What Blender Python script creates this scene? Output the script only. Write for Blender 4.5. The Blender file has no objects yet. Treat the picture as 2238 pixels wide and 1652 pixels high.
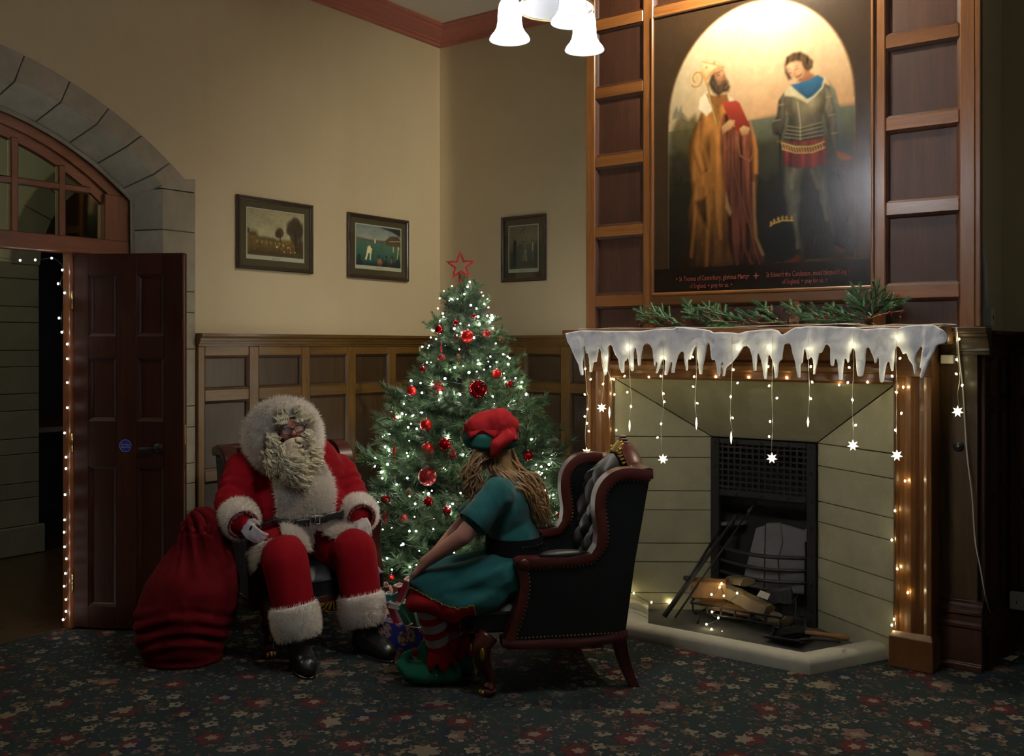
import bpy, bmesh, math, random
import numpy as np
from mathutils import Vector, Matrix, noise as mnoise
from mathutils.geometry import tessellate_polygon
R = math.radians
scene = bpy.context.scene
COL = scene.collection
rng = random.Random(7)
nrg = np.random.default_rng(11)

# ------------------------------------------------------------------ camera, sky, exposure
# world frame: +X along the fireplace wall, +Y into it; floor z = 0; the camera stands at X=Y=0
EYE, FOC, PXC, HOR, YAW = 1.55, 2148.0, 1119.0, 755.0, 36.35
cam = bpy.data.objects.new('camera', bpy.data.cameras.new('camera'))
COL.objects.link(cam)
cam.location = (0, 0, EYE)
cam.rotation_euler = (R(90), 0, R(YAW))
cam.data.sensor_width = 36.0
cam.data.lens = 36.0 * FOC / 2238
cam.data.shift_y = -(826 - HOR) / 2238
cam.data.clip_start = 0.05
scene.camera = cam
scene.view_settings.view_transform = 'Standard'
scene.view_settings.look = 'None'
scene.view_settings.gamma = 1.0
scene.view_settings.use_curve_mapping = False
scene.view_settings.exposure = 0.28
world = bpy.data.worlds.new('evening')
scene.world = world
world.use_nodes = True
world.node_tree.nodes['Background'].inputs[0].default_value = (0.55, 0.75, 1.0, 1)
world.node_tree.nodes['Background'].inputs[1].default_value = 0.6
scene.cycles.max_bounces = 8
scene.cycles.diffuse_bounces = 4
scene.cycles.glossy_bounces = 3
scene.cycles.transmission_bounces = 6
scene.cycles.sample_clamp_indirect = 2.0
scene.cycles.sample_clamp_direct = 12.0

# strengths of the lamps in the room (built further down, inside their fittings except in the hall)
CHANDELIER = 560.0        # frosted bell shades
PICTURE_LAMP = 138.0      # lamp over the painting, watts
BELL_BULB = 2.0         # the lamp inside each bell, watts
TREE_LED = 95.0
MANTEL_LED = 52.0
HALL_FILL = 34.0  # unseen light added to brighten the hall, no fitting built
DOOR_LED = 40.0

CY, SY = math.cos(R(YAW)), math.sin(R(YAW))
def at(px, py, d):
    """point of the room that lies d metres ahead of the camera's station, from measured photo coordinates"""
    cx = (px - PXC) / FOC * d
    return Vector((CY * cx - SY * d, SY * cx + CY * d, EYE - (py - HOR) / FOC * d))
def onX(px, py, X):
    k = (px - PXC) / FOC
    return at(px, py, X / (CY * k - SY))
def onY(px, py, Y):
    k = (px - PXC) / FOC
    return at(px, py, Y / (SY * k + CY))
def onZ(px, py, z):
    return at(px, py, (EYE - z) * FOC / (py - HOR))
def cw(cx, d, z):
    return Vector((CY * cx - SY * d, SY * cx + CY * d, z))
def proj(p):
    cx = CY * p[0] + SY * p[1]; d = -SY * p[0] + CY * p[1]
    return PXC + FOC * cx / d, HOR + (EYE - p[2]) / d * FOC, d

# ------------------------------------------------------------------ materials
class NT:
    def __init__(s, name):
        s.m = bpy.data.materials.new(name); s.m.use_nodes = True
        s.t = s.m.node_tree; s.t.nodes.clear()
        s.out = s.t.nodes.new('ShaderNodeOutputMaterial')
    def n(s, typ, props=None, **ins):
        nd = s.t.nodes.new('ShaderNode' + typ)
        for k, v in (props or {}).items(): setattr(nd, k, v)
        for k, v in ins.items():
            key = int(k[1:]) if k[0] == '_' and k[1:].isdigit() else k.replace('_', ' ')
            s.set(nd.inputs[key], v)
        return nd
    def set(s, sock, v):
        if isinstance(v, bpy.types.NodeSocket): s.t.links.new(v, sock)
        elif isinstance(v, bpy.types.Node): s.t.links.new(v.outputs[0], sock)
        else:
            if sock.type == 'RGBA' and len(v) == 3: v = (*v, 1)
            sock.default_value = v
    def math(s, op, a, b=0.0, c=0.0):
        return s.n('Math', {'operation': op}, _0=a, _1=b, _2=c).outputs[0]
    def vmath(s, op, a, b=(0, 0, 0)):
        nd = s.n('VectorMath', {'operation': op}, _0=a, _1=b)
        return nd.outputs['Value'] if op in ('LENGTH', 'DISTANCE', 'DOT_PRODUCT') else nd.outputs[0]
    def mix(s, f, a, b, blend='MIX'):
        nd = s.t.nodes.new('ShaderNodeMix'); nd.data_type = 'RGBA'; nd.blend_type = blend
        s.set(nd.inputs[0], f); s.set(nd.inputs[6], a); s.set(nd.inputs[7], b)
        return nd.outputs[2]
    def ramp(s, f, stops, interp='LINEAR'):
        nd = s.t.nodes.new('ShaderNodeValToRGB'); cr = nd.color_ramp; cr.interpolation = interp
        while len(cr.elements) < len(stops): cr.elements.new(0.5)
        for e, (p, c) in zip(cr.elements, stops):
            e.position = p; e.color = (*c, 1) if len(c) == 3 else c
        s.set(nd.inputs[0], f)
        return nd.outputs[0]
    def noise(s, vec, scale, detail=4, rough=.55, dist=0.0):
        return s.n('TexNoise', Vector=vec, Scale=scale, Detail=detail, Roughness=rough, Distortion=dist)
    def obj(s): return s.n('TexCoord').outputs['Object']
    def pos(s): return s.n('NewGeometry').outputs['Position']
    def rnd(s): return s.n('ObjectInfo').outputs['Random']
    def bump(s, h, strength=.3, dist=.01):
        return s.n('Bump', Strength=strength, Distance=dist, Height=h).outputs[0]
    def bsdf(s, **ins):
        nd = s.n('BsdfPrincipled', None, **ins)
        s.t.links.new(nd.outputs[0], s.out.inputs[0])
        return nd
def S(r, g, b):
    f = lambda c: (c / 255 / 12.92) if c / 255 <= .04045 else ((c / 255 + .055) / 1.055) ** 2.4
    return (f(r), f(g), f(b))
def hsvv(t, col, amount):
    """vary value a little per object"""
    v = t.math('MULTIPLY_ADD', t.rnd(), amount, 1 - amount / 2)
    return t.n('HueSaturation', Value=v, Color=col).outputs[0]

def plain(name, col, rough=.5, metal=0., nscale=0, namt=.25, bump=0., bscale=60, spec=.5, coat=0., sheen=0., var=0.):
    t = NT(name)
    c = col
    if nscale:
        nz = t.noise(t.obj(), nscale, 5)
        c = t.mix(nz.outputs[0], tuple(x * (1 - namt) for x in col), tuple(min(1, x * (1 + namt)) for x in col))
    if var:
        c = hsvv(t, c, var)
    kw = {}
    if bump:
        kw['Normal'] = t.bump(t.noise(t.obj(), bscale, 4).outputs[0], bump, .004)
    b = t.bsdf(Base_Color=c, Roughness=rough, Metallic=metal, **kw)
    b.inputs['Specular IOR Level'].default_value = spec
    b.inputs['Coat Weight'].default_value = coat
    b.inputs['Coat Roughness'].default_value = .12
    b.inputs['Sheen Weight'].default_value = sheen
    return t.m
def wood(name, dark, light, axis='z', rough=.35, coat=.25, s=1., var=.35, spec=.5):
    t = NT(name)
    sc = {'x': (1, 12, 12), 'y': (12, 1, 12), 'z': (12, 12, 1)}[axis]
    off = t.vmath('ADD', t.obj(), t.n('CombineXYZ', X=t.math('MULTIPLY', t.rnd(), 13.), Y=t.math('MULTIPLY', t.rnd(), 7.), Z=t.math('MULTIPLY', t.rnd(), 3.)).outputs[0])
    v = t.n('Mapping', Vector=off, Scale=tuple(x * s for x in sc)).outputs[0]
    a = t.noise(v, 2.2, 6, .6, .9).outputs[0]
    b = t.noise(v, 14, 3, .6).outputs[0]
    f = t.math('ADD', t.math('MULTIPLY', a, .75), t.math('MULTIPLY', b, .3))
    mid = tuple((x + y) / 2 for x, y in zip(dark, light))
    c = t.ramp(f, [(.32, dark), (.52, mid), (.72, light)])
    big = t.noise(t.obj(), 1.7, 2).outputs[0]
    c = t.mix(t.math('MULTIPLY', big, .45), c, tuple(x * .55 for x in dark))
    c = hsvv(t, c, var)
    bs = t.bsdf(Base_Color=c, Roughness=t.math('MULTIPLY_ADD', b, .2, rough - .1), Normal=t.bump(f, .12, .004))
    bs.inputs['Coat Weight'].default_value = coat
    bs.inputs['Specular IOR Level'].default_value = spec
    bs.inputs['Coat Roughness'].default_value = .18
    return t.m
def emit(name, col, strength):
    t = NT(name)
    e = t.n('Emission', Color=col, Strength=strength)
    t.t.links.new(e.outputs[0], t.out.inputs[0])
    return t.m
def stone_mat(name, c0, c1, rough=.85, spot=.35, var=.18):
    t = NT(name)
    p = t.obj()
    a = t.noise(p, 5, 6, .65).outputs[0]
    b = t.noise(p, 60, 4, .6).outputs[0]
    c = t.ramp(a, [(.3, c0), (.7, c1)])
    dark = t.ramp(t.noise(p, 11, 5, .7).outputs[0], [(.35, (0, 0, 0)), (.75, (1, 1, 1))])
    c = t.mix(t.math('MULTIPLY', dark, spot), c, tuple(x * .55 for x in c0))
    c = t.mix(t.math('MULTIPLY', b, .25), c, tuple(min(1, x * 1.3) for x in c1))
    c = hsvv(t, c, var)
    t.bsdf(Base_Color=c, Roughness=rough, Normal=t.bump(b, .25, .004))
    return t.m
def carpet_mat():
    t = NT('carpet')
    P = t.pos()
    warp = t.vmath('SCALE', t.vmath('SUBTRACT', t.noise(P, 60, 3).outputs['Color'], (.5, .5, .5)))
    warp.node.inputs['Scale'].default_value = .022
    Q = t.vmath('ADD', P, warp)
    bg = t.mix(t.noise(P, 220, 3).outputs[0], (.007, .0125, .0112), (.0125, .021, .019))
    bg = t.mix(t.math('MULTIPLY', t.noise(P, 3, 3).outputs[0], .3), bg, (.013, .020, .024))
    def flowers(col, scale, Rr, petals, keep, palette, seed, centre, inner=.38):
        v = t.n('Mapping', Vector=Q, Scale=(scale, scale, 0), Location=(seed, seed * .37, 0), Rotation=(0, 0, seed)).outputs[0]
        vo = t.n('TexVoronoi', {'voronoi_dimensions': '2D', 'feature': 'F1'}, Vector=v, Scale=1.0, Randomness=.75)
        l = t.vmath('SUBTRACT', v, vo.outputs['Position'])
        sx = t.n('SeparateXYZ', Vector=l)
        r = t.math('SQRT', t.math('ADD', t.math('POWER', sx.outputs[0], 2.), t.math('POWER', sx.outputs[1], 2.)))
        th = t.math('ARCTAN2', sx.outputs[1], sx.outputs[0])
        rc = t.n('SeparateColor', Color=vo.outputs['Color'])
        rad = t.math('MULTIPLY_ADD', t.math('COSINE', t.math('MULTIPLY_ADD', th, float(petals), t.math('MULTIPLY', rc.outputs[0], 9.))), Rr * .22, Rr)
        lop = t.math('MULTIPLY', t.math('COSINE', t.math('SUBTRACT', th, t.math('MULTIPLY', rc.outputs[1], 6.3))), Rr * .3)
        rad = t.math('ADD', rad, lop)
        k = t.math('LESS_THAN', rc.outputs[2], keep)
        m = t.math('MULTIPLY', t.math('LESS_THAN', r, rad), k)
        outl = t.math('MULTIPLY', t.math('LESS_THAN', r, t.math('MULTIPLY', rad, 1.18)), k)
        pc = t.ramp(rc.outputs[1], palette, 'CONSTANT')
        two = t.math('LESS_THAN', t.math('COSINE', t.math('MULTIPLY_ADD', th, 1.0, t.math('MULTIPLY', rc.outputs[0], 6.3))), -.1)
        pc = t.mix(two, pc, t.ramp(rc.outputs[0], palette, 'CONSTANT'))
        col = t.mix(t.math('MULTIPLY', outl, .8), col, (.007, .008, .012))
        col = t.mix(m, col, pc)
        cm = t.math('MULTIPLY', t.math('LESS_THAN', r, t.math('MULTIPLY', rad, inner)), k)
        return t.mix(cm, col, centre)
    cream, rose, red, blue, tan, green = (.165, .138, .092), (.115, .068, .054), (.058, .009, .010), (.008, .010, .026), (.06, .04, .022), (.015, .035, .025)
    # trailing stems
    st = t.noise(Q, 4.5, 2, .4).outputs[0]
    line = t.math('LESS_THAN', t.math('ABSOLUTE', t.math('SUBTRACT', st, .5)), .006)
    c = t.mix(t.math('MULTIPLY', line, .75), bg, tan)
    c = flowers(c, 34, .22, 3, .42, [(0, tan), (.35, rose), (.6, cream), (.85, blue)], 5.3, tan)
    c = flowers(c, 15, .24, 5, .60, [(0, cream), (.3, red), (.5, tan), (.7, rose), (.86, blue)], 2.1, red)
    c = flowers(c, 8.5, .25, 5, .50, [(0, cream), (.4, rose), (.6, tan), (.85, cream)], 8.7, blue, .3)
    c = flowers(c, 4.2, .22, 6, .62, [(0, red), (.35, cream), (.5, red), (.72, rose), (.9, blue)], 3.6, cream, .42)
    wv = t.noise(P, 500, 2).outputs[0]
    c = t.mix(t.math('MULTIPLY', wv, .5), c, (.012, .016, .015))
    b = t.bsdf(Base_Color=c, Roughness=.95, Normal=t.bump(wv, .5, .003))
    b.inputs['Specular IOR Level'].default_value = .1
    return t.m
def paint_wall():
    t = NT('wall_paper')
    p = t.pos()
    a = t.noise(p, 1.3, 4).outputs[0]
    st = t.noise(t.n('Mapping', Vector=p, Scale=(90, 90, 14)).outputs[0], 2, 3).outputs[0]
    st2 = t.noise(t.n('Mapping', Vector=p, Scale=(3, 3, .35)).outputs[0], 1.5, 4).outputs[0]
    c = t.ramp(a, [(.3, (.56, .47, .295)), (.7, (.63, .53, .34))])
    c = t.mix(t.math('MULTIPLY', st, .22), c, (.50, .41, .245))
    c = t.mix(t.math('MULTIPLY', t.ramp(st2, [(.5, (0, 0, 0)), (.8, (1, 1, 1))]), .25), c, (.50, .38, .21))
    t.bsdf(Base_Color=c, Roughness=.75, Normal=t.bump(st, .2, .002))
    return t.m
def glitter(name, col):
    t = NT(name)
    v = t.n('TexVoronoi', Vector=t.obj(), Scale=420.)
    c = t.mix(t.math('GREATER_THAN', t.n('SeparateColor', Color=v.outputs['Color']).outputs[0], .8), col, tuple(min(1, x * 3 + .1) for x in col))
    nrm = t.n('Bump', Strength=.9, Distance=.004, Height=t.n('SeparateColor', Color=v.outputs['Color']).outputs[1]).outputs[0]
    t.bsdf(Base_Color=c, Roughness=.3, Metallic=.6, Normal=nrm)
    return t.m
def attr_mat(name, rough=.5, bump=.1, coat=0., bscale=40, spec=.5):
    t = NT(name)
    a = t.n('Attribute', {'attribute_name': 'Col'})
    h = t.noise(t.n('Mapping', Vector=t.obj(), Scale=(1, 1, .45)).outputs[0], bscale, 5, .7).outputs[0]
    b = t.bsdf(Base_Color=a.outputs['Color'], Roughness=rough, Normal=t.bump(h, bump, .004))
    b.inputs['Specular IOR Level'].default_value = spec
    b.inputs['Coat Weight'].default_value = coat
    b.inputs['Coat Roughness'].default_value = .2
    return t.m

M = {}
M['wall'] = paint_wall()
M['ceiling'] = plain('ceiling_plaster', (.74, .68, .55), .8, nscale=3, namt=.08)
M['cornice'] = plain('cornice_paint', (.40, .135, .095), .6, nscale=30, namt=.12)
M['carpet'] = carpet_mat()
M['oak_z'] = wood('oak_upright', (.098, .034, .007), (.25, .100, .024), 'z')
M['oak_x'] = wood('oak_rail', (.098, .034, .007), (.25, .100, .024), 'x')
M['oak_y'] = wood('oak_rail_side', (.098, .034, .007), (.25, .100, .024), 'y')
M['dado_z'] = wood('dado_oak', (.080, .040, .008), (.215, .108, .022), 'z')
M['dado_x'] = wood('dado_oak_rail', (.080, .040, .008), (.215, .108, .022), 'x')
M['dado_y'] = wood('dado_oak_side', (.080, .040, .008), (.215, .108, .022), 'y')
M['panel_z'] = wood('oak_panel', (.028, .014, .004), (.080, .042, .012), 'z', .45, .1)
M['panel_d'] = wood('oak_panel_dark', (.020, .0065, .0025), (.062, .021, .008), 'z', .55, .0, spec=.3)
M['door'] = wood('door_timber', (.019, .0042, .0022), (.046, .011, .0045), 'z', .5, .0, spec=.2)
M['frame_z'] = wood('red_oak', (.10, .028, .010), (.24, .075, .026), 'z')
M['frame_y'] = wood('red_oak_rail', (.10, .028, .010), (.24, .075, .026), 'y')
M['mahog'] = plain('mahogany', (.052, .009, .006), .34, nscale=7, namt=.35, spec=.4)
M['stone'] = stone_mat('arch_stone', (.25, .22, .16), (.36, .315, .235))
M['pale'] = stone_mat('fire_stone', (.23, .21, .125), (.33, .30, .19), .8, .22, .12)
M['hearth'] = stone_mat('hearth_stone', (.28, .265, .21), (.37, .35, .29), .75, .25, .05)
M['mortar'] = plain('joint', (.05, .042, .03), .95)
M['soot'] = plain('soot', (.012, .011, .010), .95, nscale=12, namt=.6)
M['iron'] = plain('cast_iron', (.016, .015, .015), .55, .5, nscale=40, namt=.4, bump=.3)
M['leather'] = plain('black_leather', (.003, .0033, .0035), .42, bump=.12, bscale=220, nscale=9, namt=.3, spec=.3)
M['leather2'] = plain('black_leather_worn', (.006, .0075, .0075), .40, bump=.15, bscale=160, nscale=9, namt=.3, spec=.3)
M['brass'] = plain('brass', (.55, .38, .14), .3, 1.)
M['gold'] = plain('gilding', (.42, .27, .055), .38, .8, nscale=60, namt=.3)
M['velvet'] = plain('red_velvet', (.19, .003, .007), .9, nscale=25, namt=.22, bump=.15, bscale=300, spec=.1)
M['sackred'] = plain('sack_felt', (.08, .002, .004), .95, nscale=18, namt=.25, bump=.2, bscale=260, spec=.1)
M['fur'] = plain('white_fur', (.92, .88, .85), .9, nscale=30, namt=.12, spec=.05)
def pile_mat(name, col):
    t = NT(name); nz = t.noise(t.obj(), 30, 4).outputs[0]
    c = t.mix(nz, tuple(x * .9 for x in col), col)
    mx = t.n('MixShader', _0=.42, _1=t.n('BsdfDiffuse', Color=c).outputs[0], _2=t.n('BsdfTranslucent', Color=c).outputs[0])
    t.t.links.new(mx.outputs[0], t.out.inputs[0]); return t.m
M['pile'] = pile_mat('fur_pile', (.97, .93, .90))
M['beard'] = plain('cream_curls', (.95, .88, .71), .7, nscale=40, namt=.1, spec=.2)
M['glove'] = plain('white_glove', (.60, .56, .58), .8, nscale=40, namt=.06, bump=.1, bscale=200)
M['blackcloth'] = plain('black_cloth', (.003, .003, .0035), .95, spec=.05)
M['boot'] = plain('boot_leather', (.010, .010, .011), .3, bump=.2, bscale=60)
M['steel'] = plain('steel', (.5, .5, .52), .25, 1.)
M['skin'] = plain('skin', (.46, .21, .155), .5, nscale=25, namt=.14)
M['skin_f'] = plain('skin_ruddy', (.46, .17, .12), .45, nscale=25, namt=.16)
M['green'] = plain('green_jersey', (.005, .070, .068), .85, nscale=14, namt=.25, bump=.2, bscale=350, sheen=.15, spec=.2)
M['dgreen'] = plain('dark_green_felt', (.010, .07, .055), .9, nscale=16, namt=.2, bump=.2, bscale=250, spec=.2)
M['sgreen'] = plain('slipper_felt', (.010, .115, .06), .9, nscale=16, namt=.25, bump=.2, bscale=250, spec=.2)
M['redfelt'] = plain('red_felt', (.33, .010, .013), .9, nscale=20, namt=.2, bump=.2, bscale=250, spec=.2)
M['whitesock'] = plain('white_sock', (.42, .36, .39), .85, nscale=40, namt=.1)
M['hair'] = plain('blonde_hair', (.24, .135, .055), .42, nscale=30, namt=.5, spec=.5)
M['snow'] = plain('snow_batting', (.78, .80, .90), .95, nscale=22, namt=.12, bump=.5, bscale=120, spec=.1)
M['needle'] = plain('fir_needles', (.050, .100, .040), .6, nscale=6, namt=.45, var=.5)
M['needle_shade'] = plain('inner_needles', (.010, .024, .012), .8, nscale=6, namt=.4)  # darker copy of the needles: shade in the tree's gaps put into colour
M['needle2'] = plain('spruce_needles', (.07, .15, .065), .5, nscale=20, namt=.5)
M['twig'] = plain('twig', (.07, .04, .02), .8)
M['cane'] = plain('pale_twig', (.25, .15, .07), .7)
M['cone'] = plain('pine_cone', (.15, .08, .035), .7, nscale=60, namt=.4)
M['berry'] = plain('berry', (.25, .006, .012), .18, coat=.6)
M['matte_red'] = plain('satin_red', (.52, .012, .010), .32, .55)
M['gloss_red'] = plain('mirror_red', (.45, .006, .012), .05, .9)
M['glit_red'] = glitter('glitter_red', (.26, .008, .010))
M['bulb_cool'] = emit('cool_led', (1.0, .97, .86), TREE_LED)
M['bulb_warm'] = emit('warm_led', (1.0, .88, .48), MANTEL_LED)
M['bulb_door'] = emit('door_led', (1.0, .98, .92), DOOR_LED)
M['star_glow'] = emit('lit_star', (1.0, .93, .62), 1.6)
M['wire_dark'] = plain('green_wire', (.012, .02, .014), .5)
M['wire_clear'] = plain('clear_wire', (.55, .50, .40), .25)
M['white_plastic'] = plain('white_plastic', (.6, .58, .55), .4)
M['black_plastic'] = plain('black_plastic', (.012, .012, .013), .3)
M['paper'] = plain('paper', (.6, .56, .48), .8)
M['card'] = plain('cardboard', (.35, .22, .10), .85, nscale=20, namt=.1)
M['mat_board'] = plain('mount_board', (.085, .062, .03), .75)
M['dark_frame'] = wood('dark_frame', (.018, .010, .006), (.045, .026, .014), 'z', .35, .3, var=.1)
M['blue_sign'] = plain('blue_sign', (.01, .02, .22), .4)
M['white_ink'] = plain('white_ink', (.55, .55, .6), .6)
M['red_ink'] = plain('red_lettering', (.20, .035, .018), .5)
M['log'] = wood('split_log', (.15, .065, .016), (.32, .15, .045), 'x', .7, 0)
M['log2'] = wood('split_log_pale', (.10, .064, .03), (.20, .135, .065), 'x', .75, 0)
M['firebrick'] = stone_mat('fire_brick', (.085, .078, .075), (.15, .14, .145), .9, .4)
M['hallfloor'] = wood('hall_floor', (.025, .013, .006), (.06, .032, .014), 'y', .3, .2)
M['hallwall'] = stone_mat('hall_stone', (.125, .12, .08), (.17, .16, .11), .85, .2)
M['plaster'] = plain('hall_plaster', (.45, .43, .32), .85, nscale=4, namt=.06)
def glass_mat():
    t = NT('pane_glass')
    tr = t.n('BsdfTransparent', Color=(.86, .9, .84))
    gl = t.n('BsdfGlossy', Color=(1, 1, 1), Roughness=.03)
    fr = t.n('Fresnel', IOR=1.45)
    mx = t.n('MixShader', _0=fr.outputs[0], _1=tr.outputs[0], _2=gl.outputs[0])
    t.t.links.new(mx.outputs[0], t.out.inputs[0])
    return t.m
M['glass'] = glass_mat()
M['glass2'] = glass_mat()

# ------------------------------------------------------------------ mesh builder
class MB:
    def __init__(s): s.v = []; s.f = []; s.mi = []
    def add(s, vs, fs, mi=0):
        n = len(s.v)
        s.v += [tuple(p) for p in vs]
        s.f += [tuple(i + n for i in f) for f in fs]
        s.mi += [mi] * len(fs)
        return s
    def box(s, x0, x1, y0, y1, z0, z1, mi=0):
        return s.add([(x0, y0, z0), (x1, y0, z0), (x1, y1, z0), (x0, y1, z0), (x0, y0, z1), (x1, y0, z1), (x1, y1, z1), (x0, y1, z1)],
                     [(0, 3, 2, 1), (4, 5, 6, 7), (0, 1, 5, 4), (1, 2, 6, 5), (2, 3, 7, 6), (3, 0, 4, 7)], mi)
    def obox(s, c, a, b, h, mi=0):
        """box from centre and three half-axis vectors"""
        c, a, b, h = Vector(c), Vector(a), Vector(b), Vector(h)
        P = [c + a * i + b * j + h * k for k in (-1, 1) for i, j in ((-1, -1), (1, -1), (1, 1), (-1, 1))]
        fs = [(0, 3, 2, 1), (4, 5, 6, 7), (0, 1, 5, 4), (1, 2, 6, 5), (2, 3, 7, 6), (3, 0, 4, 7)]
        if a.cross(b).dot(h) < 0: fs = [f[::-1] for f in fs]
        return s.add(P, fs, mi)
    def prism(s, poly, off, mi=0):
        """closed prism: 3-D outline pushed along off"""
        poly = [Vector(p) for p in poly]; off = Vector(off); n = len(poly)
        tri = tessellate_polygon([poly])
        vs = poly + [p + off for p in poly]
        fs = [tuple(t) for t in tri] + [tuple(i + n for i in t[::-1]) for t in tri]
        nrm = Vector((0, 0, 0))
        for t in tri: nrm += (poly[t[1]] - poly[t[0]]).cross(poly[t[2]] - poly[t[0]])
        if nrm.dot(off) > 0: fs = [f[::-1] for f in fs]
        area = Vector((0, 0, 0))
        for i in range(n): area += poly[i].cross(poly[(i + 1) % n])
        for i in range(n):
            j = (i + 1) % n
            q = (i, j, j + n, i + n)
            fs.append(q if area.dot(off) < 0 else q[::-1])
        return s.add(vs, [f[::-1] for f in fs] if False else fs, mi)
    def tube(s, pts, r, n=6, cap=True, mi=0, closed=False):
        pts = [Vector(p) for p in pts]; m = len(pts)
        rr = r if hasattr(r, '__len__') else [r] * m
        vs, fs = [], []
        T = []
        for i in range(m):
            a = pts[(i - 1) % m] if closed else pts[max(i - 1, 0)]
            b = pts[(i + 1) % m] if closed else pts[min(i + 1, m - 1)]
            d = b - a
            T.append(d.normalized() if d.length > 1e-9 else Vector((0, 0, 1)))
        u = T[0].orthogonal().normalized()
        for i in range(m):
            u = (u - T[i] * u.dot(T[i]))
            u = u.normalized() if u.length > 1e-6 else T[i].orthogonal().normalized()
            w = T[i].cross(u)
            for k in range(n):
                a = 2 * math.pi * k / n
                vs.append(pts[i] + (u * math.cos(a) + w * math.sin(a)) * rr[i])
        for i in range(m if closed else m - 1):
            j = (i + 1) % m
            for k in range(n):
                k2 = (k + 1) % n
                fs.append((i * n + k, i * n + k2, j * n + k2, j * n + k))
        if cap and not closed:
            fs.append(tuple(range(n))[::-1]); fs.append(tuple((m - 1) * n + k for k in range(n)))
        return s.add(vs, fs, mi)
    def cone(s, p0, r0, p1, r1, n=14, mi=0):
        """capsule that tapers, closed, for limbs"""
        p0, p1 = Vector(p0), Vector(p1); d = (p1 - p0)
        L = max(d.length, 1e-6); d = d / L
        pts, rr = [], []
        for a in (-80, -60, -30): pts.append(p0 + d * r0 * math.sin(R(a))); rr.append(r0 * math.cos(R(a)))
        for k in range(5):
            t = k / 4; pts.append(p0 + d * L * t); rr.append(r0 + (r1 - r0) * t)
        for a in (30, 60, 80): pts.append(p1 + d * r1 * math.sin(R(a))); rr.append(r1 * math.cos(R(a)))
        return s.tube(pts, rr, n, mi=mi)
    def chain(s, pts, rr, n=14):
        for i in range(len(pts) - 1): s.cone(pts[i], rr[i], pts[i + 1], rr[i + 1], n)
        return s
    def ell(s, c, ax, n=16, m=10, mi=0):
        """ellipsoid; ax = three axis vectors"""
        c = Vector(c); a, b, h = (Vector(x) for x in ax)
        vs = [c - h]; fs = []
        for i in range(1, m):
            ph = math.pi * i / m - math.pi / 2
            for k in range(n):
                th = 2 * math.pi * k / n
                vs.append(c + (a * math.cos(th) + b * math.sin(th)) * math.cos(ph) + h * math.sin(ph))
        vs.append(c + h); last = len(vs) - 1
        for k in range(n):
            k2 = (k + 1) % n
            fs.append((0, 1 + k2, 1 + k)); fs.append((last, last - n + k, last - n + k2))
            for i in range(m - 2):
                a0 = 1 + i * n
                fs.append((a0 + k, a0 + k2, a0 + n + k2, a0 + n + k))
        if a.cross(b).dot(h) < 0: fs = [f[::-1] for f in fs]
        return s.add(vs, fs, mi)
    def ball(s, c, r, n=12, m=8, mi=0):
        return s.ell(c, ((r, 0, 0), (0, r, 0), (0, 0, r)), n, m, mi)
    def lathe(s, prof, c=(0, 0, 0), n=24, mi=0, az=None):
        """profile of (radius, height) turned about the upright (or az) axis"""
        c = Vector(c); az = Vector(az or (0, 0, 1)).normalized()
        ux = az.orthogonal().normalized(); uy = az.cross(ux); vs, fs = [], []
        for r, z in prof:
            for k in range(n):
                a = 2 * math.pi * k / n
                vs.append(c + (ux * math.cos(a) + uy * math.sin(a)) * r + az * z)
        for i in range(len(prof) - 1):
            for k in range(n):
                k2 = (k + 1) % n
                fs.append((i * n + k, i * n + k2, (i + 1) * n + k2, (i + 1) * n + k))
        return s.add(vs, fs, mi)
    def grid(s, P, mi=0, flip=False):
        """P[i][j] of points"""
        a, b = len(P), len(P[0])
        vs = [p for row in P for p in row]
        fs = [(i * b + j, i * b + j + 1, (i + 1) * b + j + 1, (i + 1) * b + j) for i in range(a - 1) for j in range(b - 1)]
        if flip: fs = [f[::-1] for f in fs]
        return s.add(vs, fs, mi)

ORG = {}
def org(o):
    v = Vector((0, 0, 0))
    while o is not None:
        if ORG.get(o.name) == 'local': return Vector((0, 0, 0))
        v += o.location; o = o.parent
    return v
def link(me, name, parent=None):
    o = bpy.data.objects.new(name, me); COL.objects.link(o)
    if parent is not None: o.parent = parent
    return o
def build(mb, name, mat, parent=None, smooth=False, bevel=0., loc=None, angle=None):
    """link what mb holds as one object; coordinates are the room's unless the parent is a local frame"""
    me = bpy.data.meshes.new(name)
    o0 = Vector(loc) if loc is not None else Vector((0, 0, 0))
    if parent is not None: o0 = org(parent)
    me.from_pydata([(x - o0.x, y - o0.y, z - o0.z) for x, y, z in mb.v], [], mb.f)
    for m in (mat if isinstance(mat, (list, tuple)) else [mat]): me.materials.append(m)
    if any(mb.mi): me.polygons.foreach_set('material_index', mb.mi)
    if smooth: me.polygons.foreach_set('use_smooth', [True] * len(me.polygons))
    me.update()
    o = link(me, name, parent)
    if parent is None and loc is not None: o.location = loc
    if bevel:
        b = o.modifiers.new('bevel', 'BEVEL'); b.width = bevel; b.segments = 2 if bevel > .008 else 1; b.limit_method = 'ANGLE'
    if angle is not None and smooth:
        bm = bmesh.new(); bm.from_mesh(me)
        for e in bm.edges:
            if len(e.link_faces) == 2 and e.calc_face_angle(0) > R(angle): e.smooth = False
        bm.to_mesh(me); bm.free()
    return o
def thing(name, label, cat, loc=(0, 0, 0), group=None, rotz=None):
    o = bpy.data.objects.new(name, None); COL.objects.link(o)
    o.location = loc; o.empty_display_size = .05
    if rotz is not None:
        o.rotation_euler = (0, 0, rotz); ORG[o.name] = 'local'
    return tag(o, label, cat, group)
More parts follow.
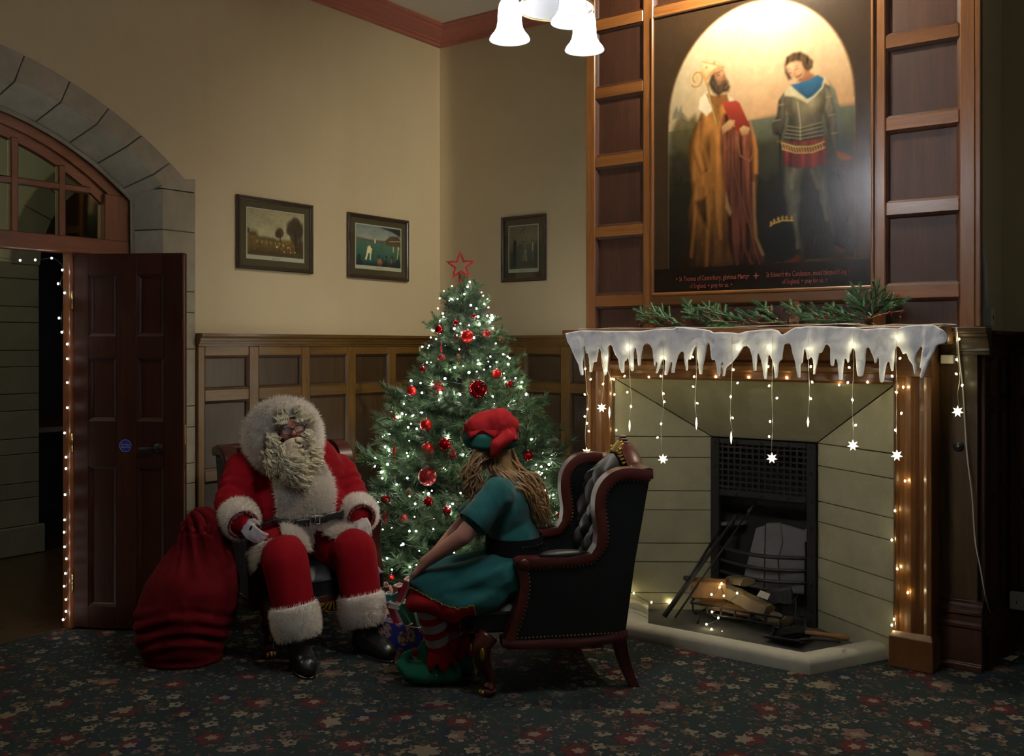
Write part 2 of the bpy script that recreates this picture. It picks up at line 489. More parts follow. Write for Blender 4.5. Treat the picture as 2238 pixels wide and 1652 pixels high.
def tag(o, label, cat, group=None, kind=None):
    if label: o['label'] = label
    if cat: o['category'] = cat
    if group: o['group'] = group
    if kind: o['kind'] = kind
    return o
def struct(o, label=None):
    o['kind'] = 'structure'
    if label: o['label'] = label
    return o
def instance(me, name, parent, loc=(0, 0, 0), mat=None):
    o = bpy.data.objects.new(name, me); COL.objects.link(o); o.parent = parent
    if mat is not None: o.matrix_local = mat
    else: o.location = Vector(loc) - org(parent)
    return o
def root_struct(name, loc=(0, 0, 0), label=None):
    o = bpy.data.objects.new(name, None); COL.objects.link(o); o.location = loc
    o.empty_display_size = .05
    return struct(o, label)

def remesh(mb, vox, smooth=6, name='tmp', fac=.5):
    """one continuous skin over overlapping closed volumes"""
    me = bpy.data.meshes.new(name); me.from_pydata(mb.v, [], mb.f); me.update()
    o = link(me, name)
    r = o.modifiers.new('r', 'REMESH'); r.mode = 'VOXEL'; r.voxel_size = vox
    if smooth:
        s = o.modifiers.new('s', 'SMOOTH'); s.factor = fac; s.iterations = smooth
    dg = bpy.context.evaluated_depsgraph_get()
    ev = o.evaluated_get(dg)
    m2 = bpy.data.meshes.new_from_object(ev)
    bpy.data.objects.remove(o); bpy.data.meshes.remove(me)
    return m2
def co(me):
    a = np.empty(len(me.vertices) * 3, np.float32); me.vertices.foreach_get('co', a); return a.reshape(-1, 3)
def setco(me, a):
    me.vertices.foreach_set('co', np.ascontiguousarray(a, np.float32).ravel()); me.update()
def vnormals(me):
    a = np.empty(len(me.vertices) * 3, np.float32); me.vertices.foreach_get('normal', a); return a.reshape(-1, 3)
def pcent(me):
    a = np.empty(len(me.polygons) * 3, np.float32); me.polygons.foreach_get('center', a); return a.reshape(-1, 3)
def pnorm(me):
    a = np.empty(len(me.polygons) * 3, np.float32); me.polygons.foreach_get('normal', a); return a.reshape(-1, 3)
def projn(a):
    cx = CY * a[:, 0] + SY * a[:, 1]; d = -SY * a[:, 0] + CY * a[:, 1]
    return PXC + FOC * cx / d, HOR + (EYE - a[:, 2]) / d * FOC
def inpoly(x, y, poly):
    ins = np.zeros(x.shape, bool); n = len(poly)
    for i in range(n):
        x0, y0 = poly[i]; x1, y1 = poly[(i + 1) % n]
        c = ((y0 > y) != (y1 > y)) & (x < (x1 - x0) * (y - y0) / ((y1 - y0) or 1e-9) + x0)
        ins ^= c
    return ins
def wobble(me, amp, freq, seed=0., stretch=(1, 1, 1)):
    """cloth unevenness along the normals"""
    a = co(me); n = vnormals(me)
    s = np.array(stretch) * freq
    k = np.array([mnoise.noise(Vector((p[0] * s[0] + seed, p[1] * s[1], p[2] * s[2]))) for p in a.tolist()], np.float32)
    setco(me, a + n * (k * amp)[:, None])
def finish(me, name, mats, parent, smooth=True):
    me.name = name
    for m in (mats if isinstance(mats, (list, tuple)) else [mats]): me.materials.append(m)
    if smooth: me.polygons.foreach_set('use_smooth', [True] * len(me.polygons))
    if parent is not None:
        off = np.array(org(parent), np.float32)
        setco(me, co(me) - off)
    return link(me, name, parent)
def patch(me, mask, off, name):
    """copy of some faces of a skin, lifted off it"""
    a = co(me); n = vnormals(me)
    vs, fs, mp = [], [], {}
    for i in np.nonzero(mask)[0]:
        f = []
        for v in me.polygons[int(i)].vertices:
            if v not in mp: mp[v] = len(vs); vs.append(tuple(a[v] + n[v] * off))
            f.append(mp[v])
        fs.append(tuple(f))
    m = MB(); m.add(vs, fs)
    return m
def fur_on(V, F, count, length, width=.0026, droop=.35, jitter=.5, seed=1, comb=(0, 0, -1)):
    """blades of pile standing on triangles/quads given as arrays"""
    g = np.random.default_rng(seed)
    V = np.asarray(V, np.float32)
    tris = []
    for f in F:
        for k in range(1, len(f) - 1): tris.append((f[0], f[k], f[k + 1]))
    T = np.array(tris)
    A, B, C = V[T[:, 0]], V[T[:, 1]], V[T[:, 2]]
    nr = np.cross(B - A, C - A); ar = np.linalg.norm(nr, axis=1); nr = nr / np.maximum(ar, 1e-12)[:, None]
    idx = g.choice(len(T), count, p=ar / ar.sum())
    u = g.random(count); v = g.random(count); sw = u + v > 1; u[sw] = 1 - u[sw]; v[sw] = 1 - v[sw]
    P = A[idx] + (B - A)[idx] * u[:, None] + (C - A)[idx] * v[:, None]
    N = nr[idx] + np.array(comb, np.float32) * droop + g.normal(0, jitter * .5, (count, 3))
    N /= np.linalg.norm(N, axis=1)[:, None]
    W = np.cross(N, g.normal(0, 1, (count, 3))); W /= np.linalg.norm(W, axis=1)[:, None]
    L = length * (.6 + .7 * g.random(count))[:, None]
    pts = np.empty((count, 3, 3), np.float32)
    pts[:, 0] = P - nr[idx] * .002 - W * width * .5; pts[:, 1] = P - nr[idx] * .002 + W * width * .5; pts[:, 2] = P + N * L
    m = MB()
    m.v = [tuple(p) for p in pts.reshape(-1, 3).tolist()]
    m.f = [(3 * i, 3 * i + 1, 3 * i + 2) for i in range(count)]; m.mi = [0] * count
    return m
def text_mesh(body, size, name, mat, parent, M4):
    cu = bpy.data.curves.new(name, 'FONT'); cu.body = body; cu.size = size; cu.align_x = 'CENTER'; cu.align_y = 'CENTER'
    cu.resolution_u = 2
    o = link(cu, name); dg = bpy.context.evaluated_depsgraph_get()
    me = bpy.data.meshes.new_from_object(o.evaluated_get(dg)); bpy.data.objects.remove(o)
    me.transform(M4); me.materials.clear(); me.materials.append(mat)
    return link(me, name, parent)
# ------------------------------------------------------------------ the room shell
XL, YB, ZC = -4.92, 5.75, 3.935          # long wall, fireplace wall, ceiling
CX0, CX1, YF = -3.13, -0.99, 5.10        # chimney breast and its panelled front
def fixn(o):
    bm = bmesh.new(); bm.from_mesh(o.data); bmesh.ops.recalc_face_normals(bm, faces=bm.faces); bm.to_mesh(o.data); bm.free(); return o
def sweep(path, prof, closed_prof=True):
    """moulding run along a plan path (room on the right-hand side), mitred; prof = (out, z)"""
    m = MB(); n = len(path); nr = []
    for i in range(n - 1):
        d = Vector((path[i + 1][0] - path[i][0], path[i + 1][1] - path[i][1])).normalized()
        nr.append(Vector((d.y, -d.x)))
    rows = []
    for i in range(n):
        if i == 0: o = nr[0]
        elif i == n - 1: o = nr[-1]
        else:
            o = nr[i - 1] + nr[i]; o = o / (o.dot(nr[i]))
        rows.append([(path[i][0] + o.x * h, path[i][1] + o.y * h, z) for h, z in prof + prof[:1]])
    m.grid(rows)
    k = len(prof) + 1
    m.f.append(tuple(range(k - 1))); m.mi.append(0)
    m.f.append(tuple((n - 1) * k + j for j in range(k - 1))); m.mi.append(0)
    return m
fl = MB().box(-5.17, 4.6, -6.0, 5.9, -.1, 0)
struct(build(fl, 'floor', M['carpet']), 'dark green carpet patterned with red, cream and blue flowers')
struct(build(MB().box(-5.4, 4.9, -6.1, 6.0, ZC, ZC + .1), 'ceiling', M['ceiling']), 'plain cream plaster ceiling')

# arch geometry in the plane of the long wall (distance Y along it, height z)
AC = 2.2
def arc_out(Y): Y = AC + abs(Y - AC); return .733 + math.sqrt(max(0, 2.356 ** 2 - (Y - 1.929) ** 2))
def arc_in(Y): Y = AC + abs(Y - AC); return 1.324 + math.sqrt(max(0, 1.561 ** 2 - (Y - 2.249) ** 2))
def arc_back(Y): Y = AC + abs(Y - AC); return 1.167 + math.sqrt(max(0, 1.648 ** 2 - (Y - 2.142) ** 2))
def arc_glass(Y): Y = AC + abs(Y - AC); return 1.317 + math.sqrt(max(0, 1.362 ** 2 - (Y - 2.195) ** 2))
def mir(Y): return 2 * AC - Y
ys = [AC + t * (3.479 - AC) for t in (0, .15, .3, .45, .6, .75, .88, 1)]
half = [(Y, arc_out(Y)) for Y in ys] + [(3.541, 2.525), (3.541, 0)]
outline = [(-6.0, 0)] + [(mir(Y), z) for Y, z in half[::-1]] + half[1:] + [(6.0, 0), (6.0, ZC), (-6.0, ZC)]
wl = MB().prism([(XL, Y, z) for Y, z in outline], (-.24, 0, 0))
struct(fixn(build(wl, 'wall_left', M['wall'])), 'cream papered wall with the arched doorway and two framed prints')
struct(build(MB().box(-5.16, 4.9, YB, 6.0, 0, ZC), 'wall_back', M['wall']), 'cream papered wall behind the tree')
WX, WY0, WY1, WZ0, WZ1 = 4.6, .2, 3.4, .95, 3.2  # unseen window, added so dim bluish fill comes from this side
struct(build(MB().box(WX, WX + .3, -6.0, WY0, 0, ZC).box(WX, WX + .3, WY1, YB, 0, ZC).box(WX, WX + .3, WY0, WY1, 0, WZ0).box(WX, WX + .3, WY0, WY1, WZ1, ZC), 'wall_right', M['wall']))
wn = root_struct('fill_window_1', (WX + .15, 1.8, WZ0), 'tall window to the evening sky in the opposite wall')
for k in range(5):
    y = WY0 + (WY1 - WY0) * k / 4
    build(MB().box(WX + .12, WX + .18, y - .03, y + .03, WZ0, WZ1), 'mullion', M['white_plastic'], wn)
for z in (WZ0 + .02, 2.4, WZ1 - .02): build(MB().box(WX + .12, WX + .18, WY0, WY1, z - .03, z + .03), 'transom', M['white_plastic'], wn)
for k in range(4):
    y0, y1 = WY0 + (WY1 - WY0) * k / 4 + .03, WY0 + (WY1 - WY0) * (k + 1) / 4 - .03
    for z0, z1 in ((WZ0 + .05, 2.37), (2.43, WZ1 - .05)): build(MB().box(WX + .148, WX + .152, y0, y1, z0, z1), 'pane', M['glass'], wn)
struct(build(MB().box(-5.16, 4.9, -6.1, -6.0, 0, ZC), 'wall_front', M['wall']))
wc = MB()
wc.box(CX0 + .01, CX1 - .01, 5.125, YB + .05, 1.37, ZC)
wc.box(CX0 + .01, -2.90, 5.125, YB + .05, 0, 1.37)
wc.box(-1.36, CX1 - .01, 5.125, YB + .05, 0, 1.37)
struct(build(wc, 'wall_chimney', M['wall']), 'chimney breast with papered sides')
corn = [(0, 3.83), (.035, 3.83), (.04, 3.846), (.062, 3.85), (.066, 3.858), (.12, 3.875), (.165, 3.9), (.17, 3.908), (.19, 3.912), (.2, 3.922), (.2, ZC), (0, ZC)]
path = [(XL, -6.0), (XL, YB), (CX0, YB), (CX0, YF), (CX1, YF), (CX1, YB), (4.6, YB)]
struct(fixn(build(sweep(path, corn), 'trim_1', M['cornice'])), 'terracotta painted cornice running round the ceiling')

# stone arch: every voussoir and jamb stone its own piece
arch = root_struct('trim_2', (XL, 3.45, 0), 'grey dressed stone surround of the arched doorway')
def voussoir(o0, o1, i0, i1, flip):
    m = MB(); rows = []
    for k in range(6):
        t = k / 5
        yo, yi = o0 + (o1 - o0) * t, i0 + (i1 - i0) * t
        g = 1
        yb = AC + (yi - AC) * (3.25 - AC) / (3.321 - AC)
        ring = [(XL + .012, yo, arc_out(yo) - .002), (XL + .012, yi, arc_in(yi)), (-5.13, yb, min(arc_back(yb), arc_in(yi) - .02)), (-5.13, yo, arc_out(yo) - .002)]
        rows.append([(x, mir(y) if flip else y, z) for x, y, z in ring] + [(ring[0][0], mir(yo) if flip else yo, ring[0][2])])
    m.grid(rows)
    m.f += [(0, 1, 2, 3), (25, 26, 27, 28)]; m.mi += [0, 0]
    return m
JO, JI = [2.2, 2.53, 2.77, 2.99, 3.19, 3.37], [2.2, 2.48, 2.72, 2.92, 3.09, 3.26]
for fl_ in (False, True):
    for k in range(5):
        e = .0025
        fixn(build(voussoir(JO[k] + e, JO[k + 1] - e, JI[k] + e, JI[k + 1] - e, fl_), 'stone', M['stone'], arch, bevel=.003))
    spm = voussoir(3.373, 3.479, 3.263, 3.321, fl_)
    spm.prism([(XL + .012, mir(y) if fl_ else y, z) for y, z in ((3.479, 2.514), (3.541, 2.524), (3.541, 2.447), (3.30, 2.445), (3.33, 2.47))], (-.222, 0, 0))
    fixn(build(spm, 'stone', M['stone'], arch, bevel=.003))
    zj = [2.442, 2.21, 1.863, 1.742, 1.529, 1.197, 1.074, .863, .746, .54, .42, .2, 0]
    for a, b in zip(zj, zj[1:]):
        pl = [(XL + .012, 3.541, 0), (XL + .012, 3.321, 0), (-5.13, 3.25, 0), (-5.13, 3.541, 0)]
        fixn(build(MB().prism([(x, mir(y) if fl_ else y, b + .002) for x, y, _ in pl], (0, 0, a - b - .004)), 'stone', M['stone'], arch, bevel=.003))
ys2 = [AC + (3.25 - AC) * math.sin(k / 14 * math.pi / 2) for k in range(-14, 15)]
roll = [(-5.10, mir(3.262), 0)] + [(-5.10, y, arc_back(y) - .005) for y in ys2] + [(-5.10, 3.262, 0)]
build(MB().tube(roll, .014, 6), 'roll_moulding', M['stone'], arch, True)
bk = MB()
bk.grid([[(-5.005, y, arc_in(y) + .05), (-5.005, y, arc_out(y) - .02)] for y in [AC + (3.3 - AC) * k / 12 for k in range(-12, 13)]])
build(bk, 'joint_backing', M['mortar'], arch)

# red oak door frame with glazed fanlight
d1 = root_struct('door_1', (-5.15, 2.9, 0), 'red oak door frame with arched fanlight of small panes')
XF = -5.15
head = MB(); rows = []
for k in range(-12, 13):
    a = k / 12
    yo = AC + (3.25 - AC) * math.sin(a * math.pi / 2); yi = AC + (3.09 - AC) * math.sin(a * math.pi / 2)
    zo, zi = arc_back(yo), arc_glass(yi)
    ym, zm = yo * .45 + yi * .55, zo * .45 + zi * .55
    rows.append([(XF + .03, yo, zo), (XF + .03, ym, zm), (XF + .012, ym, zm), (XF + .012, yi, zi), (XF - .03, yi, zi), (XF - .03, yo, zo)])
head.grid(rows)
build(head, 'arched_head', M['frame_y'], d1)
for sgn in (1, -1):
    f = (lambda y: y) if sgn > 0 else mir
    build(MB().box(XF - .04, XF + .035, *sorted((f(3.09), f(3.27))), 0, arc_glass(3.09) + .06), 'jamb', M['frame_z'], d1, bevel=.005)
    build(MB().box(XF - .04, XF + .03, *sorted((f(2.885), f(2.95))), 0, 2.06), 'post', M['frame_z'], d1, bevel=.005)
    build(MB().box(XF - .02, XF + .005, *sorted((f(2.95), f(3.09))), 0, 2.06), 'side_panel', M['door'], d1)
build(MB().box(XF - .045, XF + .04, mir(3.25), 3.25, 2.055, 2.148), 'transom', M['frame_y'], d1, bevel=.006)
mull = [2.593, 2.851, 2.335, 2.077, 1.819, 1.561]
for y in mull:
    build(MB().box(XF - .02, XF + .022, y - .021, y + .021, 2.14, arc_glass(y) + .02), 'mullion', M['frame_z'], d1, bevel=.006)
yl = 3.02
build(MB().box(XF - .02, XF + .020, mir(yl), yl, 2.395, 2.432), 'glazing_bar', M['frame_y'], d1, bevel=.006)
edges = [mir(3.09), 1.561, 1.819, 2.077, 2.335, 2.593, 2.851, 3.09]
for a, b in zip(edges, edges[1:]):
    for z0, z1 in ((2.14, 2.40), (2.425, 3.0)):
        yy = [a + (b - a) * k / 6 for k in range(7)]
        top = [(y, min(z1, arc_glass(y) + .015)) for y in yy]
        top = [(y, z) for y, z in top if z > z0 + .005]
        if len(top) < 2: continue
        pl = [(XF, top[0][0], z0), (XF, top[-1][0], z0)] + [(XF, y, z) for y, z in top[::-1]]
        fixn(build(MB().prism(pl, (-.004, 0, 0)), 'pane', M['glass'], d1))

# the open door leaf
dl = root_struct('door_2', (-5.125, 2.925, 0), 'open dark six-panel timber door with round blue sign and lever handle')
dl.rotation_euler = (0, 0, R(29.3)); ORG[dl.name] = 'local'
W_, Z0, Z1 = .63, .012, 2.05
px0, px1, px2, px3 = .087, .246, .365, .520
zr = [(Z0, .128), (.894, 1.138), (1.483, 1.600), (1.937, Z1)]
for a, b in ((0, px0), (px1, px2), (px3, W_)):
    build(MB().box(a, b, -.0225, .0225, Z0, Z1), 'stile', M['door'], dl, bevel=.003)
for z0, z1 in zr:
    for a, b in ((px0, px1), (px2, px3)):
        build(MB().box(a, b, -.022, .022, z0, z1), 'rail', M['door'], dl)
def tray(P, u0, u1, z0, z1, w, deep, mid=None):
    """recessed panel with a chamfered border; P(u, z, h) -> point"""
    m = MB()
    o = [(u0, z0), (u1, z0), (u1, z1), (u0, z1)]
    i = [(u0 + w, z0 + w), (u1 - w, z0 + w), (u1 - w, z1 - w), (u0 + w, z1 - w)]
    i2 = [(u0 + w * 1.5, z0 + w * 1.5), (u1 - w * 1.5, z0 + w * 1.5), (u1 - w * 1.5, z1 - w * 1.5), (u0 + w * 1.5, z1 - w * 1.5)]
    vs = [P(*q, 0) for q in o] + [P(*q, -deep * .45) for q in i] + [P(*q, -deep) for q in i2]
    fs = [(k, (k + 1) % 4, 4 + (k + 1) % 4, 4 + k) for k in range(4)] + [(4 + k, 4 + (k + 1) % 4, 8 + (k + 1) % 4, 8 + k) for k in range(4)] + [(8, 9, 10, 11)]
    return m.add(vs, fs)
for (z0, z1) in ((.128, .894), (1.138, 1.483), (1.6, 1.937)):
    for a, b in ((px0, px1), (px2, px3)):
        pn = tray(lambda u, z, h: (u, -.0225 - h, z), a, b, z0, z1, .014, .014)
        pb = tray(lambda u, z, h: (u, .0225 + h, z), a, b, z0, z1, .014, .014)
        pn.add(pb.v, [f[::-1] for f in pb.f])
        build(pn, 'panel', M['door'], dl)
hd = MB()
hd.lathe([(0, .012), (.022, .011), (.026, .004), (.026, 0)], (.49, -.0225, .997), 20, az=(0, -1, 0))
hd.tube([(.49, -.03, .997), (.49, -.06, .997), (.484, -.066, .997), (.40, -.066, .995)], [.009, .009, .009, .007], 8)
build(hd, 'door_handle', M['iron'], dl, True)
sg = MB(); sg.lathe([(0, .002), (.036, .002), (.036, 0)], (.302, -.0225, 1.006), 28, az=(0, -1, 0))
sign = build(sg, 'sign', M['blue_sign'], dl)
sign['label'] = 'round blue fire door sign'
Mt = Matrix.Translation((.302, -.0252, 1.006)) @ Matrix.Rotation(R(90), 4, 'X')
text_mesh('Fire door\nkeep shut', .0135, 'sign_lettering', M['white_ink'], sign, Mt)
rg = MB(); rg.tube([(.302 + .033 * math.cos(a), -.0248, 1.006 + .033 * math.sin(a)) for a in np.linspace(0, 2 * math.pi, 28, endpoint=False)], .0011, 4, closed=True)
build(rg, 'sign_border', M['white_ink'], sign)
build(MB().box(W_ - .0005, W_ + .0015, -.011, .011, .9, 1.12).box(W_, W_ + .006, -.006, .006, .99, 1.015), 'lock_plate', M['brass'], dl)
for z in (.25, 1.02, 1.8):
    build(MB().tube([(-.004, -.026, z - .05), (-.004, -.026, z + .05)], .007, 8), 'hinge', M['brass'], dl, True)
build(MB().box(W_, W_ + .004, -.02, -.010, .02, 2.04), 'edge_strip', M['oak_z'], dl)

# the hall beyond
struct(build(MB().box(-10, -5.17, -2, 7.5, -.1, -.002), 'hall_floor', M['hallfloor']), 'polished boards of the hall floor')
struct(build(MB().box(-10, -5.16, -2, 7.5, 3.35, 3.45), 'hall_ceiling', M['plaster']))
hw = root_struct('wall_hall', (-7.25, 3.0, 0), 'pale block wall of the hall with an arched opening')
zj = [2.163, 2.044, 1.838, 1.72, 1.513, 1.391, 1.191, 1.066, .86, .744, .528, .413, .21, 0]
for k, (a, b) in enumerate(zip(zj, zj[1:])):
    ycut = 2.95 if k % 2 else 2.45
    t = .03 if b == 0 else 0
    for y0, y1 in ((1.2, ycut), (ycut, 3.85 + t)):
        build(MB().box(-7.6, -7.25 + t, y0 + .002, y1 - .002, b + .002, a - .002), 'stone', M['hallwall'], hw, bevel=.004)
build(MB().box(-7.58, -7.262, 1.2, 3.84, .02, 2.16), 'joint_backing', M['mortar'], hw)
def harc(y, r, k=0): return 2.15 + math.sqrt(max(0, r * r - ((y - 4.75) * 1.0) ** 2)) * .95
pts = [4.75 - .9 * math.cos(a) for a in np.linspace(0, math.pi, 15)]
for i in range(14):
    a0, a1 = math.pi * i / 14 + .006, math.pi * (i + 1) / 14 - .006
    pl = [(-7.24, 4.75 - r * math.cos(a), 2.15 + r * .9 * math.sin(a)) for r, a in ((.9, a0), (1.12, a0), (1.12, (a0 + a1) / 2), (1.12, a1), (.9, a1), (.9, (a0 + a1) / 2))]
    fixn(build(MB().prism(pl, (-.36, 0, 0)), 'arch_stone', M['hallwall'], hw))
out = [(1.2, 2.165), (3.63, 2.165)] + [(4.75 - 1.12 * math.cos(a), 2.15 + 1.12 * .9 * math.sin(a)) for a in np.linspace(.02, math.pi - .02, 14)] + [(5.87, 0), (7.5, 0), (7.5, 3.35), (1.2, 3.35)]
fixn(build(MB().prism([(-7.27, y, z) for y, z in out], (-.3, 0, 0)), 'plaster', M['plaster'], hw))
struct(build(MB().box(-9.4, -9.3, -2, 7.5, 0, 3.4), 'wall_passage', M['panel_d']), 'dark panelled wall at the end of the passage')  # wall added behind the arch; its dark colour stands for shade
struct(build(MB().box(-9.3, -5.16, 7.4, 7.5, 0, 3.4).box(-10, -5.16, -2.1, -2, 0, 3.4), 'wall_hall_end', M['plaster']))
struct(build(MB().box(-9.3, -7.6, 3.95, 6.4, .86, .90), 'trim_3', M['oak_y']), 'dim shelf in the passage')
hl = bpy.data.lights.new('hall_fill', 'POINT'); hl.energy = HALL_FILL; hl.color = (1, .92, .66); hl.shadow_soft_size = .12
ho = bpy.data.objects.new('hall_fill', hl); COL.objects.link(ho); ho.location = (-6.2, 1.3, 2.9)

# oak dado panelling
def panelling(root, P, us, zs, rows, mats, u_lo, u_hi, h=.030, alt=None):
    """us: stile edges, zs: rails, rows: the panel bands between them; P(u, z, h)"""
    def slab(a, b, z0, z1, h0, h1): 
        q = [P(a, z0, h0), P(b, z0, h0), P(b, z1, h0), P(a, z1, h0)]
        d = Vector(P(a, z0, h1)) - Vector(P(a, z0, h0))
        return MB().prism(q, d)
    zlo, zhi = zs[0][0], zs[-1][1]
    for a, b in us:
        fixn(build(slab(a, b, zlo, zhi, 0, h), 'stile', mats['stile'], root, bevel=.004))
    for z0, z1 in zs:
        e = [u_lo] + [q for s_ in us for q in s_] + [u_hi]
        for a, b in zip(e[0::2], e[1::2]):
            if b - a > .02: fixn(build(slab(a, b, z0, z1, 0, h - .002), 'rail', mats['rail'], root, bevel=.004))
    e = [u_lo] + [q for s_ in us for q in s_] + [u_hi]
    for z0, z1 in rows:
        for k, (a, b) in enumerate(zip(e[0::2], e[1::2])):
            if b - a > .03:
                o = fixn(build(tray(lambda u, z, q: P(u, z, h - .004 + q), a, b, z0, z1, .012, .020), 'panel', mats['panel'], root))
wp1 = root_struct('trim_4', (XL, 4.6, 0), 'oak dado panelling along the papered wall')
ZR = [(0, .2), (.745, .805), (1.22, 1.285), (1.49, 1.545)]
PR = [(.2, .745), (.805, 1.22), (1.285, 1.49)]
panelling(wp1, lambda u, z, h: (XL + h, u, z), [(3.545, 3.592), (3.916, 3.99), (4.34, 4.41), (4.749, 4.827), (5.155, 5.23), (5.55, 5.62)], ZR, PR,
          dict(stile=M['dado_z'], rail=M['dado_y'], panel=M['panel_z']), 3.545, YB)
wp2 = root_struct('trim_5', (-4, YB, 0), 'oak dado panelling behind the tree')
panelling(wp2, lambda u, z, h: (u, YB - h, z), [(-4.89, -4.83), (-4.53, -4.46), (-4.164, -4.09), (-3.79, -3.713), (-3.41, -3.34)], ZR, PR,
          dict(stile=M['dado_z'], rail=M['dado_x'], panel=M['panel_z']), -4.89, CX0)
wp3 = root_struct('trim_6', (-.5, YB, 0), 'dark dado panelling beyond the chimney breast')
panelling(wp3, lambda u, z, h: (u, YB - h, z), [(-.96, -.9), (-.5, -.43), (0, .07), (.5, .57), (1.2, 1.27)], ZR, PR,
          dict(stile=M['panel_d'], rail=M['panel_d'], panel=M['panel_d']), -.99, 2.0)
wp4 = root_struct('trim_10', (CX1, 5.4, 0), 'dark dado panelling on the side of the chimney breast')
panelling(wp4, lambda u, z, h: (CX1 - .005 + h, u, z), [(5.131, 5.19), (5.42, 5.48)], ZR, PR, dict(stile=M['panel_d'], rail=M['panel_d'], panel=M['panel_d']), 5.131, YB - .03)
cap = [(0, 1.545), (.034, 1.545), (.036, 1.56), (.044, 1.562), (.046, 1.575), (.052, 1.578), (.056, 1.594), (.064, 1.598), (.07, 1.606), (.07, 1.622), (0, 1.622)]
struct(fixn(build(sweep([(XL, 3.545), (XL, YB), (CX0, YB)], cap), 'trim_7', M['dado_y'])), 'moulded oak dado rail')
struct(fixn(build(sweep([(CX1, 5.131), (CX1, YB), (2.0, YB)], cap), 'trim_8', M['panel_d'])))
skp = [(0, 0), (.05, 0), (.05, .13), (.045, .15), (.036, .155), (.036, .18), (.03, .185), (0, .185)]
struct(fixn(build(sweep([(XL, 3.545), (XL, YB), (CX0, YB)], skp), 'baseboard_left', M['dado_y'])))
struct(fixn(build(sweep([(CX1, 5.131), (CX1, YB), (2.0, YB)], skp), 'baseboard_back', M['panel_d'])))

# panelled front of the chimney breast
cp = root_struct('trim_9', (-2.1, YF, 1.64), 'oak panelled overmantel framing the large painting')
PY = lambda u, z, h: (u, YF + .025 - h, z)
fx = lambda px: onY(px, 500, YF).x
cols = [(fx(1280), fx(1300)), (fx(1405), fx(1427)), (fx(1907), fx(1935)), (fx(2097), fx(2131))]
zr = [(1.785, 1.850), (2.205, 2.265), (2.630, 2.692), (3.045, 3.107), (3.455, 3.52)]
def cslab(a, b, z0, z1, mat, name, h=.025, bev=.005):
    return fixn(build(MB().prism([PY(a, z0, 0), PY(b, z0, 0), PY(b, z1, 0), PY(a, z1, 0)], (0, -h, 0)), name, mat, cp, bevel=bev))
for i, (a, b) in enumerate(cols): cslab(a, b, 1.60, ZC - .1, M['oak_z'], 'stile')
lowst = [(fx(1558), fx(1576)), (fx(1725), fx(1746))]
for a, b in lowst: cslab(a, b, 1.60, 1.787, M['oak_z'], 'stile', .023)
for k, (z0, z1) in enumerate(zr):
    for i in (0, 2):
        if k == 0 or k == 4: continue
        cslab(cols[i][1], cols[i + 1][0], z0, z1, M['oak_x'], 'rail', .023)
for z0, z1 in (zr[0], zr[4]):
    for i in range(3): cslab(cols[i][1], cols[i + 1][0], z0, z1, M['oak_x'], 'rail', .024)
zz = [1.60] + [q for p in zr for q in p] + [3.83]
rows = list(zip(zz[0::2], zz[1::2]))
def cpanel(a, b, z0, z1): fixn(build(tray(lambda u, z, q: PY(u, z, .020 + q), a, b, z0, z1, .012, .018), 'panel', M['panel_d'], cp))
for z0, z1 in rows:
    for i in (0, 2): cpanel(cols[i][1], cols[i + 1][0], z0, z1)
e = [cols[1][1]] + [q for s_ in lowst for q in s_] + [cols[2][0]]
for a, b in zip(e[0::2], e[1::2]): cpanel(a, b, 1.60, 1.785)
cpanel(cols[1][1], cols[2][0], 3.52, 3.83)
side = MB().box(CX1 - .012, CX1 + .012, YF - .001, YF + .05, 1.64, 3.83)
build(side, 'corner_bead', M['oak_z'], cp, bevel=.004)
# ------------------------------------------------------------------ fireplace
SX0, SX1, SI0, SI1, YP = -3.085, -1.16, -2.919, -1.339, 4.95
fs = thing('fireplace_surround', 'oak fireplace surround with moulded pilasters and a deep mantelshelf', 'fireplace', (-2.12, YP, 0))
def pilaster(x0, x1, inner):
    """a moulded upright; inner = +1 when the opening is on its +X side"""
    w = x1 - x0
    # profile across the width, from the opening outwards: (distance, proud)
    pr = [(0, -.06), (0, .0), (.012, .012), (.026, .004), (.030, -.006), (.046, -.006), (.05, .0), (.066, .012), (.085, .018), (.104, .012), (.12, .0), (.124, -.008), (.138, -.008), (.142, .01), (.158, .02), (w, .02), (w, -.06)]
    q = [((x1 - d) if inner > 0 else (x0 + d), YP - h) for d, h in pr]
    m = MB().prism([(x, y, .15) for x, y in q], (0, 0, 1.40 - .15))
    p = fixn(build(m, 'pilaster', M['oak_z'], fs, bevel=.002))
    b = MB().box(x0 - .012, x1 + .012, YP - .045, YP + .17, 0, .15)
    b.prism([(x0 - .012, YP - .045, .15), (x1 + .012, YP - .045, .15), (x1 + .002, YP - .022, .172), (x0 - .002, YP - .022, .172)], (0, .08, 0))
    fixn(build(b, 'plinth', M['oak_z'], p, bevel=.004))
    build(MB().box(x0, x1, YP + .0, YP + .175, .15, 1.60), 'side', M['oak_z'], p)
pilaster(SX0, SI0, 1); pilaster(SI1, SX1, -1)
fr = MB()
fpr = [(.06, 1.36), (-.0, 1.36), (-.016, 1.372), (-.008, 1.392), (-.004, 1.41), (-.022, 1.418), (-.030, 1.44), (-.022, 1.462), (-.004, 1.468), (.0, 1.475), (.0, 1.56), (.06, 1.56)]
fr.prism([(SI0 + .0005, YP + y, z) for y, z in fpr], (SI1 - SI0 - .001, 0, 0))
fixn(build(fr, 'frieze', M['oak_x'], fs, bevel=.002))
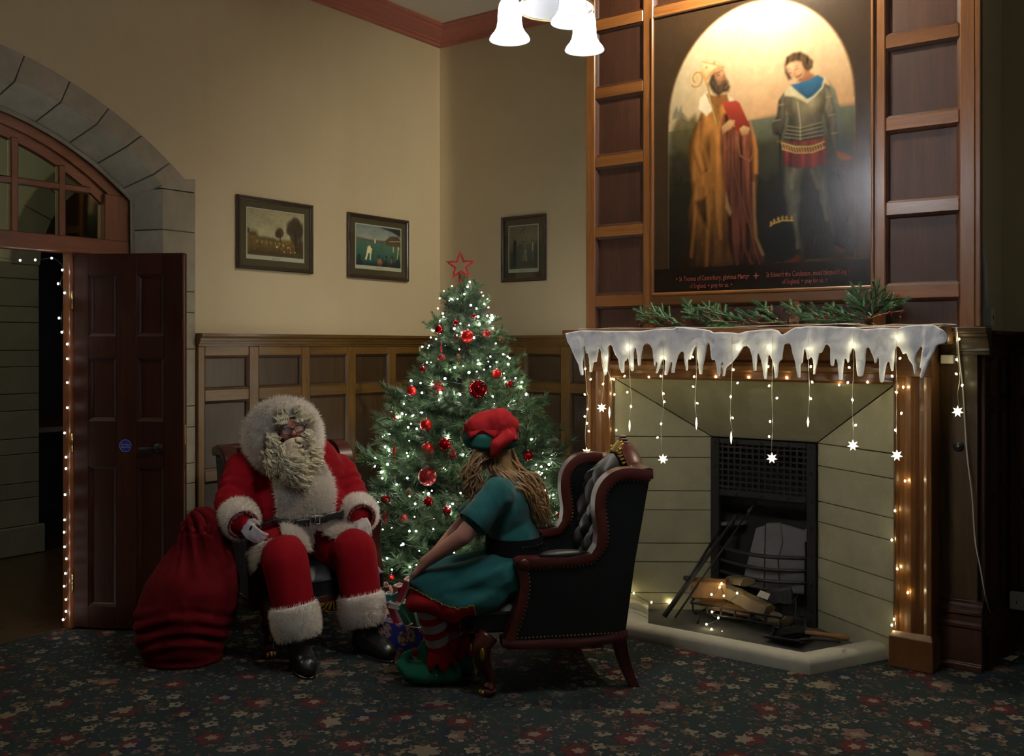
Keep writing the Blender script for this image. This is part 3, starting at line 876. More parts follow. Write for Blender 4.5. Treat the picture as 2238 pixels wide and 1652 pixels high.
for (a, b) in ((SX0, SI0), (SI1, SX1)):
    fixn(build(MB().prism([(a, YP + y, z) for y, z in [(.06, 1.40), (-.02, 1.40), (-.026, 1.43), (-.02, 1.56), (.06, 1.56)]], (b - a, 0, 0)), 'capital', M['oak_x'], fs, bevel=.003))
sh = MB()
spr = [(.17, 1.555), (-.035, 1.555), (-.05, 1.575), (-.07, 1.58), (-.09, 1.598), (-.12, 1.602), (-.135, 1.612), (-.15, 1.614), (-.15, 1.640), (.17, 1.640)]
sh.prism([(-3.17, YP + y, z) for y, z in spr], (-1.085 + 3.17, 0, 0))
fixn(build(sh, 'mantelshelf', M['oak_x'], fs, bevel=.003))
# set-back flank beside the pilaster
flk = build(MB().box(-1.158, -.992, 5.095, 5.13, .33, 1.52), 'flank_panel', M['panel_z'], fs)
pp = [(5.13, 0), (5.045, 0), (5.045, .03), (5.06, .036), (5.06, .20), (5.052, .205), (5.052, .222), (5.066, .228), (5.066, .262), (5.056, .268), (5.056, .285), (5.075, .292), (5.075, .305), (5.085, .312), (5.085, .328), (5.13, .334)]
fixn(build(MB().prism([(-1.165, y, z) for y, z in pp], (.20, 0, 0)), 'flank_plinth', M['panel_d'], fs, bevel=.002))
cpp = [(5.13, 1.505), (5.085, 1.505), (5.08, 1.522), (5.066, 1.524), (5.07, 1.535), (5.062, 1.56), (5.05, 1.575), (5.046, 1.588), (5.03, 1.592), (5.02, 1.606), (5.005, 1.612), (5.0, 1.637), (5.13, 1.637)]
fixn(build(MB().prism([(-1.15, y, z) for y, z in cpp], (.215, 0, 0)), 'flank_cornice', M['panel_z'], fs, bevel=.002))

st = thing('stone_fireplace', 'pale stone fireplace recess with splayed cheeks and a sloping hood', 'fireplace', (-2.13, 5.1, 0))
YA, YI, IX0, IX1, ZT, ZI = 4.975, 5.30, -2.457, -1.833, 1.36, 1.022
zc = [0, .109, .289, .398, .592, .703, .897, 1.018]
for s_ in (0, 1):
    A = Vector((SI0, YA, 0)) if s_ == 0 else Vector((SI1, YA, 0))
    B = Vector((IX0, YI, 0)) if s_ == 0 else Vector((IX1, YI, 0))
    n = Vector((-(B - A).y, (B - A).x, 0)).normalized() * .06
    if (n.x > 0) == (s_ == 0): n = -n
    for z0, z1 in zip(zc, zc[1:]):
        g = .002
        fixn(build(MB().prism([A + Vector((0, 0, z0 + g)), B + Vector((0, 0, z0 + g)), B + Vector((0, 0, z1 - g)), A + Vector((0, 0, z1 - g))], n), 'stone', M['pale'], st, bevel=.0025))
    fixn(build(MB().prism([A + Vector((0, 0, 1.022)), B + Vector((0, 0, 1.020)), A + Vector((0, 0, ZT - .002))], n), 'stone', M['pale'], st, bevel=.0025))
    fixn(build(MB().prism([A + n * .3, B + n * .3, B + n * .3 + Vector((0, 0, 1.0)), A + n * .3 + Vector((0, 0, 1.3))], n * .4), 'joint_backing', M['mortar'], st))
hood = MB().prism([(SI0 + .002, YA, ZT), (SI1 - .002, YA, ZT), (IX1 - .002, YI, ZI), (IX0 + .002, YI, ZI)], (0, .05, .06))
fixn(build(hood, 'hood_stone', M['pale'], st, bevel=.002))
build(MB().box(SI0 - .02, SI1 + .02, 5.44, 5.66, .02, 1.4).box(IX0 - .05, IX0 - .001, 5.305, 5.5, 0, 1.02).box(IX1 + .001, IX1 + .05, 5.305, 5.5, 0, 1.02), 'firebox', M['soot'], st)
fixn(build(MB().prism([(-2.86, 5.0, -.02), (-2.60, 4.60, -.02), (-1.64, 4.60, -.02), (-1.40, 5.0, -.02), (-1.40, 5.6, -.02), (-2.86, 5.6, -.02)], (0, 0, .032)), 'hearth_floor', plain('ash_floor', (.05, .045, .038), .9, nscale=14, namt=.5), st))

kb = thing('hearth_kerb', 'pale rounded stone kerb around the hearth', 'hearth', (-2.12, 4.6, 0))
kpath = [(-2.885, 5.03), (-2.63, 4.555), (-1.612, 4.555), (-1.376, 5.03)]
kprof = [(0, 0), (0, .045), (-.008, .062), (-.022, .071), (-.05, .074), (-.12, .062), (-.14, .05), (-.14, 0)]
# run clockwise so the room side is the outer edge: one stone per side
for i in range(3):
    m = sweep([kpath[max(i - 1, 0)], kpath[i], kpath[i + 1], kpath[min(i + 2, 3)]] if False else kpath, kprof)
    k = len(kprof) + 1
    sub = MB(); off = i * k
    sub.v = m.v[off:off + 2 * k]
    sub.f = [(j, j + 1, j + 1 + k, j + k) for j in range(k - 1)] + [tuple(range(k - 1)), tuple(k + j for j in range(k - 1))]
    sub.mi = [0] * len(sub.f)
    fixn(build(sub, 'kerb_stone', M['hearth'], kb, True, angle=40))

# cast-iron register front
ir = thing('iron_grate', 'black cast iron fire front with a square lattice and curved bars', 'grate', (-2.145, YI, 0))
X0, X1 = IX0 + .003, IX1 - .003
for a, b in ((X0, X0 + .052), (X1 - .052, X1)): build(MB().box(a, b, YI - .022, YI + .012, .012, 1.015), 'upright', M['iron'], ir, bevel=.004)
build(MB().box(X0 + .052, X1 - .052, YI - .020, YI + .01, .985, 1.015), 'top_rail', M['iron'], ir, bevel=.004)
build(MB().box(X0 + .052, X1 - .052, YI - .020, YI + .01, .685, .722), 'bottom_rail', M['iron'], ir, bevel=.004)
lat = MB()
u0, u1, z0, z1 = X0 + .052, X1 - .052, .722, .985
for k in range(14):
    x = u0 + (u1 - u0) * (k + .5) / 14
    lat.box(x - .0055, x + .0055, YI - .012, YI - .004, z0, z1)
for k in range(8):
    z = z0 + (z1 - z0) * (k + .5) / 8
    lat.box(u0, u1, YI - .013, YI - .005, z - .0055, z + .0055)
build(lat, 'lattice', M['iron'], ir)
bt = MB().ell((0, 0, 0), ((.009, 0, 0), (0, .007, 0), (0, 0, .009)), 8, 6)
b0 = build(bt, 'bolt', M['iron'], ir, True)
bpos = [(x, z) for x in (X0 + .026, X1 - .026) for z in (.1, .25, .4, .55, .7, .85, .99)] + [(X0 + f * (X1 - X0), z) for f in (.25, .5, .75) for z in (.703, 1.0)]
me = b0.data; off = me.vertices[0].co.copy()
setco(me, co(me) + np.array(org(ir)))
for i, (x, z) in enumerate(bpos):
    p = Vector((x, YI - .022, z)) - org(ir)
    if i == 0: b0.location = p
    else: o = b0.copy(); COL.objects.link(o); o.parent = ir; o.location = p
for z, bow, rr in ((.385, .05, .011), (.315, .055, .010), (.25, .055, .010)):
    pts = [(X0 + .05 + (X1 - X0 - .1) * t, YI - .005 - bow * math.sin(math.pi * t), z - .01 * math.sin(math.pi * t)) for t in np.linspace(0, 1, 14)]
    build(MB().tube(pts, rr, 8), 'grate_bar', M['iron'], ir, True)
# fire bricks at the back of the grate
fb = thing('cracked_firebricks', 'cracked pale fire bricks standing in the grate behind the bars', 'bricks', (-2.1, 5.40, .2))
fixn(build(MB().prism([(-2.30, 5.36, .16), (-2.165, 5.36, .16), (-2.165, 5.38, .52), (-2.22, 5.38, .50)], (0, .03, 0)), 'brick', M['firebrick'], fb, bevel=.004))
fixn(build(MB().prism([(-2.160, 5.36, .16), (-2.07, 5.36, .16), (-2.085, 5.37, .33), (-2.06, 5.375, .44), (-2.075, 5.38, .545), (-2.160, 5.38, .535)], (0, .03, 0)), 'brick', M['firebrick'], fb, bevel=.004))
fixn(build(MB().prism([(-2.066, 5.36, .16), (-1.93, 5.36, .16), (-1.93, 5.38, .515), (-2.071, 5.38, .54), (-2.056, 5.375, .44), (-2.081, 5.37, .33)], (0, .03, 0)), 'brick', M['firebrick'], fb, bevel=.004))
fixn(build(MB().prism([(-2.42, 5.33, .50), (-2.29, 5.36, .515), (-2.29, 5.36, .535), (-2.42, 5.33, .52)], (0, .05, 0)), 'ledge', M['firebrick'], fb))
fixn(build(MB().prism([(-1.925, 5.36, .46), (-1.86, 5.35, .46), (-1.86, 5.35, .54), (-1.925, 5.36, .53)], (0, .05, 0)), 'ledge', M['firebrick'], fb))

# tools and logs on the hearth
def poker(name, label, p0, p1, r):
    t = thing(name, label, 'fire iron', p0)
    p0, p1 = Vector(p0), Vector(p1)
    build(MB().tube([p0, p0.lerp(p1, .5), p1], [r, r * .9, r * .8], 8), 'shaft', M['iron'], t, True)
    d = (p1 - p0).normalized()
    build(MB().lathe([(0, 0), (r * 1.6, .006), (r * 1.9, .03), (r, .055), (r * 1.4, .07), (r * .8, .09)], p1 - d * .01, 10, az=d), 'handle', M['iron'], t, True)
    return t
t1 = poker('fire_tongs', 'long black iron tongs leaning on the fire front beside the cheek stones', (-2.50, 4.80, .075), (-2.33, 5.262, .52), .011)
build(MB().tube([Vector((-2.515, 4.81, .075)), Vector((-2.45, 5.0, .25)), Vector((-2.375, 5.235, .50))], .008, 8), 'second_arm', M['iron'], t1, True)
build(MB().tube([(-2.45, 4.99, .255), (-2.46, 4.96, .26)], .014, 8), 'rivet', M['iron'], t1, True)
poker('fire_poker', 'thin black iron poker leaning with its hook inside the grate', (-2.47, 4.86, .06), (-2.235, 5.31, .60), .006)

bk_ = thing('log_basket', 'low black wire log basket on short feet in front of the grate', 'basket', (-2.16, 5.08, .012))
wf = MB()
for t in np.linspace(0, 1, 7):
    x = -2.42 + .50 * t
    wf.tube([(x, 4.975, .125), (x, 4.985, .08), (x, 5.02, .055), (x, 5.16, .055), (x, 5.20, .09), (x, 5.205, .20)], .006, 6)
wf.tube([(-2.43, 4.975, .125), (-1.91, 4.975, .125), (-1.91, 5.205, .20), (-2.43, 5.205, .20)], .007, 6, closed=True)
wf.tube([(-2.42, 4.985, .08), (-1.92, 4.985, .08)], .006, 6)
build(wf, 'wire_frame', M['iron'], bk_, True)
for x in (-2.38, -1.96):
    for y in (5.0, 5.19):
        build(MB().tube([(x, y, .065), (x, y - .01, .04), (x - .015, y - .02, .014)], .008, 6), 'foot', M['iron'], bk_, True)
def log(name, label, c, L, ang, tilt, ht, wd, mat, seed):
    r = random.Random(seed)
    prof = [(-wd * .5, -ht * .3), (-wd * .1, -ht * .5), (wd * .45, -ht * .35), (wd * .5, ht * .15), (wd * .1, ht * .5), (-wd * .35, ht * .38)]
    ax = Vector((math.cos(ang) * math.cos(tilt), math.sin(ang) * math.cos(tilt), math.sin(tilt)))
    sx = Vector((-math.sin(ang), math.cos(ang), 0)); up = ax.cross(sx)
    rows = []
    for k in range(7):
        t = k / 6 - .5
        rows.append([Vector(c) + ax * (t * L) + sx * (a + r.uniform(-.004, .004)) + up * (b + r.uniform(-.004, .004)) for a, b in prof])
        rows[-1].append(rows[-1][0].copy())
    m = MB().grid(rows); n = len(prof) + 1
    m.f += [tuple(range(n - 1)), tuple(6 * n + j for j in range(n - 1))]; m.mi += [0, 0]
    o = fixn(build(m, name, mat, bevel=.004, loc=c))
    return tag(o, label, 'log', 'split logs in the hearth basket')
LG = 'split logs in the hearth basket'
log('log', 'stubby orange split log with a fairy light draped over it', (-2.36, 5.06, .195), .19, R(20), 0, .12, .13, M['log'], 1)
log('log', 'long pale weathered log sloping down the basket, widest of the pile', (-2.14, 5.06, .165), .30, R(-14), R(-12), .085, .11, M['log2'], 2)
log('log', 'dark small log end at the low end of the basket', (-1.99, 5.06, .095), .16, R(-20), R(-10), .07, .085, M['log2'], 3)
log('log', 'thin upright wedge of firewood behind the pale log', (-2.215, 5.14, .245), .15, R(-30), R(6), .05, .10, M['log2'], 4)
log('log', 'shaded log at the bottom of the hearth basket', (-2.27, 5.11, .105), .3, R(-5), 0, .08, .10, M['log'], 5)
log('log', 'charred block standing at the back of the basket', (-1.99, 5.165, .185), .13, R(10), R(10), .10, .06, M['soot'], 6)
tg = tag(build(MB().prism([(-2.06, 5.005, .212), (-2.00, 5.005, .200), (-1.995, 5.03, .226), (-2.05, 5.03, .238)], (0, .002, .001)), 'price_tag', M['paper'], loc=(-2.02, 5.01, .21)), 'small white paper label stuck on the pale log', 'label')
sv = thing('hearth_shovel', 'black hearth shovel and brush with a turned wooden handle', 'shovel', (-1.75, 4.95, .02))
pan = MB()
pan.grid([[(-1.97 + .20 * t, 4.86 + .20 * u - .02 * t, .02 + .02 * abs(2 * u - 1) ** 3 * 1.5 + .012 * t) for u in np.linspace(0, 1, 8)] for t in np.linspace(0, 1, 8)])
po = build(pan, 'pan', M['iron'], sv, True); po.modifiers.new('s', 'SOLIDIFY').thickness = .004
build(MB().tube([(-1.80, 4.94, .04), (-1.72, 4.95, .055), (-1.60, 4.96, .06)], [.008, .007, .007], 8), 'shank', M['iron'], sv, True)
build(MB().lathe([(0, 0), (.010, .004), (.013, .05), (.011, .10), (.014, .16), (.017, .20), (.012, .225), (0, .23)], (-1.80, 5.01, .062), 12, az=(.99, .02, .04)), 'handle', M['log'], sv, True)
br = MB()
for k in range(260):
    a = Vector((-1.815 + rng.uniform(-.02, .02), 5.0 + rng.uniform(-.03, .03), .065 + rng.uniform(-.01, .02)))
    br.tube([a, a + Vector((-.09 + rng.uniform(-.02, .02), rng.uniform(-.025, .025), -.022 + rng.uniform(-.012, .012)))], .0012, 3, cap=False)
build(br, 'bristles', M['soot'], sv)
# ------------------------------------------------------------------ wing armchairs
def resample(pts, n):
    pts = [Vector(p) for p in pts]; L = [0]
    for a, b in zip(pts, pts[1:]): L.append(L[-1] + (b - a).length)
    out = []
    for k in range(n):
        t = L[-1] * k / (n - 1); i = 0
        while i < len(L) - 2 and L[i + 1] < t: i += 1
        f = (t - L[i]) / max(L[i + 1] - L[i], 1e-9)
        out.append(pts[i].lerp(pts[i + 1], f))
    return out
def crom(pts, n):
    """smooth curve through points"""
    P = [Vector(p) for p in pts]; out = []
    Q = [P[0] * 2 - P[1]] + P + [P[-1] * 2 - P[-2]]
    for i in range(len(P) - 1):
        a, b, c_, d = Q[i:i + 4]
        for k in range(n):
            t = k / n
            out.append(.5 * ((2 * b) + (c_ - a) * t + (2 * a - 5 * b + 4 * c_ - d) * t * t + (3 * b - a - 3 * c_ + d) * t ** 3))
    return out + [P[-1]]
def wing_chair(label, loc, rz):
    ch = thing('wing_armchair', label, 'armchair', loc, 'matching wing armchairs', rotz=rz)
    top = crom([(-.40, .985), (-.315, 1.0), (-.235, .992), (-.175, .953), (-.14, .89), (-.134, .81), (-.146, .72), (-.140, .655)], 5) + [Vector((-.118, .622))]
    arm = [Vector((-.02, .612)), Vector((.10, .612)), Vector((.20, .612)), Vector((.222, .603))]
    fr_ = crom([(.225, .595), (.212, .55), (.206, .47), (.232, .37), (.266, .275), (.285, .232)], 4)
    path_ = [Vector((p.x, p.y)) for p in (top + arm + fr_)]
    n = len(path_); nm = []
    for i in range(n):
        d = (path_[min(i + 1, n - 1)] - path_[max(i - 1, 0)]).normalized(); nm.append(Vector((-d.y, d.x)))
    # nm points outwards (up / forward) when walking from the back of the wing to the front foot
    if nm[2].y < 0: nm = [-q for q in nm]
    wd = [.048 if i < len(top) - 2 else .040 for i in range(n)]
    inner = [p - q * w for p, q, w in zip(path_, nm, wd)]
    low = [(.285, .232), (.20, .216), (.05, .214), (-.12, .214), (-.22, .222), (-.285, .238)]
    back = [(-.285, .238), (-.325, .58), (-.40, .985)]
    nails = MB()
    def nail(p, d=.0042): nails.ell(p, ((d, 0, 0), (0, d, 0), (0, 0, d)), 6, 4)
    for sx in (-1, 1):
        X = lambda v: sx * v
        poly = [(X(.305), p[0], p[1]) for p in [*[(q.x, q.y) for q in inner], (.2, .25), (-.12, .245), (-.28, .26), *back[1:]]]
        fixn(build(MB().prism(poly, (X(.045), 0, 0)), 'side_panel', M['leather'], ch))
        rows = [[(X(.292), o.x, o.y), (X(.366), o.x, o.y), (X(.372), (o.x + i_.x) / 2, (o.y + i_.y) / 2), (X(.366), i_.x, i_.y), (X(.292), i_.x, i_.y), (X(.286), (o.x + i_.x) / 2, (o.y + i_.y) / 2), (X(.292), o.x, o.y)] for o, i_ in zip(path_, inner)]
        g = MB().grid(rows); g.f += [tuple(range(6)), tuple((n - 1) * 7 + j for j in range(6))]; g.mi += [0, 0]
        fixn(build(g, 'side_frame', M['mahog'], ch, True, angle=45))
        rl = MB().grid([[(X(.29), y, z), (X(.37), y, z), (X(.374), y, z + .02), (X(.366), y, z + .036), (X(.29), y, z + .036), (X(.29), y, z)] for y, z in [(p.x, p.y) for p in crom([(*q, 0) for q in low], 4)]])
        fixn(build(rl, 'side_rail', M['mahog'], ch, True, angle=45))
        for p in resample([q - m_ * .007 for q, m_ in zip(inner, nm)], 74)[1:]:
            nail((X(.351), p.x, p.y)); nail((X(.304), p.x, p.y))
        for k in range(30): nail((X(.352), -.27 + .5 * k / 29, .262))
        pad = MB().ell((X(.329), 0.0, .618), ((.034, 0, 0), (0, .118, 0), (0, 0, .022)), 12, 8)
        build(pad, 'arm_pad', M['leather2'], ch, True)
        ft = MB().lathe([(0, .010), (.015, .009), (.024, .004), (.026, 0)], (X(.37), .19, .588), 14, az=(sx, 0, 0))
        build(ft, 'arm_rosette', M['mahog'], ch, True)
        # legs
        fl_ = MB().tube(crom([(X(.30), .335, .27), (X(.315), .372, .215), (X(.314), .360, .15), (X(.302), .325, .075), (X(.306), .335, .03)], 4), [.048, .047, .046, .045, .044, .043, .041, .038, .034, .030, .026, .024, .022, .022, .024, .028, .030][:17], 10)
        fl_.ell((X(.307), .338, .022), ((.034, 0, 0), (0, .038, 0), (0, 0, .022)), 12, 8)
        lg = build(fl_, 'leg', M['mahog'], ch, True)
        tl = MB()
        for k in (-1, 0, 1): tl.ell((X(.307 + .018 * k), .370 - abs(k) * .006, .018), ((.008, 0, 0), (0, .012, 0), (0, 0, .014)), 8, 6)
        for k in range(5): tl.ell((X(.316) + .006 * math.sin(k * 2), .415 - .0055 * k, .222 - .028 * k), ((.013 - .0015 * k, 0, 0), (0, .006, 0), (0, 0, .018)), 8, 6)
        tl.ell((X(.36), .372, .20), ((.006, 0, 0), (0, .012, 0), (0, 0, .03)), 8, 6)
        build(tl, 'gilt_carving', M['gold'], lg, True)
        r2 = MB(); qs = crom([(X(.285), -.262, .262), (X(.287), -.272, .18), (X(.292), -.30, .08), (X(.296), -.335, 0)], 4)
        r2.grid([[(q.x - w, q.y - w, q.z), (q.x + w, q.y - w, q.z), (q.x + w, q.y + w, q.z), (q.x - w, q.y + w, q.z), (q.x - w, q.y - w, q.z)] for q, w in zip(qs, np.linspace(.032, .022, len(qs)))])
        r2.f += [(0, 1, 2, 3), tuple((len(qs) - 1) * 5 + j for j in range(4))]; r2.mi += [0, 0]
        fixn(build(r2, 'leg', M['mahog'], ch, bevel=.004))
    # back: leather outside, deep-buttoned inside
    def top_z(x): return .985 + .075 * max(0, 1 - (abs(x) / .20) ** 2) ** 1.0 + .012 * (1 - min(1, abs(x) / .31))
    bp = MB(); rows = []
    for k in range(13):
        x = -.315 + .63 * k / 12
        rows.append([(x, -.262, .24), (x, -.31, .58), (x, -.388, top_z(x) - .03), (x, -.36, top_z(x) - .03), (x, -.285, .58), (x, -.23, .24), (x, -.262, .24)])
    fixn(build(bp.grid(rows), 'back_panel', M['leather'], ch, True, angle=45))
    nx, nz = 61, 61; G = []
    buttons = []
    for i in range(nz):
        v = i / (nz - 1); row = []
        for k in range(nx):
            x = -.292 + .584 * k / (nx - 1)
            z = .43 + (top_z(x) - .045 - .43) * v
            yb = -.235 + (-.335 + .235) * ((z - .43) / .6)
            a_, b_ = x / .095, (z - .50) / .085
            # diamond lattice: buttons where a+b and a-b are both whole
            p_, q_ = (a_ + b_) / 2, (a_ - b_) / 2
            fp, fq = abs(p_ - round(p_)), abs(q_ - round(q_))
            crease = min(fp, fq)
            dist = math.hypot(p_ - round(p_), q_ - round(q_))
            puff = .034 * min(1, (crease * 3.2)) ** .6 + .012 * min(1, dist * 3)
            edge = min(1, min(v, 1 - v, k / (nx - 1), 1 - k / (nx - 1)) * 9)
            row.append((x, yb + .012 + puff * edge + .030 * edge, z))
        G.append(row)
    build(MB().grid(G, flip=True), 'buttoned_back', M['leather2'], ch, True)
    bb = MB()
    for p_ in range(-8, 12):
        for q_ in range(-12, 8):
            x, z = (p_ + q_) * .095, .50 + (p_ - q_) * .085
            if abs(x) < .27 and .46 < z < top_z(x) - .09:
                bb.ell((x, -.235 - .1667 * (z - .43) + .048, z), ((.009, 0, 0), (0, .006, 0), (0, 0, .009)), 8, 6)
    build(bb, 'buttons', M['leather'], ch, True)
    # shaped top rail
    n2 = 41; rows = []
    for k in range(n2):
        x = -.345 + .69 * k / (n2 - 1); t = top_z(x) + .012
        y = -.375
        rows.append([(x, y - .038, t - .05), (x, y - .036, t - .006), (x, y - .018, t), (x, y + .02, t - .004), (x, y + .034, t - .02), (x, y + .030, t - .055), (x, y - .038, t - .05)])
    g = MB().grid(rows); g.f += [tuple(range(6)), tuple((n2 - 1) * 7 + j for j in range(6))]; g.mi += [0, 0]
    tr_ = fixn(build(g, 'top_rail', M['mahog'], ch, True, angle=50))
    cv = MB()
    for k in range(-3, 4):
        a = k * R(13)
        p0 = Vector((.007 * k, -.338, 1.022)); p1 = p0 + Vector((math.sin(a) * .070, -.028, math.cos(a) * (.074 - .006 * abs(k))))
        cv.tube([p0, p0.lerp(p1, .45) + Vector((0, .012, 0)), p0.lerp(p1, .85) + Vector((0, .006, 0)), p1], [.004, .0085, .0095, .005], 8)
    for sx in (-1, 1):
        for k in range(6):
            p0 = Vector((sx * (.050 + .020 * k), -.336, 1.026 - .006 * k - .0010 * k * k)); p1 = p0 + Vector((sx * .016, -.010, .030 - .004 * k))
            cv.tube([p0, p0.lerp(p1, .5) + Vector((0, .007, 0)), p1], [.004, .009, .004], 6)
        cv.tube([(sx * (.070 + .013 * math.cos(a)), -.335, 1.048 + .011 * math.sin(a)) for a in np.linspace(0, 5, 12)], .0045, 6)
    build(cv, 'gilt_shell', M['gold'], tr_, True)
    st_ = MB()
    for k in range(4): st_.box(-.03 + .004 * k, .03 - .004 * k, -.405 + .006 * k, -.355, 1.058 + .014 * k, 1.072 + .014 * k)
    build(st_, 'stepped_crest', M['mahog'], tr_, bevel=.003)
    # seat
    s = MB(); rows = []
    for i in range(17):
        u = -1 + 2 * i / 16; row = []
        for k in range(17):
            w = -1 + 2 * k / 16
            e = (1 - abs(u) ** 6) ** .35 * (1 - abs(w) ** 6) ** .35
            row.append((.288 * u, .095 + .325 * w, .365 + .080 * e))
        rows.append(row)
    s.grid(rows, flip=False)
    bmn = MB(); bmn.box(-.288, .288, -.23, .42, .27, .366)
    build(bmn, 'seat_base', M['leather'], ch, bevel=.012)
    fixn(build(s, 'seat_cushion', M['leather2'], ch, True))
    build(MB().tube([(-.29, .421, .364), (.29, .421, .364)], .006, 8).tube([(-.29, .421, .285), (.29, .421, .285)], .004, 8), 'seat_piping', M['leather2'], ch, True)
    ap = crom([(-.31, .40, .262), (-.2, .41, .235), (-.08, .412, .222), (0, .412, .205), (.08, .412, .222), (.2, .41, .235), (.31, .40, .262)], 4)
    rows = [[(p.x, .395, .285), (p.x, .425, .285), (p.x, .428, (p.z + .28) / 2), (p.x, .42, p.z), (p.x, .395, p.z), (p.x, .395, .285)] for p in ap]
    apo = fixn(build(MB().grid(rows), 'apron', M['mahog'], ch, True, angle=45))
    ac = MB()
    for k in range(-3, 4):
        a = k * R(22)
        ac.tube([(.010 * k, .428, .258), (.010 * k + .05 * math.sin(a), .431, .258 - .045 * math.cos(a))], [.004, .007], 6)
    for sx in (-1, 1):
        ac.tube([(sx * (.062 + .02 * math.cos(a)), .429, .238 + .016 * math.sin(a)) for a in np.linspace(0, 5.2, 14)], .0042, 6)
        ac.tube([(sx * .05, .429, .215), (sx * .02, .43, .202), (0, .43, .200)], .004, 6)
    build(ac, 'gilt_shell', M['gold'], apo, True)
    for k in range(45): nail((-.29 + .58 * k / 44, -.34, top_z(-.29 + .58 * k / 44) - .052))
    nt = build(nails, 'nail_trim', M['brass'], ch, True); nt['kind'] = 'stuff'
    return ch
chairA = wing_chair('black leather wing armchair against the dado, holding the person in the red suit', (-4.078, 3.62, 0), R(-110))
chairB = wing_chair('black leather wing armchair with buttoned back, holding the person in the green dress', (-2.654, 3.895, 0), R(136.8))
# ------------------------------------------------------------------ people
def unit(v): return Vector(v).normalized()
def hand(mb, W, fwd, up, thumb, k=1., curl=(20, 25, 20), thc=.35, spread=.0):
    """palm, four fingers and a thumb as tapering chains; up = back of the hand"""
    W, fwd, up, thumb = Vector(W), unit(fwd), unit(up), unit(thumb)
    th = unit(thumb - fwd * thumb.dot(fwd)); up = unit(up - fwd * up.dot(fwd) - th * up.dot(th))
    offs = (.030, .010, -.011, -.030); lens = (.92, 1.0, .95, .78); rad = (.0098, .0100, .0096, .0085)
    mb.cone(W - fwd * .01, .026 * k, W + fwd * .03 * k, .024 * k)
    for o, L, r in zip(offs, lens, rad):
        kn = W + fwd * (.088 if o > -.02 else .080) * k + th * o * k + up * .006 * k
        mb.cone(W + fwd * .015 * k + th * o * .55 * k, .017 * k, kn, .0125 * k, 10)
        p, ang = kn, 0.
        for s_, c_ in zip((.046, .028, .022), curl):
            ang += R(c_)
            d = fwd * math.cos(ang) - up * math.sin(ang) + th * (o * spread)
            q = p + d * s_ * L * k
            mb.cone(p, r * 1.08 * k, q, r * .96 * k, 10); p = q; r *= .93
    b = W + fwd * .022 * k + th * .024 * k
    m = b + (fwd * .62 + th * .62 - up * .15) * .042 * k
    mb.cone(W + fwd * .012 * k + th * .008 * k, .018 * k, b + (m - b) * .3, .015 * k, 10)
    mb.cone(b, .0135 * k, m, .012 * k, 10)
    e = m + (fwd * (.9) + th * (.25 - thc) - up * .3).normalized() * .034 * k
    mb.cone(m, .0115 * k, e, .0095 * k, 10)
def head(mb, C, f, r, u, k=1.):
    """skull, jaw, nose, lips, brow and ears; f forwards, r to the picture's right, u up"""
    C = Vector(C)
    P = lambda x, y, z: C + r * x * k + f * y * k + u * z * k
    mb.ell(P(0, -.008, .022), (r * .076 * k, f * .095 * k, u * .098 * k), 20, 14)
    mb.ell(P(0, .022, -.045), (r * .060 * k, f * .066 * k, u * .070 * k), 18, 12)
    mb.cone(P(0, .060, -.092), .022 * k, P(0, .050, -.075), .03 * k)
    mb.cone(P(0, .084, .018), .010 * k, P(0, .108, -.022), .0155 * k, 10)
    for s_ in (-1, 1):
        mb.cone(P(.004 * s_, .100, -.026), .010 * k, P(.015 * s_, .090, -.028), .010 * k, 10)
        mb.cone(P(.014 * s_, .084, .034), .012 * k, P(.046 * s_, .070, .030), .011 * k, 10)
        mb.ell(P(.040 * s_, .064, -.020), (r * .026 * k, f * .022 * k, u * .022 * k), 12, 8)
        mb.ell(P(.078 * s_, -.008, -.008), (r * .010 * k, f * .020 * k, u * .032 * k), 10, 8)
    mb.cone(P(-.018, .082, -.058), .008 * k, P(.018, .082, -.058), .008 * k, 10)
    mb.cone(P(-.014, .081, -.070), .009 * k, P(.014, .081, -.070), .009 * k, 10)
def curl_tube(mb, p0, d, L, rad, turns, thick, side, n=22, taper=.4, sides=5):
    """a ringlet running from p0 along d"""
    d = unit(d); a = unit(Vector(side) - d * Vector(side).dot(d)); b = d.cross(a)
    pts, rr = [], []
    for i in range(n):
        t = i / (n - 1); an = 2 * math.pi * turns * t
        q = rad * (1 - .35 * t)
        pts.append(Vector(p0) + d * L * t + (a * (1 - math.cos(an)) + b * math.sin(an)) * q)
        rr.append(thick * (1 - (1 - taper) * t) * (.6 + .4 * min(1, t * 6)))
    mb.tube(pts, rr, sides)

# --- the seated man in the red suit
p_ = at(655, 1215, 5.22); p_.z = 0
man = thing('person', 'person with a long white curly beard in a red fur-trimmed suit and hood, seated', 'person', p_, 'people in costume')
J = dict(pel=at(655, 1168, 5.28), bel=at(652, 1115, 5.20), che=at(648, 1045, 5.28), nek=at(632, 985, 5.24),
         sR=at(532, 1022, 5.16), sL=at(738, 1022, 5.42), eR=at(505, 1103, 5.00), eL=at(772, 1092, 5.32),
         wR=at(528, 1142, 4.84), wL=at(788, 1128, 5.10), hR=at(600, 1196, 5.17), hL=at(712, 1196, 5.30),
         kR=at(622, 1224, 4.74), kL=at(775, 1206, 4.98), aR=at(655, 1400, 4.70), aL=at(797, 1372, 4.93))
hf = unit(cw(.40, -.90, .10)); hr = unit(cw(.88, .40, .16)); hr = unit(hr - hf * hr.dot(hf)); hu = unit(hr.cross(hf)); hu = hu if hu.z > 0 else -hu
HC = at(631, 938, 5.16)
bf = unit(cw(.42, -.90, 0)); bs = unit(cw(.90, .42, 0))      # torso: forwards, and towards the picture's right
up = Vector((0, 0, 1))
b = MB()
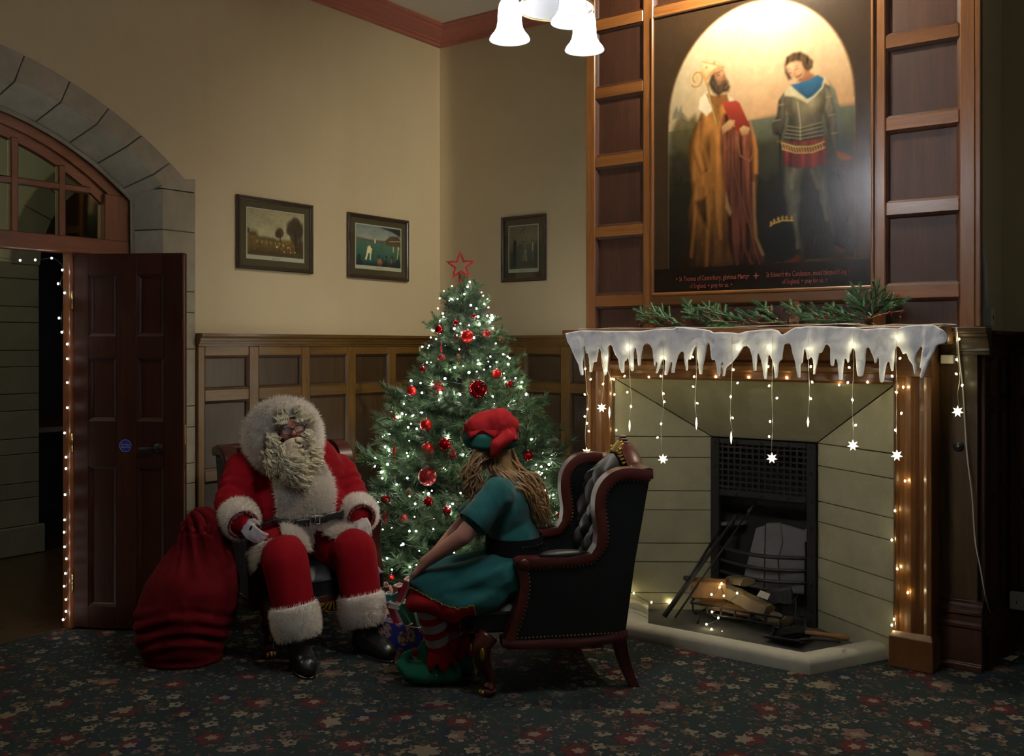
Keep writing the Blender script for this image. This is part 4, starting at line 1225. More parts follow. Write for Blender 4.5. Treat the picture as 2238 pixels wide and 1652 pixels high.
head(b, HC, hf, hr, hu, .98)
b.cone(HC - hu * .07 - hf * .01, .062, J['nek'], .07)
b.ell(J['che'], (bs * .21, bf * .15, up * .22), 20, 12)
b.ell(J['bel'], (bs * .22, bf * .18, up * .18), 20, 12)
b.ell(J['pel'], (bs * .21, bf * .16, up * .11), 20, 12)
for s_, q in (('R', 1), ('L', -1)):
    b.chain([J['s' + s_], J['e' + s_], J['w' + s_]], [.062, .05, .032])
    b.chain([J['h' + s_], J['k' + s_], J['a' + s_]], [.095, .068, .045])
    b.cone(J['s' + s_], .07, J['che'] + up * .08, .09)
tR = at(672, 1478, 4.60); tR.z = .04; tL = at(845, 1440, 4.83); tL.z = .04
hlR = at(652, 1462, 4.74); hlR.z = .05; hlL = at(788, 1425, 4.97); hlL.z = .05
for s_, t_, h_ in (('R', tR, hlR), ('L', tL, hlL)):
    b.cone(J['a' + s_], .045, h_, .036); b.cone(h_, .035, t_, .028)
hb = MB()
hand(b, J['wR'], at(574, 1188, 4.76) - at(528, 1142, 4.84), cw(-.10, -.75, .65), cw(.8, -.15, .55), .98, (32, 38, 30), .2)
hand(b, J['wL'], at(800, 1182, 4.98) - at(784, 1124, 5.10), cw(.2, -.8, .55), cw(-.85, -.25, -.2), .95, (28, 42, 35), .25)
me = remesh(b, .0052, 4, 'body')
c_ = pcent(me)
for m in (M['skin_f'], M['glove']): me.materials.append(m)
dR = np.linalg.norm(c_ - np.array(J['wR']), axis=1) < .21
dR &= ((c_ - np.array(J['wR'])) @ np.array(unit(J['wR'] - J['eR']))) > -.05
dL = np.linalg.norm(c_ - np.array(J['wL']), axis=1) < .20
dL &= ((c_ - np.array(J['wL'])) @ np.array(unit(J['wL'] - J['eL']))) > -.05
dL &= c_[:, 2] > J['kL'].z - .02
me.polygons.foreach_set('material_index', (dR | dL).astype(np.int32))
body = finish(me, 'body', [], man)
# eyes
ey = MB(); ir_ = MB()
for s_ in (-1, 1):
    e = HC + hr * .029 * s_ + hf * .0765 + hu * .012
    ey.ball(e, .0125, 12, 8)
    ir_.ell(e + hf * .0112 + hr * .002, (hr * .0055, hf * .0025, hu * .0055), 10, 6)
eo = build(ey, 'eyes', plain('eye_white', (.6, .55, .5), .2), man, True)
build(ir_, 'irises', plain('iris', (.03, .05, .07), .1), eo, True)
# spectacles, slipped down the nose
gl, ln = MB(), MB()
for s_ in (-1, 1):
    c0 = HC + hr * .033 * s_ + hf * .112 + hu * -.006
    loop = []
    for a in np.linspace(0, 2 * math.pi, 24, endpoint=False):
        x, y = math.cos(a), math.sin(a)
        k_ = 1 / (abs(x) ** 3 + abs(y) ** 3) ** (1 / 3)
        loop.append(c0 + hr * .027 * x * k_ + hu * .017 * y * k_)
    gl.tube(loop, .0030, 6, closed=True)
    ln.add([p for p in loop] + [c0], [(i, (i + 1) % 24, 24) for i in range(24)])
    gl.tube([c0 + hr * .028 * s_ + hu * .008, c0 + hr * .05 * s_ - hf * .03 + hu * .012, HC + hr * .078 * s_ - hf * .01 + hu * .012], .0026, 6)
gl.tube([HC + hr * -.008 + hf * .112 + hu * .0, HC + hf * .116 + hu * .004, HC + hr * .008 + hf * .112], .0028, 6)
go = build(gl, 'spectacles', M['black_plastic'], man, True)
build(ln, 'lenses', M['glass2'], go)

# jacket: torso and sleeves in one skin
b = MB()
b.ell(J['che'] + up * .0, (bs * .265, bf * .185, up * .25), 24, 14)
b.ell(J['bel'] + bf * .01, (bs * .275, bf * .225, up * .20), 24, 14)
b.ell(J['pel'], (bs * .28, bf * .21, up * .13), 24, 14)
b.cone(J['nek'] - up * .02, .10, J['che'] + up * .1, .15)
for s_ in 'RL':
    b.cone(J['s' + s_] - up * .01, .095, J['che'] + up * .06, .13)
    b.chain([J['s' + s_] - up * .01, J['e' + s_], J['w' + s_].lerp(J['e' + s_], .12)], [.096, .084, .066], 18)
    b.cone(J['h' + s_] - up * .0, .150, J['h' + s_].lerp(J['k' + s_], .62), .138, 18)
me = remesh(b, .010, 10, 'jacket')
wobble(me, .010, 5, 1.); wobble(me, .006, 13, 4., (1, 1, 2.2))
# sleeve creases ring the arm
a = co(me); n_ = vnormals(me)
for s_ in 'RL':
    E_, W_j, S_j = (np.array(J[q + s_]) for q in 'ews')
    for A_, B_ in ((S_j, E_), (E_, W_j)):
        ax = B_ - A_; L_ = np.linalg.norm(ax); ax /= L_
        t = (a - A_) @ ax; rad_ = np.linalg.norm(a - A_ - t[:, None] * ax, axis=1)
        w_ = np.clip(1 - np.abs(t / L_ - .6) / .6, 0, 1) * (rad_ < .13)
        a = a + n_ * (w_ * .006 * np.sin(t * 130 + 6 * a[:, 2] * 4))[:, None].astype(np.float32)
setco(me, a)
tor = me.copy()
jk = finish(me, 'jacket', [M['velvet']], man)

# trousers
b = MB()
b.ell(J['pel'] - up * .03, (bs * .25, bf * .19, up * .11), 22, 12)
for s_ in 'RL':
    cuff = J['k' + s_].lerp(J['a' + s_], .80)
    b.chain([J['h' + s_], J['k' + s_], cuff], [.125, .110, .098], 20)
me = remesh(b, .010, 10, 'trousers')
wobble(me, .010, 6, 9., (1, 1, .5)); wobble(me, .004, 18, 2., (1, 1, .4))
finish(me, 'trousers', [M['velvet']], man)

def furry(me_or_mb, name, count, length, parent, mat=M['fur'], seed=1, comb=(0, 0, -1), droop=.45, width=.0034):
    """pile trim: a padded base with standing blades"""
    if isinstance(me_or_mb, MB): V, F = np.array(me_or_mb.v), me_or_mb.f
    else:
        V = co(me_or_mb); F = [tuple(p.vertices) for p in me_or_mb.polygons]
    base = MB(); base.v = [tuple(p) for p in V]; base.f = list(F); base.mi = [0] * len(F)
    fb_ = fur_on(V, F, count, length, width, droop, .6, seed, comb)
    o = build(base, name, mat, parent, True)
    p = build(fb_, 'pile', M['pile'], o); p['kind'] = 'stuff'
    return o
# hood: broad fur rim round the face over a red cap
hc = at(623, 956, 5.17)
b = MB()
ring = []
for a in np.linspace(0, 2 * math.pi, 36, endpoint=False):
    w_ = 1.0 + .08 * math.sin(a)
    ring.append(hc + hr * .132 * math.cos(a) * w_ + hu * .140 * math.sin(a) + hf * (.02 - .05 * math.cos(2 * a) * .4))
b.tube(ring, [.062 + .014 * max(0, -math.cos(a)) for a in np.linspace(0, 2 * math.pi, 36, endpoint=False)], 14, closed=True)
me = remesh(b, .010, 6, 'rim'); wobble(me, .008, 16, 3.)
furry(me, 'hood_rim', 17000, .030, man, seed=3, comb=tuple(hf * .5 - up * .3))
b = MB()
b.ell(hc - hf * .055, (hr * .150, hf * .125, hu * .158), 24, 16)
b.cone(hc - hf * .09 - hu * .06, .12, J['che'] + up * .14 - bf * .10, .12)
me = remesh(b, .010, 6, 'cap'); wobble(me, .006, 9, 1.)
# hollow out the face side
import itertools
ctr = np.array(hc); A_ = co(me); rel = A_ - ctr
fwd_ = rel @ np.array(hf); lat_ = np.hypot(rel @ np.array(hr), rel @ np.array(hu))
push = np.clip(.135 - lat_, 0, None) * (fwd_ > -.12)
A_ = A_ - np.array(hf)[None, :] * (np.clip(fwd_ + .085, 0, None) * (lat_ < .135))[:, None]
setco(me, A_.astype(np.float32))
finish(me, 'hood', [M['velvet']], man)
# beard and hair: cream ringlets over a soft mass
b = MB()
bp = [(at(636, 984, 5.035), .042), (at(638, 1000, 5.01), .056), (at(646, 1022, 5.0), .058), (at(655, 1043, 5.01), .044), (at(662, 1055, 5.02), .028)]
b.chain([p for p, r in bp], [r for p, r in bp], 18)
for px, py, d, r in ((598, 960, 5.05, .034), (672, 950, 5.13, .034), (592, 985, 5.04, .03), (682, 985, 5.11, .03), (600, 1010, 5.01, .034), (688, 1012, 5.06, .03), (602, 925, 5.11, .022), (676, 912, 5.17, .022), (620, 900, 5.085, .024), (650, 893, 5.10, .022)):
    b.ball(at(px, py, d), r, 12, 8)
me = remesh(b, .007, 5, 'b'); wobble(me, .010, 22, 2.)
bd = finish(me, 'beard', [plain('beard_underlayer', (.46, .41, .31), .8, nscale=60, namt=.25)], man)
rr_ = random.Random(21); cb = MB()
A_ = co(me) + np.array(org(man)); N_ = vnormals(me)
vis = np.nonzero(N_ @ np.array(cw(.1, -1, .1)) > .15)[0]
pick = rr_.sample(list(vis), min(len(vis), 240))
for i in pick:
    p = Vector(A_[i]); nn = Vector(N_[i]); px, py, d = proj(p)
    side = -1 if px < 638 else 1
    if 610 < px < 662 and 905 < py < 958: continue
    down = Vector((0, 0, -1)) + bs * side * rr_.uniform(-.2, .6) + nn * .25
    if py < 930: down = hr * side * .8 - hu * .5 + nn * .4
    L_, r_, n_t = rr_.uniform(.032, .065), rr_.uniform(.010, .018), rr_.uniform(1.0, 1.9)
    for q in range(5):
        jt = Vector((rr_.gauss(0, .0030), rr_.gauss(0, .0030), rr_.gauss(0, .0030)))
        curl_tube(cb, p - nn * .010 + jt, down + jt * 14, L_ * rr_.uniform(.85, 1.1), r_ * rr_.uniform(.8, 1.15), n_t, rr_.uniform(.0018, .0028), nn, 20, .45, 4)
build(cb, 'curls', M['beard'], bd, True)['kind'] = 'stuff'
ms = MB()
for s_ in (-1, 1):
    for k in range(26):
        o0 = HC + hf * (.104 + rr_.uniform(-.006, .008)) - hu * (.040 + rr_.uniform(0, .016)) + hr * s_ * rr_.uniform(.0, .012)
        L = rr_.uniform(.05, .085)
        pts = [o0 + hr * s_ * L * t - hu * (.010 + .045 * t * t * rr_.uniform(.6, 1.2)) + hf * (.012 * math.sin(t * 3) - .045 * t) for t in np.linspace(0, 1, 8)]
        ms.tube(pts, [.0035, .0055, .006, .006, .0055, .005, .004, .002], 5)
    for k in range(12):
        o0 = HC + hf * .085 + hu * (.036 + rr_.uniform(-.002, .012)) + hr * s_ * rr_.uniform(.012, .04)
        ms.tube([o0 + hr * s_ * .026 * t - hu * .010 * t * t + hf * (.014 * math.sin(t * 3)) for t in np.linspace(0, 1, 6)], [.003, .005, .005, .0045, .003, .0015], 5)
    for k in range(7):
        o0 = HC + hf * .07 + hu * .075 + hr * s_ * (.008 + .010 * k)
        curl_tube(ms, o0, hr * s_ * .5 - hu * .9 + hf * .4, .05, .014, 1.2, .0055, hf, 16, .5)
build(ms, 'moustache', M['beard'], bd, True)['kind'] = 'stuff'

# fur front of the jacket, its hem and the cuffs
PX, PY_ = projn(pcent(tor)); NR = pnorm(tor)
vdir = np.array(cw(.05, -1, .1)); face = NR @ vdir > .02
front = [(588, 985), (600, 1050), (604, 1098), (609, 1138), (640, 1132), (690, 1122), (728, 1116), (727, 1085), (718, 1040), (700, 1000), (690, 960), (600, 960)]
pm = patch(tor, face & inpoly(PX, PY_, front), .014, 'f')
furry(pm, 'fur_front', 16000, .030, man, seed=5)
skirt = [(612, 1140), (616, 1170), (619, 1186), (606, 1194), (583, 1206), (566, 1240), (556, 1244), (553, 1205), (572, 1190), (600, 1180), (640, 1199), (682, 1203), (684, 1176), (683, 1150), (700, 1152), (716, 1172), (745, 1178), (792, 1182), (800, 1166), (770, 1156), (745, 1140), (735, 1122), (690, 1127), (640, 1137)]
pm = patch(tor, face & inpoly(PX, PY_, skirt), .016, 's')
furry(pm, 'fur_hem', 9000, .027, man, seed=6)
BC = J['bel'] - up * .055
bpoly = [(540, 1143), (600, 1142), (640, 1136), (690, 1126), (740, 1114), (750, 1124), (690, 1139), (640, 1149), (600, 1154), (540, 1155)]
bm_ = patch(tor, face & inpoly(PX, PY_, bpoly), .042, 'belt')
belt = build(bm_, 'belt', M['boot'], man, True); belt.modifiers.new('s', 'SOLIDIFY').thickness = .008
i_ = int(np.argmin(np.hypot(PX - 684, PY_ - 1132) + (~face) * 1e4)); q0 = Vector(pcent(tor)[i_]) + bf * .052
bk = MB(); bk.tube([q0 + bs * x + up * z for x, z in ((-.024, -.021), (.024, -.021), (.024, .021), (-.024, .021))], .004, 6, closed=True)
bk.tube([q0 + bs * .0 + up * .02, q0 - up * .02], .003, 6)
build(bk, 'buckle', M['steel'], belt, True)
def cuff_ring(c0, c1, r0, r1, th=.022, n=28, fl=.0):
    d = unit(c1 - c0); u = d.orthogonal().normalized(); w_ = d.cross(u); m = MB(); rows = []
    for k in range(n + 1):
        a = 2 * math.pi * k / n; e = u * math.cos(a) + w_ * math.sin(a)
        L = c1 - c0
        rows.append([c0 + e * (r0 - th), c0 + e * r0, c0 + L * .25 + e * (r0 * .75 + r1 * .25 + .006), c0 + L * .6 + e * (r0 * .4 + r1 * .6 + .008), c0 + L * .92 + e * r1, c1 + e * (r1 - .008), c1 - L * .06 + e * (r1 - th)])
    return m.grid(rows, flip=True)
def cuff(name, c0, c1, r0, r1, cnt, seed):
    m = cuff_ring(c0, c1, r0, r1)
    o = fixn(build(m, name, M['fur'], man, True))
    V = co(o.data) + np.array(org(man)); F = [tuple(p.vertices) for p in o.data.polygons]
    p = build(fur_on(V, F, cnt, .018, .003, .35, .55, seed, tuple(unit(c1 - c0))), 'pile', M['pile'], o); p['kind'] = 'stuff'
    return o
for s_, sd in (('R', 7), ('L', 8)):
    d = unit(J['w' + s_] - J['e' + s_])
    c1 = J['w' + s_] + d * .022; c0 = c1 - d * .125
    cuff('sleeve_cuff', c0, c1, .088, .084, 5200, sd)
    lin = MB(); u = d.orthogonal().normalized(); w_ = d.cross(u)
    lin.grid([[c1 + (u * math.cos(a) + w_ * math.sin(a)) * r + d * z for r, z in ((.072, -.006), (.074, .006), (.066, .006), (.060, -.03))] for a in np.linspace(0, 2 * math.pi, 25)], flip=True)
    fixn(build(lin, 'cuff_lining', M['velvet'], man, True))
    kA = J['k' + s_]; aA = J['a' + s_]
    c0, c1 = kA.lerp(aA, .56), kA.lerp(aA, .955)
    cuff('trouser_cuff', c0, c1, .106, .100, 7000, sd + 4)
# boots
for s_, t_, h_ in (('R', tR, hlR), ('L', tL, hlL)):
    b = MB(); fd = unit(t_ - h_); sd_ = fd.cross(up)
    b.cone(J['a' + s_] + up * .05, .062, Vector((h_.x, h_.y, .07)) + fd * .02, .056, 16)
    b.cone(Vector((h_.x, h_.y, .055)), .048, Vector((t_.x, t_.y, .048)) - fd * .02, .050, 16)
    b.cone(Vector((h_.x, h_.y, .09)) + fd * .03, .054, Vector((t_.x, t_.y, .055)) - fd * .03, .05, 16)
    b.ell(Vector((t_.x, t_.y, .048)) - fd * .01, (sd_ * .052, fd * .062, up * .048), 16, 10)
    me = remesh(b, .006, 6, 'boot')
    A_ = co(me); A_[:, 2] = np.maximum(A_[:, 2], .014); setco(me, A_); wobble(me, .003, 24, 2.); A_ = co(me); A_[:, 2] = np.maximum(A_[:, 2], .012); setco(me, A_)
    bo = finish(me, 'boot', [M['boot']], man)
    sl = MB(); outl = []
    for k in range(28):
        a = 2 * math.pi * k / 28; ln_ = math.sin(a)
        cc = h_.lerp(t_, .5); L_ = (t_ - h_).length / 2 + .052
        outl.append(Vector((cc.x, cc.y, .0)) + fd * L_ * ln_ + sd_ * (.054 - .006 * (ln_ < 0)) * math.cos(a) * (1 - .12 * (ln_ < -.2)))
    fixn(build(MB().prism(outl, (0, 0, .02)), 'sole', M['boot'], bo, bevel=.003))

# --- the seated helper in green
p_ = at(1110, 1290, 4.5); p_.z = 0
elf = thing('person', 'person with long blonde hair in a green dress and red hat, seen from behind', 'person', p_, 'people in costume')
K = dict(pel=at(1132, 1240, 4.58), wai=at(1124, 1185, 4.57), che=at(1108, 1105, 4.58), nek=at(1098, 1040, 4.60),
         sL=at(1088, 1078, 4.42), sR=at(1092, 1066, 4.76), eL=at(1012, 1172, 4.33), wL=at(930, 1228, 4.36),
         eR=at(1000, 1160, 4.80), wR=at(935, 1230, 4.70),
         hL=at(1128, 1258, 4.47), hR=at(1118, 1246, 4.70), kL=at(930, 1280, 4.40), kR=at(945, 1266, 4.64),
         aL=at(962, 1432, 4.50), aR=at(1000, 1418, 4.66))
ef = unit(cw(-.98, .05, 0)); es = unit(cw(.05, .98, 0))       # she faces the picture's left; es points away from the lens
gf = unit(cw(-.62, .78, .02)); gr = unit(cw(.78, .62, 0)); gu = unit(Vector((0, 0, 1)) + ef * .08); gr = unit(gr - gu * gr.dot(gu)); gf = unit(gu.cross(gr)); 
if gf.dot(cw(-.62, .78, 0)) < 0: gf = -gf
EC = at(1074, 982, 4.61)
b = MB()
head(b, EC, gf, gr, gu, .93)
b.cone(EC - gu * .06 - gf * .02, .05, K['nek'], .052)
b.ell(K['che'], (es * .155, ef * .105, up * .17), 18, 12)
b.ell(K['wai'], (es * .135, ef * .10, up * .12), 18, 12)
b.ell(K['pel'], (es * .165, ef * .13, up * .10), 18, 12)
for s_ in 'LR':
    b.cone(K['s' + s_], .055, K['che'] + up * .07, .07)
    b.chain([K['s' + s_], K['e' + s_], K['w' + s_]], [.052, .041, .027])
    b.chain([K['h' + s_], K['k' + s_], K['a' + s_]], [.085, .056, .038])
hand(b, K['wL'], at(894, 1272, 4.40) - at(930, 1226, 4.36), cw(-.6, -.45, .65), cw(.15, .95, .3), .90, (16, 24, 20), .1)
hand(b, K['wR'], at(905, 1275, 4.68) - at(935, 1228, 4.70), cw(-.6, .2, .75), cw(.1, -.95, .2), .88, (18, 25, 20), .1)
for s_ in 'LR':
    f0 = Vector((K['a' + s_].x, K['a' + s_].y, .05)); b.cone(K['a' + s_], .038, f0, .035); b.cone(f0 - ef * .02, .034, f0 + ef * .15, .026)
me = remesh(b, .0052, 4, 'body')
finish(me, 'body', [M['skin']], elf)
# striped stockings: bands down each shin
for s_ in 'LR':
    m = MB(); A_, B_ = K['k' + s_], K['a' + s_]
    d = unit(B_ - A_); u = d.orthogonal().normalized(); w_ = d.cross(u)
    nb = 44; rows = []
    L_ = (B_ - A_).length
    for k in range(nb + 1):
        t = -.02 + 1.04 * k / nb
        r = .060 + .006 * math.sin(min(1, max(0, t)) * 3.1) - .020 * max(0, t) ** 1.4 + .002
        rows.append([A_ + d * L_ * t + (u * math.cos(a) + w_ * math.sin(a)) * r for a in np.linspace(0, 2 * math.pi, 19)])
    m.grid(rows)
    band = L_ * 1.04 / .0385
    for k in range(nb):
        mi = int(k / nb * band + .35) % 2
        for j in range(18): m.mi[k * 18 + j] = mi
    fixn(build(m, 'stocking', [M['redfelt'], M['whitesock']], elf, True))
# dress: bodice with short sleeves, then the skirt
b = MB()
b.ell(K['che'], (es * .175, ef * .122, up * .185), 20, 12)
b.ell(K['wai'] + up * .02, (es * .150, ef * .120, up * .13), 20, 12)
b.cone(K['nek'] - up * .03, .062, K['che'] + up * .08, .10)
for s_ in 'LR':
    b.cone(K['s' + s_], .073, K['che'] + up * .06, .095)
    b.cone(K['s' + s_] - up * .0, .076, K['s' + s_].lerp(K['e' + s_], .60), .068, 18)
me = remesh(b, .008, 7, 'bodice'); wobble(me, .006, 9, 5.); wobble(me, .003, 26, 3.)
finish(me, 'bodice', [M['green']], elf)
for s_ in 'LR':
    d = unit(K['e' + s_] - K['s' + s_]); c1 = K['s' + s_].lerp(K['e' + s_], .72)
    u = d.orthogonal().normalized(); w_ = d.cross(u)
    m = MB().grid([[c1 + d * z + (u * math.cos(a) + w_ * math.sin(a)) * r for r, z in ((.066, -.09), (.071, -.04), (.075, 0), (.072, .004), (.064, -.05))] for a in np.linspace(0, 2 * math.pi, 29)])
    fixn(build(m, 'sleeve_hem', M['green'], elf, True))
b = MB()
b.ell(K['wai'] - up * .02, (es * .142, ef * .115, up * .06), 20, 12)
b.ell(K['pel'] - up * .005 , (es * .195, ef * .155, up * .112), 22, 12)
for s_ in 'LR':
    b.cone(K['h' + s_], .118, K['k' + s_], .078, 20)
b.cone(K['pel'] + ef * .05, .11, K['kL'].lerp(K['kR'], .5) + up * .01, .085, 20)
lowL = [at(1085, 1300, 4.40), at(1030, 1318, 4.36), at(985, 1322, 4.34)]
b.cone(lowL[0], .060, lowL[1], .058); b.cone(lowL[1], .058, lowL[2], .05)
b.cone(K['kL'] - up * .01, .080, at(920, 1300, 4.40), .058)
b.cone(at(916, 1306, 4.39), .062, at(995, 1338, 4.36), .050); b.cone(at(908, 1310, 4.40), .052, at(925, 1296, 4.64), .050)
me = remesh(b, .008, 9, 'skirt'); wobble(me, .012, 6, 8., (1, 1, 1.4)); wobble(me, .004, 18, 3.)
# folds that run from the hip to the hem
a = co(me); n_ = vnormals(me); px, py = projn(a)
ang = np.arctan2(py - 1180, 1240 - px)
wv = np.clip((1150 - px) / 150, 0, 1) * np.clip((py - 1215) / 60, 0, 1)
a = a + n_ * (wv * .007 * np.sin(ang * 34))[:, None].astype(np.float32)
setco(me, a)
px, py = projn(pcent(me))
hem = inpoly(px, py, [(850, 1268), (890, 1282), (912, 1290), (945, 1310), (975, 1324), (1000, 1331), (1022, 1327), (1035, 1322), (1050, 1400), (850, 1400)])
for m in (M['green'], M['redfelt']): me.materials.append(m)
me.polygons.foreach_set('material_index', hem.astype(np.int32))
# gilt braid along the join
aw = co(me); bd_ = MB(); seen = {}
mi = hem
ed = {}
for p in me.polygons:
    for k in range(len(p.vertices)):
        e = tuple(sorted((p.vertices[k], p.vertices[(k + 1) % len(p.vertices)]))); ed.setdefault(e, []).append(p.index)
n_ = vnormals(me); cnt = 0
for e, ps in ed.items():
    if len(ps) == 2 and mi[ps[0]] != mi[ps[1]]:
        p = (Vector(aw[e[0]]) + Vector(aw[e[1]])) / 2 + Vector(n_[e[0]]) * .002
        bd_.ball(p, .0040, 6, 4)
sk = finish(me, 'skirt', [], elf)
br_ = build(bd_, 'gold_braid', M['gold'], sk, True); br_['kind'] = 'stuff'
# belt
bl = MB(); rows = []; BC = K['wai'] - up * .005
for a in np.linspace(0, 2 * math.pi, 40):
    e = es * .155 * math.cos(a) + ef * .128 * math.sin(a); o_ = e.normalized()
    rows.append([BC + e + up * z + o_ * q for z, q in ((.042, 0), (.042, .006), (-.036, .010), (-.036, 0))])
eb = fixn(build(MB().grid(rows), 'belt', M['blackcloth'], elf, True, angle=40))
stud = MB()
for k in range(9):
    a = R(200 + 7 * k); e = es * .164 * math.cos(a) + ef * .137 * math.sin(a)
    stud.ball(BC + e + up * .012, .004, 6, 4)
build(stud, 'belt_studs', M['iron'], eb, True)
# slippers with turned-up toes, red frilled collars, a bobble and bells
for s_ in 'LR':
    A_ = K['a' + s_]
    f0 = Vector((A_.x, A_.y, 0)); fd = unit(cw(-.97, -.10, 0)) if s_ == 'L' else unit(cw(-.97, .0, 0)); sd_ = fd.cross(up)
    q = lambda x, z: f0 + fd * x + up * z
    b = MB()
    b.cone(q(-.05, .055), .052, q(.06, .055), .055, 16); b.cone(q(.06, .055), .056, q(.125, .060), .052, 16)
    b.cone(q(.125, .060), .052, q(.165, .092), .036, 14); b.cone(q(.165, .092), .036, q(.160, .135), .020, 12); b.cone(q(.160, .135), .020, q(.125, .155), .013, 12)
    b.cone(q(-.01, .06), .05, q(.0, .105), .05, 14)
    b.cone(q(.045, .10), .035, q(.065, .165), .018, 12); b.cone(q(.065, .165), .018, q(.055, .195), .006, 10)
    me = remesh(b, .006, 6, 'slipper'); a = co(me); a[:, 2] = np.maximum(a[:, 2], .004); setco(me, a); wobble(me, .002, 20, 1.)
    so = finish(me, 'slipper', [M['sgreen']], elf)
    m = MB(); n = 28; rows = []
    c0 = f0 + up * .155; 
    for k in range(n + 1):
        a = 2 * math.pi * k / n; e = fd * math.cos(a) + sd_ * math.sin(a)
        zig = .05 if k % 4 == 0 else (.0 if k % 4 == 2 else .025)
        rows.append([c0 + e * .042 + up * .03, c0 + e * .056 + up * .012, c0 + e * .066 - up * .03, c0 + e * (.072 + zig * .1) - up * (.035 + zig)])
    co_ = fixn(build(m.grid(rows), 'slipper_collar', M['redfelt'], so, True)); co_.modifiers.new('s', 'SOLIDIFY').thickness = .003
    pb = MB().ball(q(.115, .150), .018, 12, 8)
    build(pb, 'bobble', M['redfelt'], so, True)
    be = MB()
    for k in (0, 3, 5, 7, 11):
        a = 2 * math.pi * k / 14; e = fd * math.cos(a) + sd_ * math.sin(a); be.ball(c0 + e * .082 - up * .088, .006, 8, 6)
    build(be, 'bells', M['steel'], so, True)
# hat: green band with points, a red folded crown and its tail
hcn = EC + gu * .070 - gf * .004
b = MB()
for a in np.linspace(0, 2 * math.pi, 30, endpoint=False):
    pass
ringp = [hcn + gr * .103 * math.cos(a) + gf * .115 * math.sin(a) - gu * (.005 - .012 * math.sin(a)) for a in np.linspace(0, 2 * math.pi, 30, endpoint=False)]
b.tube(ringp, .027, 10, closed=True)
b.tube([p - gu * .025 for p in ringp], .026, 10, closed=True)
b.ell(hcn, (gr * .10, gf * .112, gu * .055), 18, 10)
me = remesh(b, .007, 6, 'hatband'); wobble(me, .003, 14, 4.)
hat = finish(me, 'hat_band', [M['dgreen']], elf)
b = MB()
P = lambda px, py, d: at(px, py, d)
b.ell(hcn + gu * .060, (gr * .106, gf * .114, gu * .055), 20, 12)
b.cone(P(1050, 936, 4.56), .066, P(1092, 924, 4.57), .074, 16)
b.cone(P(1092, 926, 4.56), .078, P(1112, 930, 4.58), .050, 16)
b.cone(P(1060, 925, 4.60), .05, P(1110, 910, 4.60), .022, 14)
b.cone(P(1030, 935, 4.58), .045, P(1014, 926, 4.56), .008, 12)
b.cone(P(1112, 950, 4.54), .045, P(1131, 960, 4.52), .008, 12)
b.cone(P(1108, 955, 4.50), .032, P(1086, 972, 4.47), .030, 14)
b.cone(P(1086, 972, 4.47), .030, P(1080, 990, 4.475), .022, 12)
me = remesh(b, .006, 5, 'crown'); wobble(me, .005, 15, 6.)
cr = finish(me, 'hat_crown', [M['redfelt']], hat)
# turned points of red felt lying on the band
pt = MB()
for k in range(7):
    a = R(-170 + 50 * k)
    e0 = gr * math.cos(a) + gf * math.sin(a); e1 = gr * math.cos(a + .42) + gf * math.sin(a + .42); e2 = gr * math.cos(a - .42) + gf * math.sin(a - .42)
    c3 = hcn + e0 * .142 - gu * .010
    pt.prism([hcn + e1 * .118 + gu * .035, hcn + e0 * .128 + gu * .03, hcn + e2 * .118 + gu * .035, c3], e0 * .004)
fixn(build(pt, 'hat_points', M['redfelt'], hat, True))
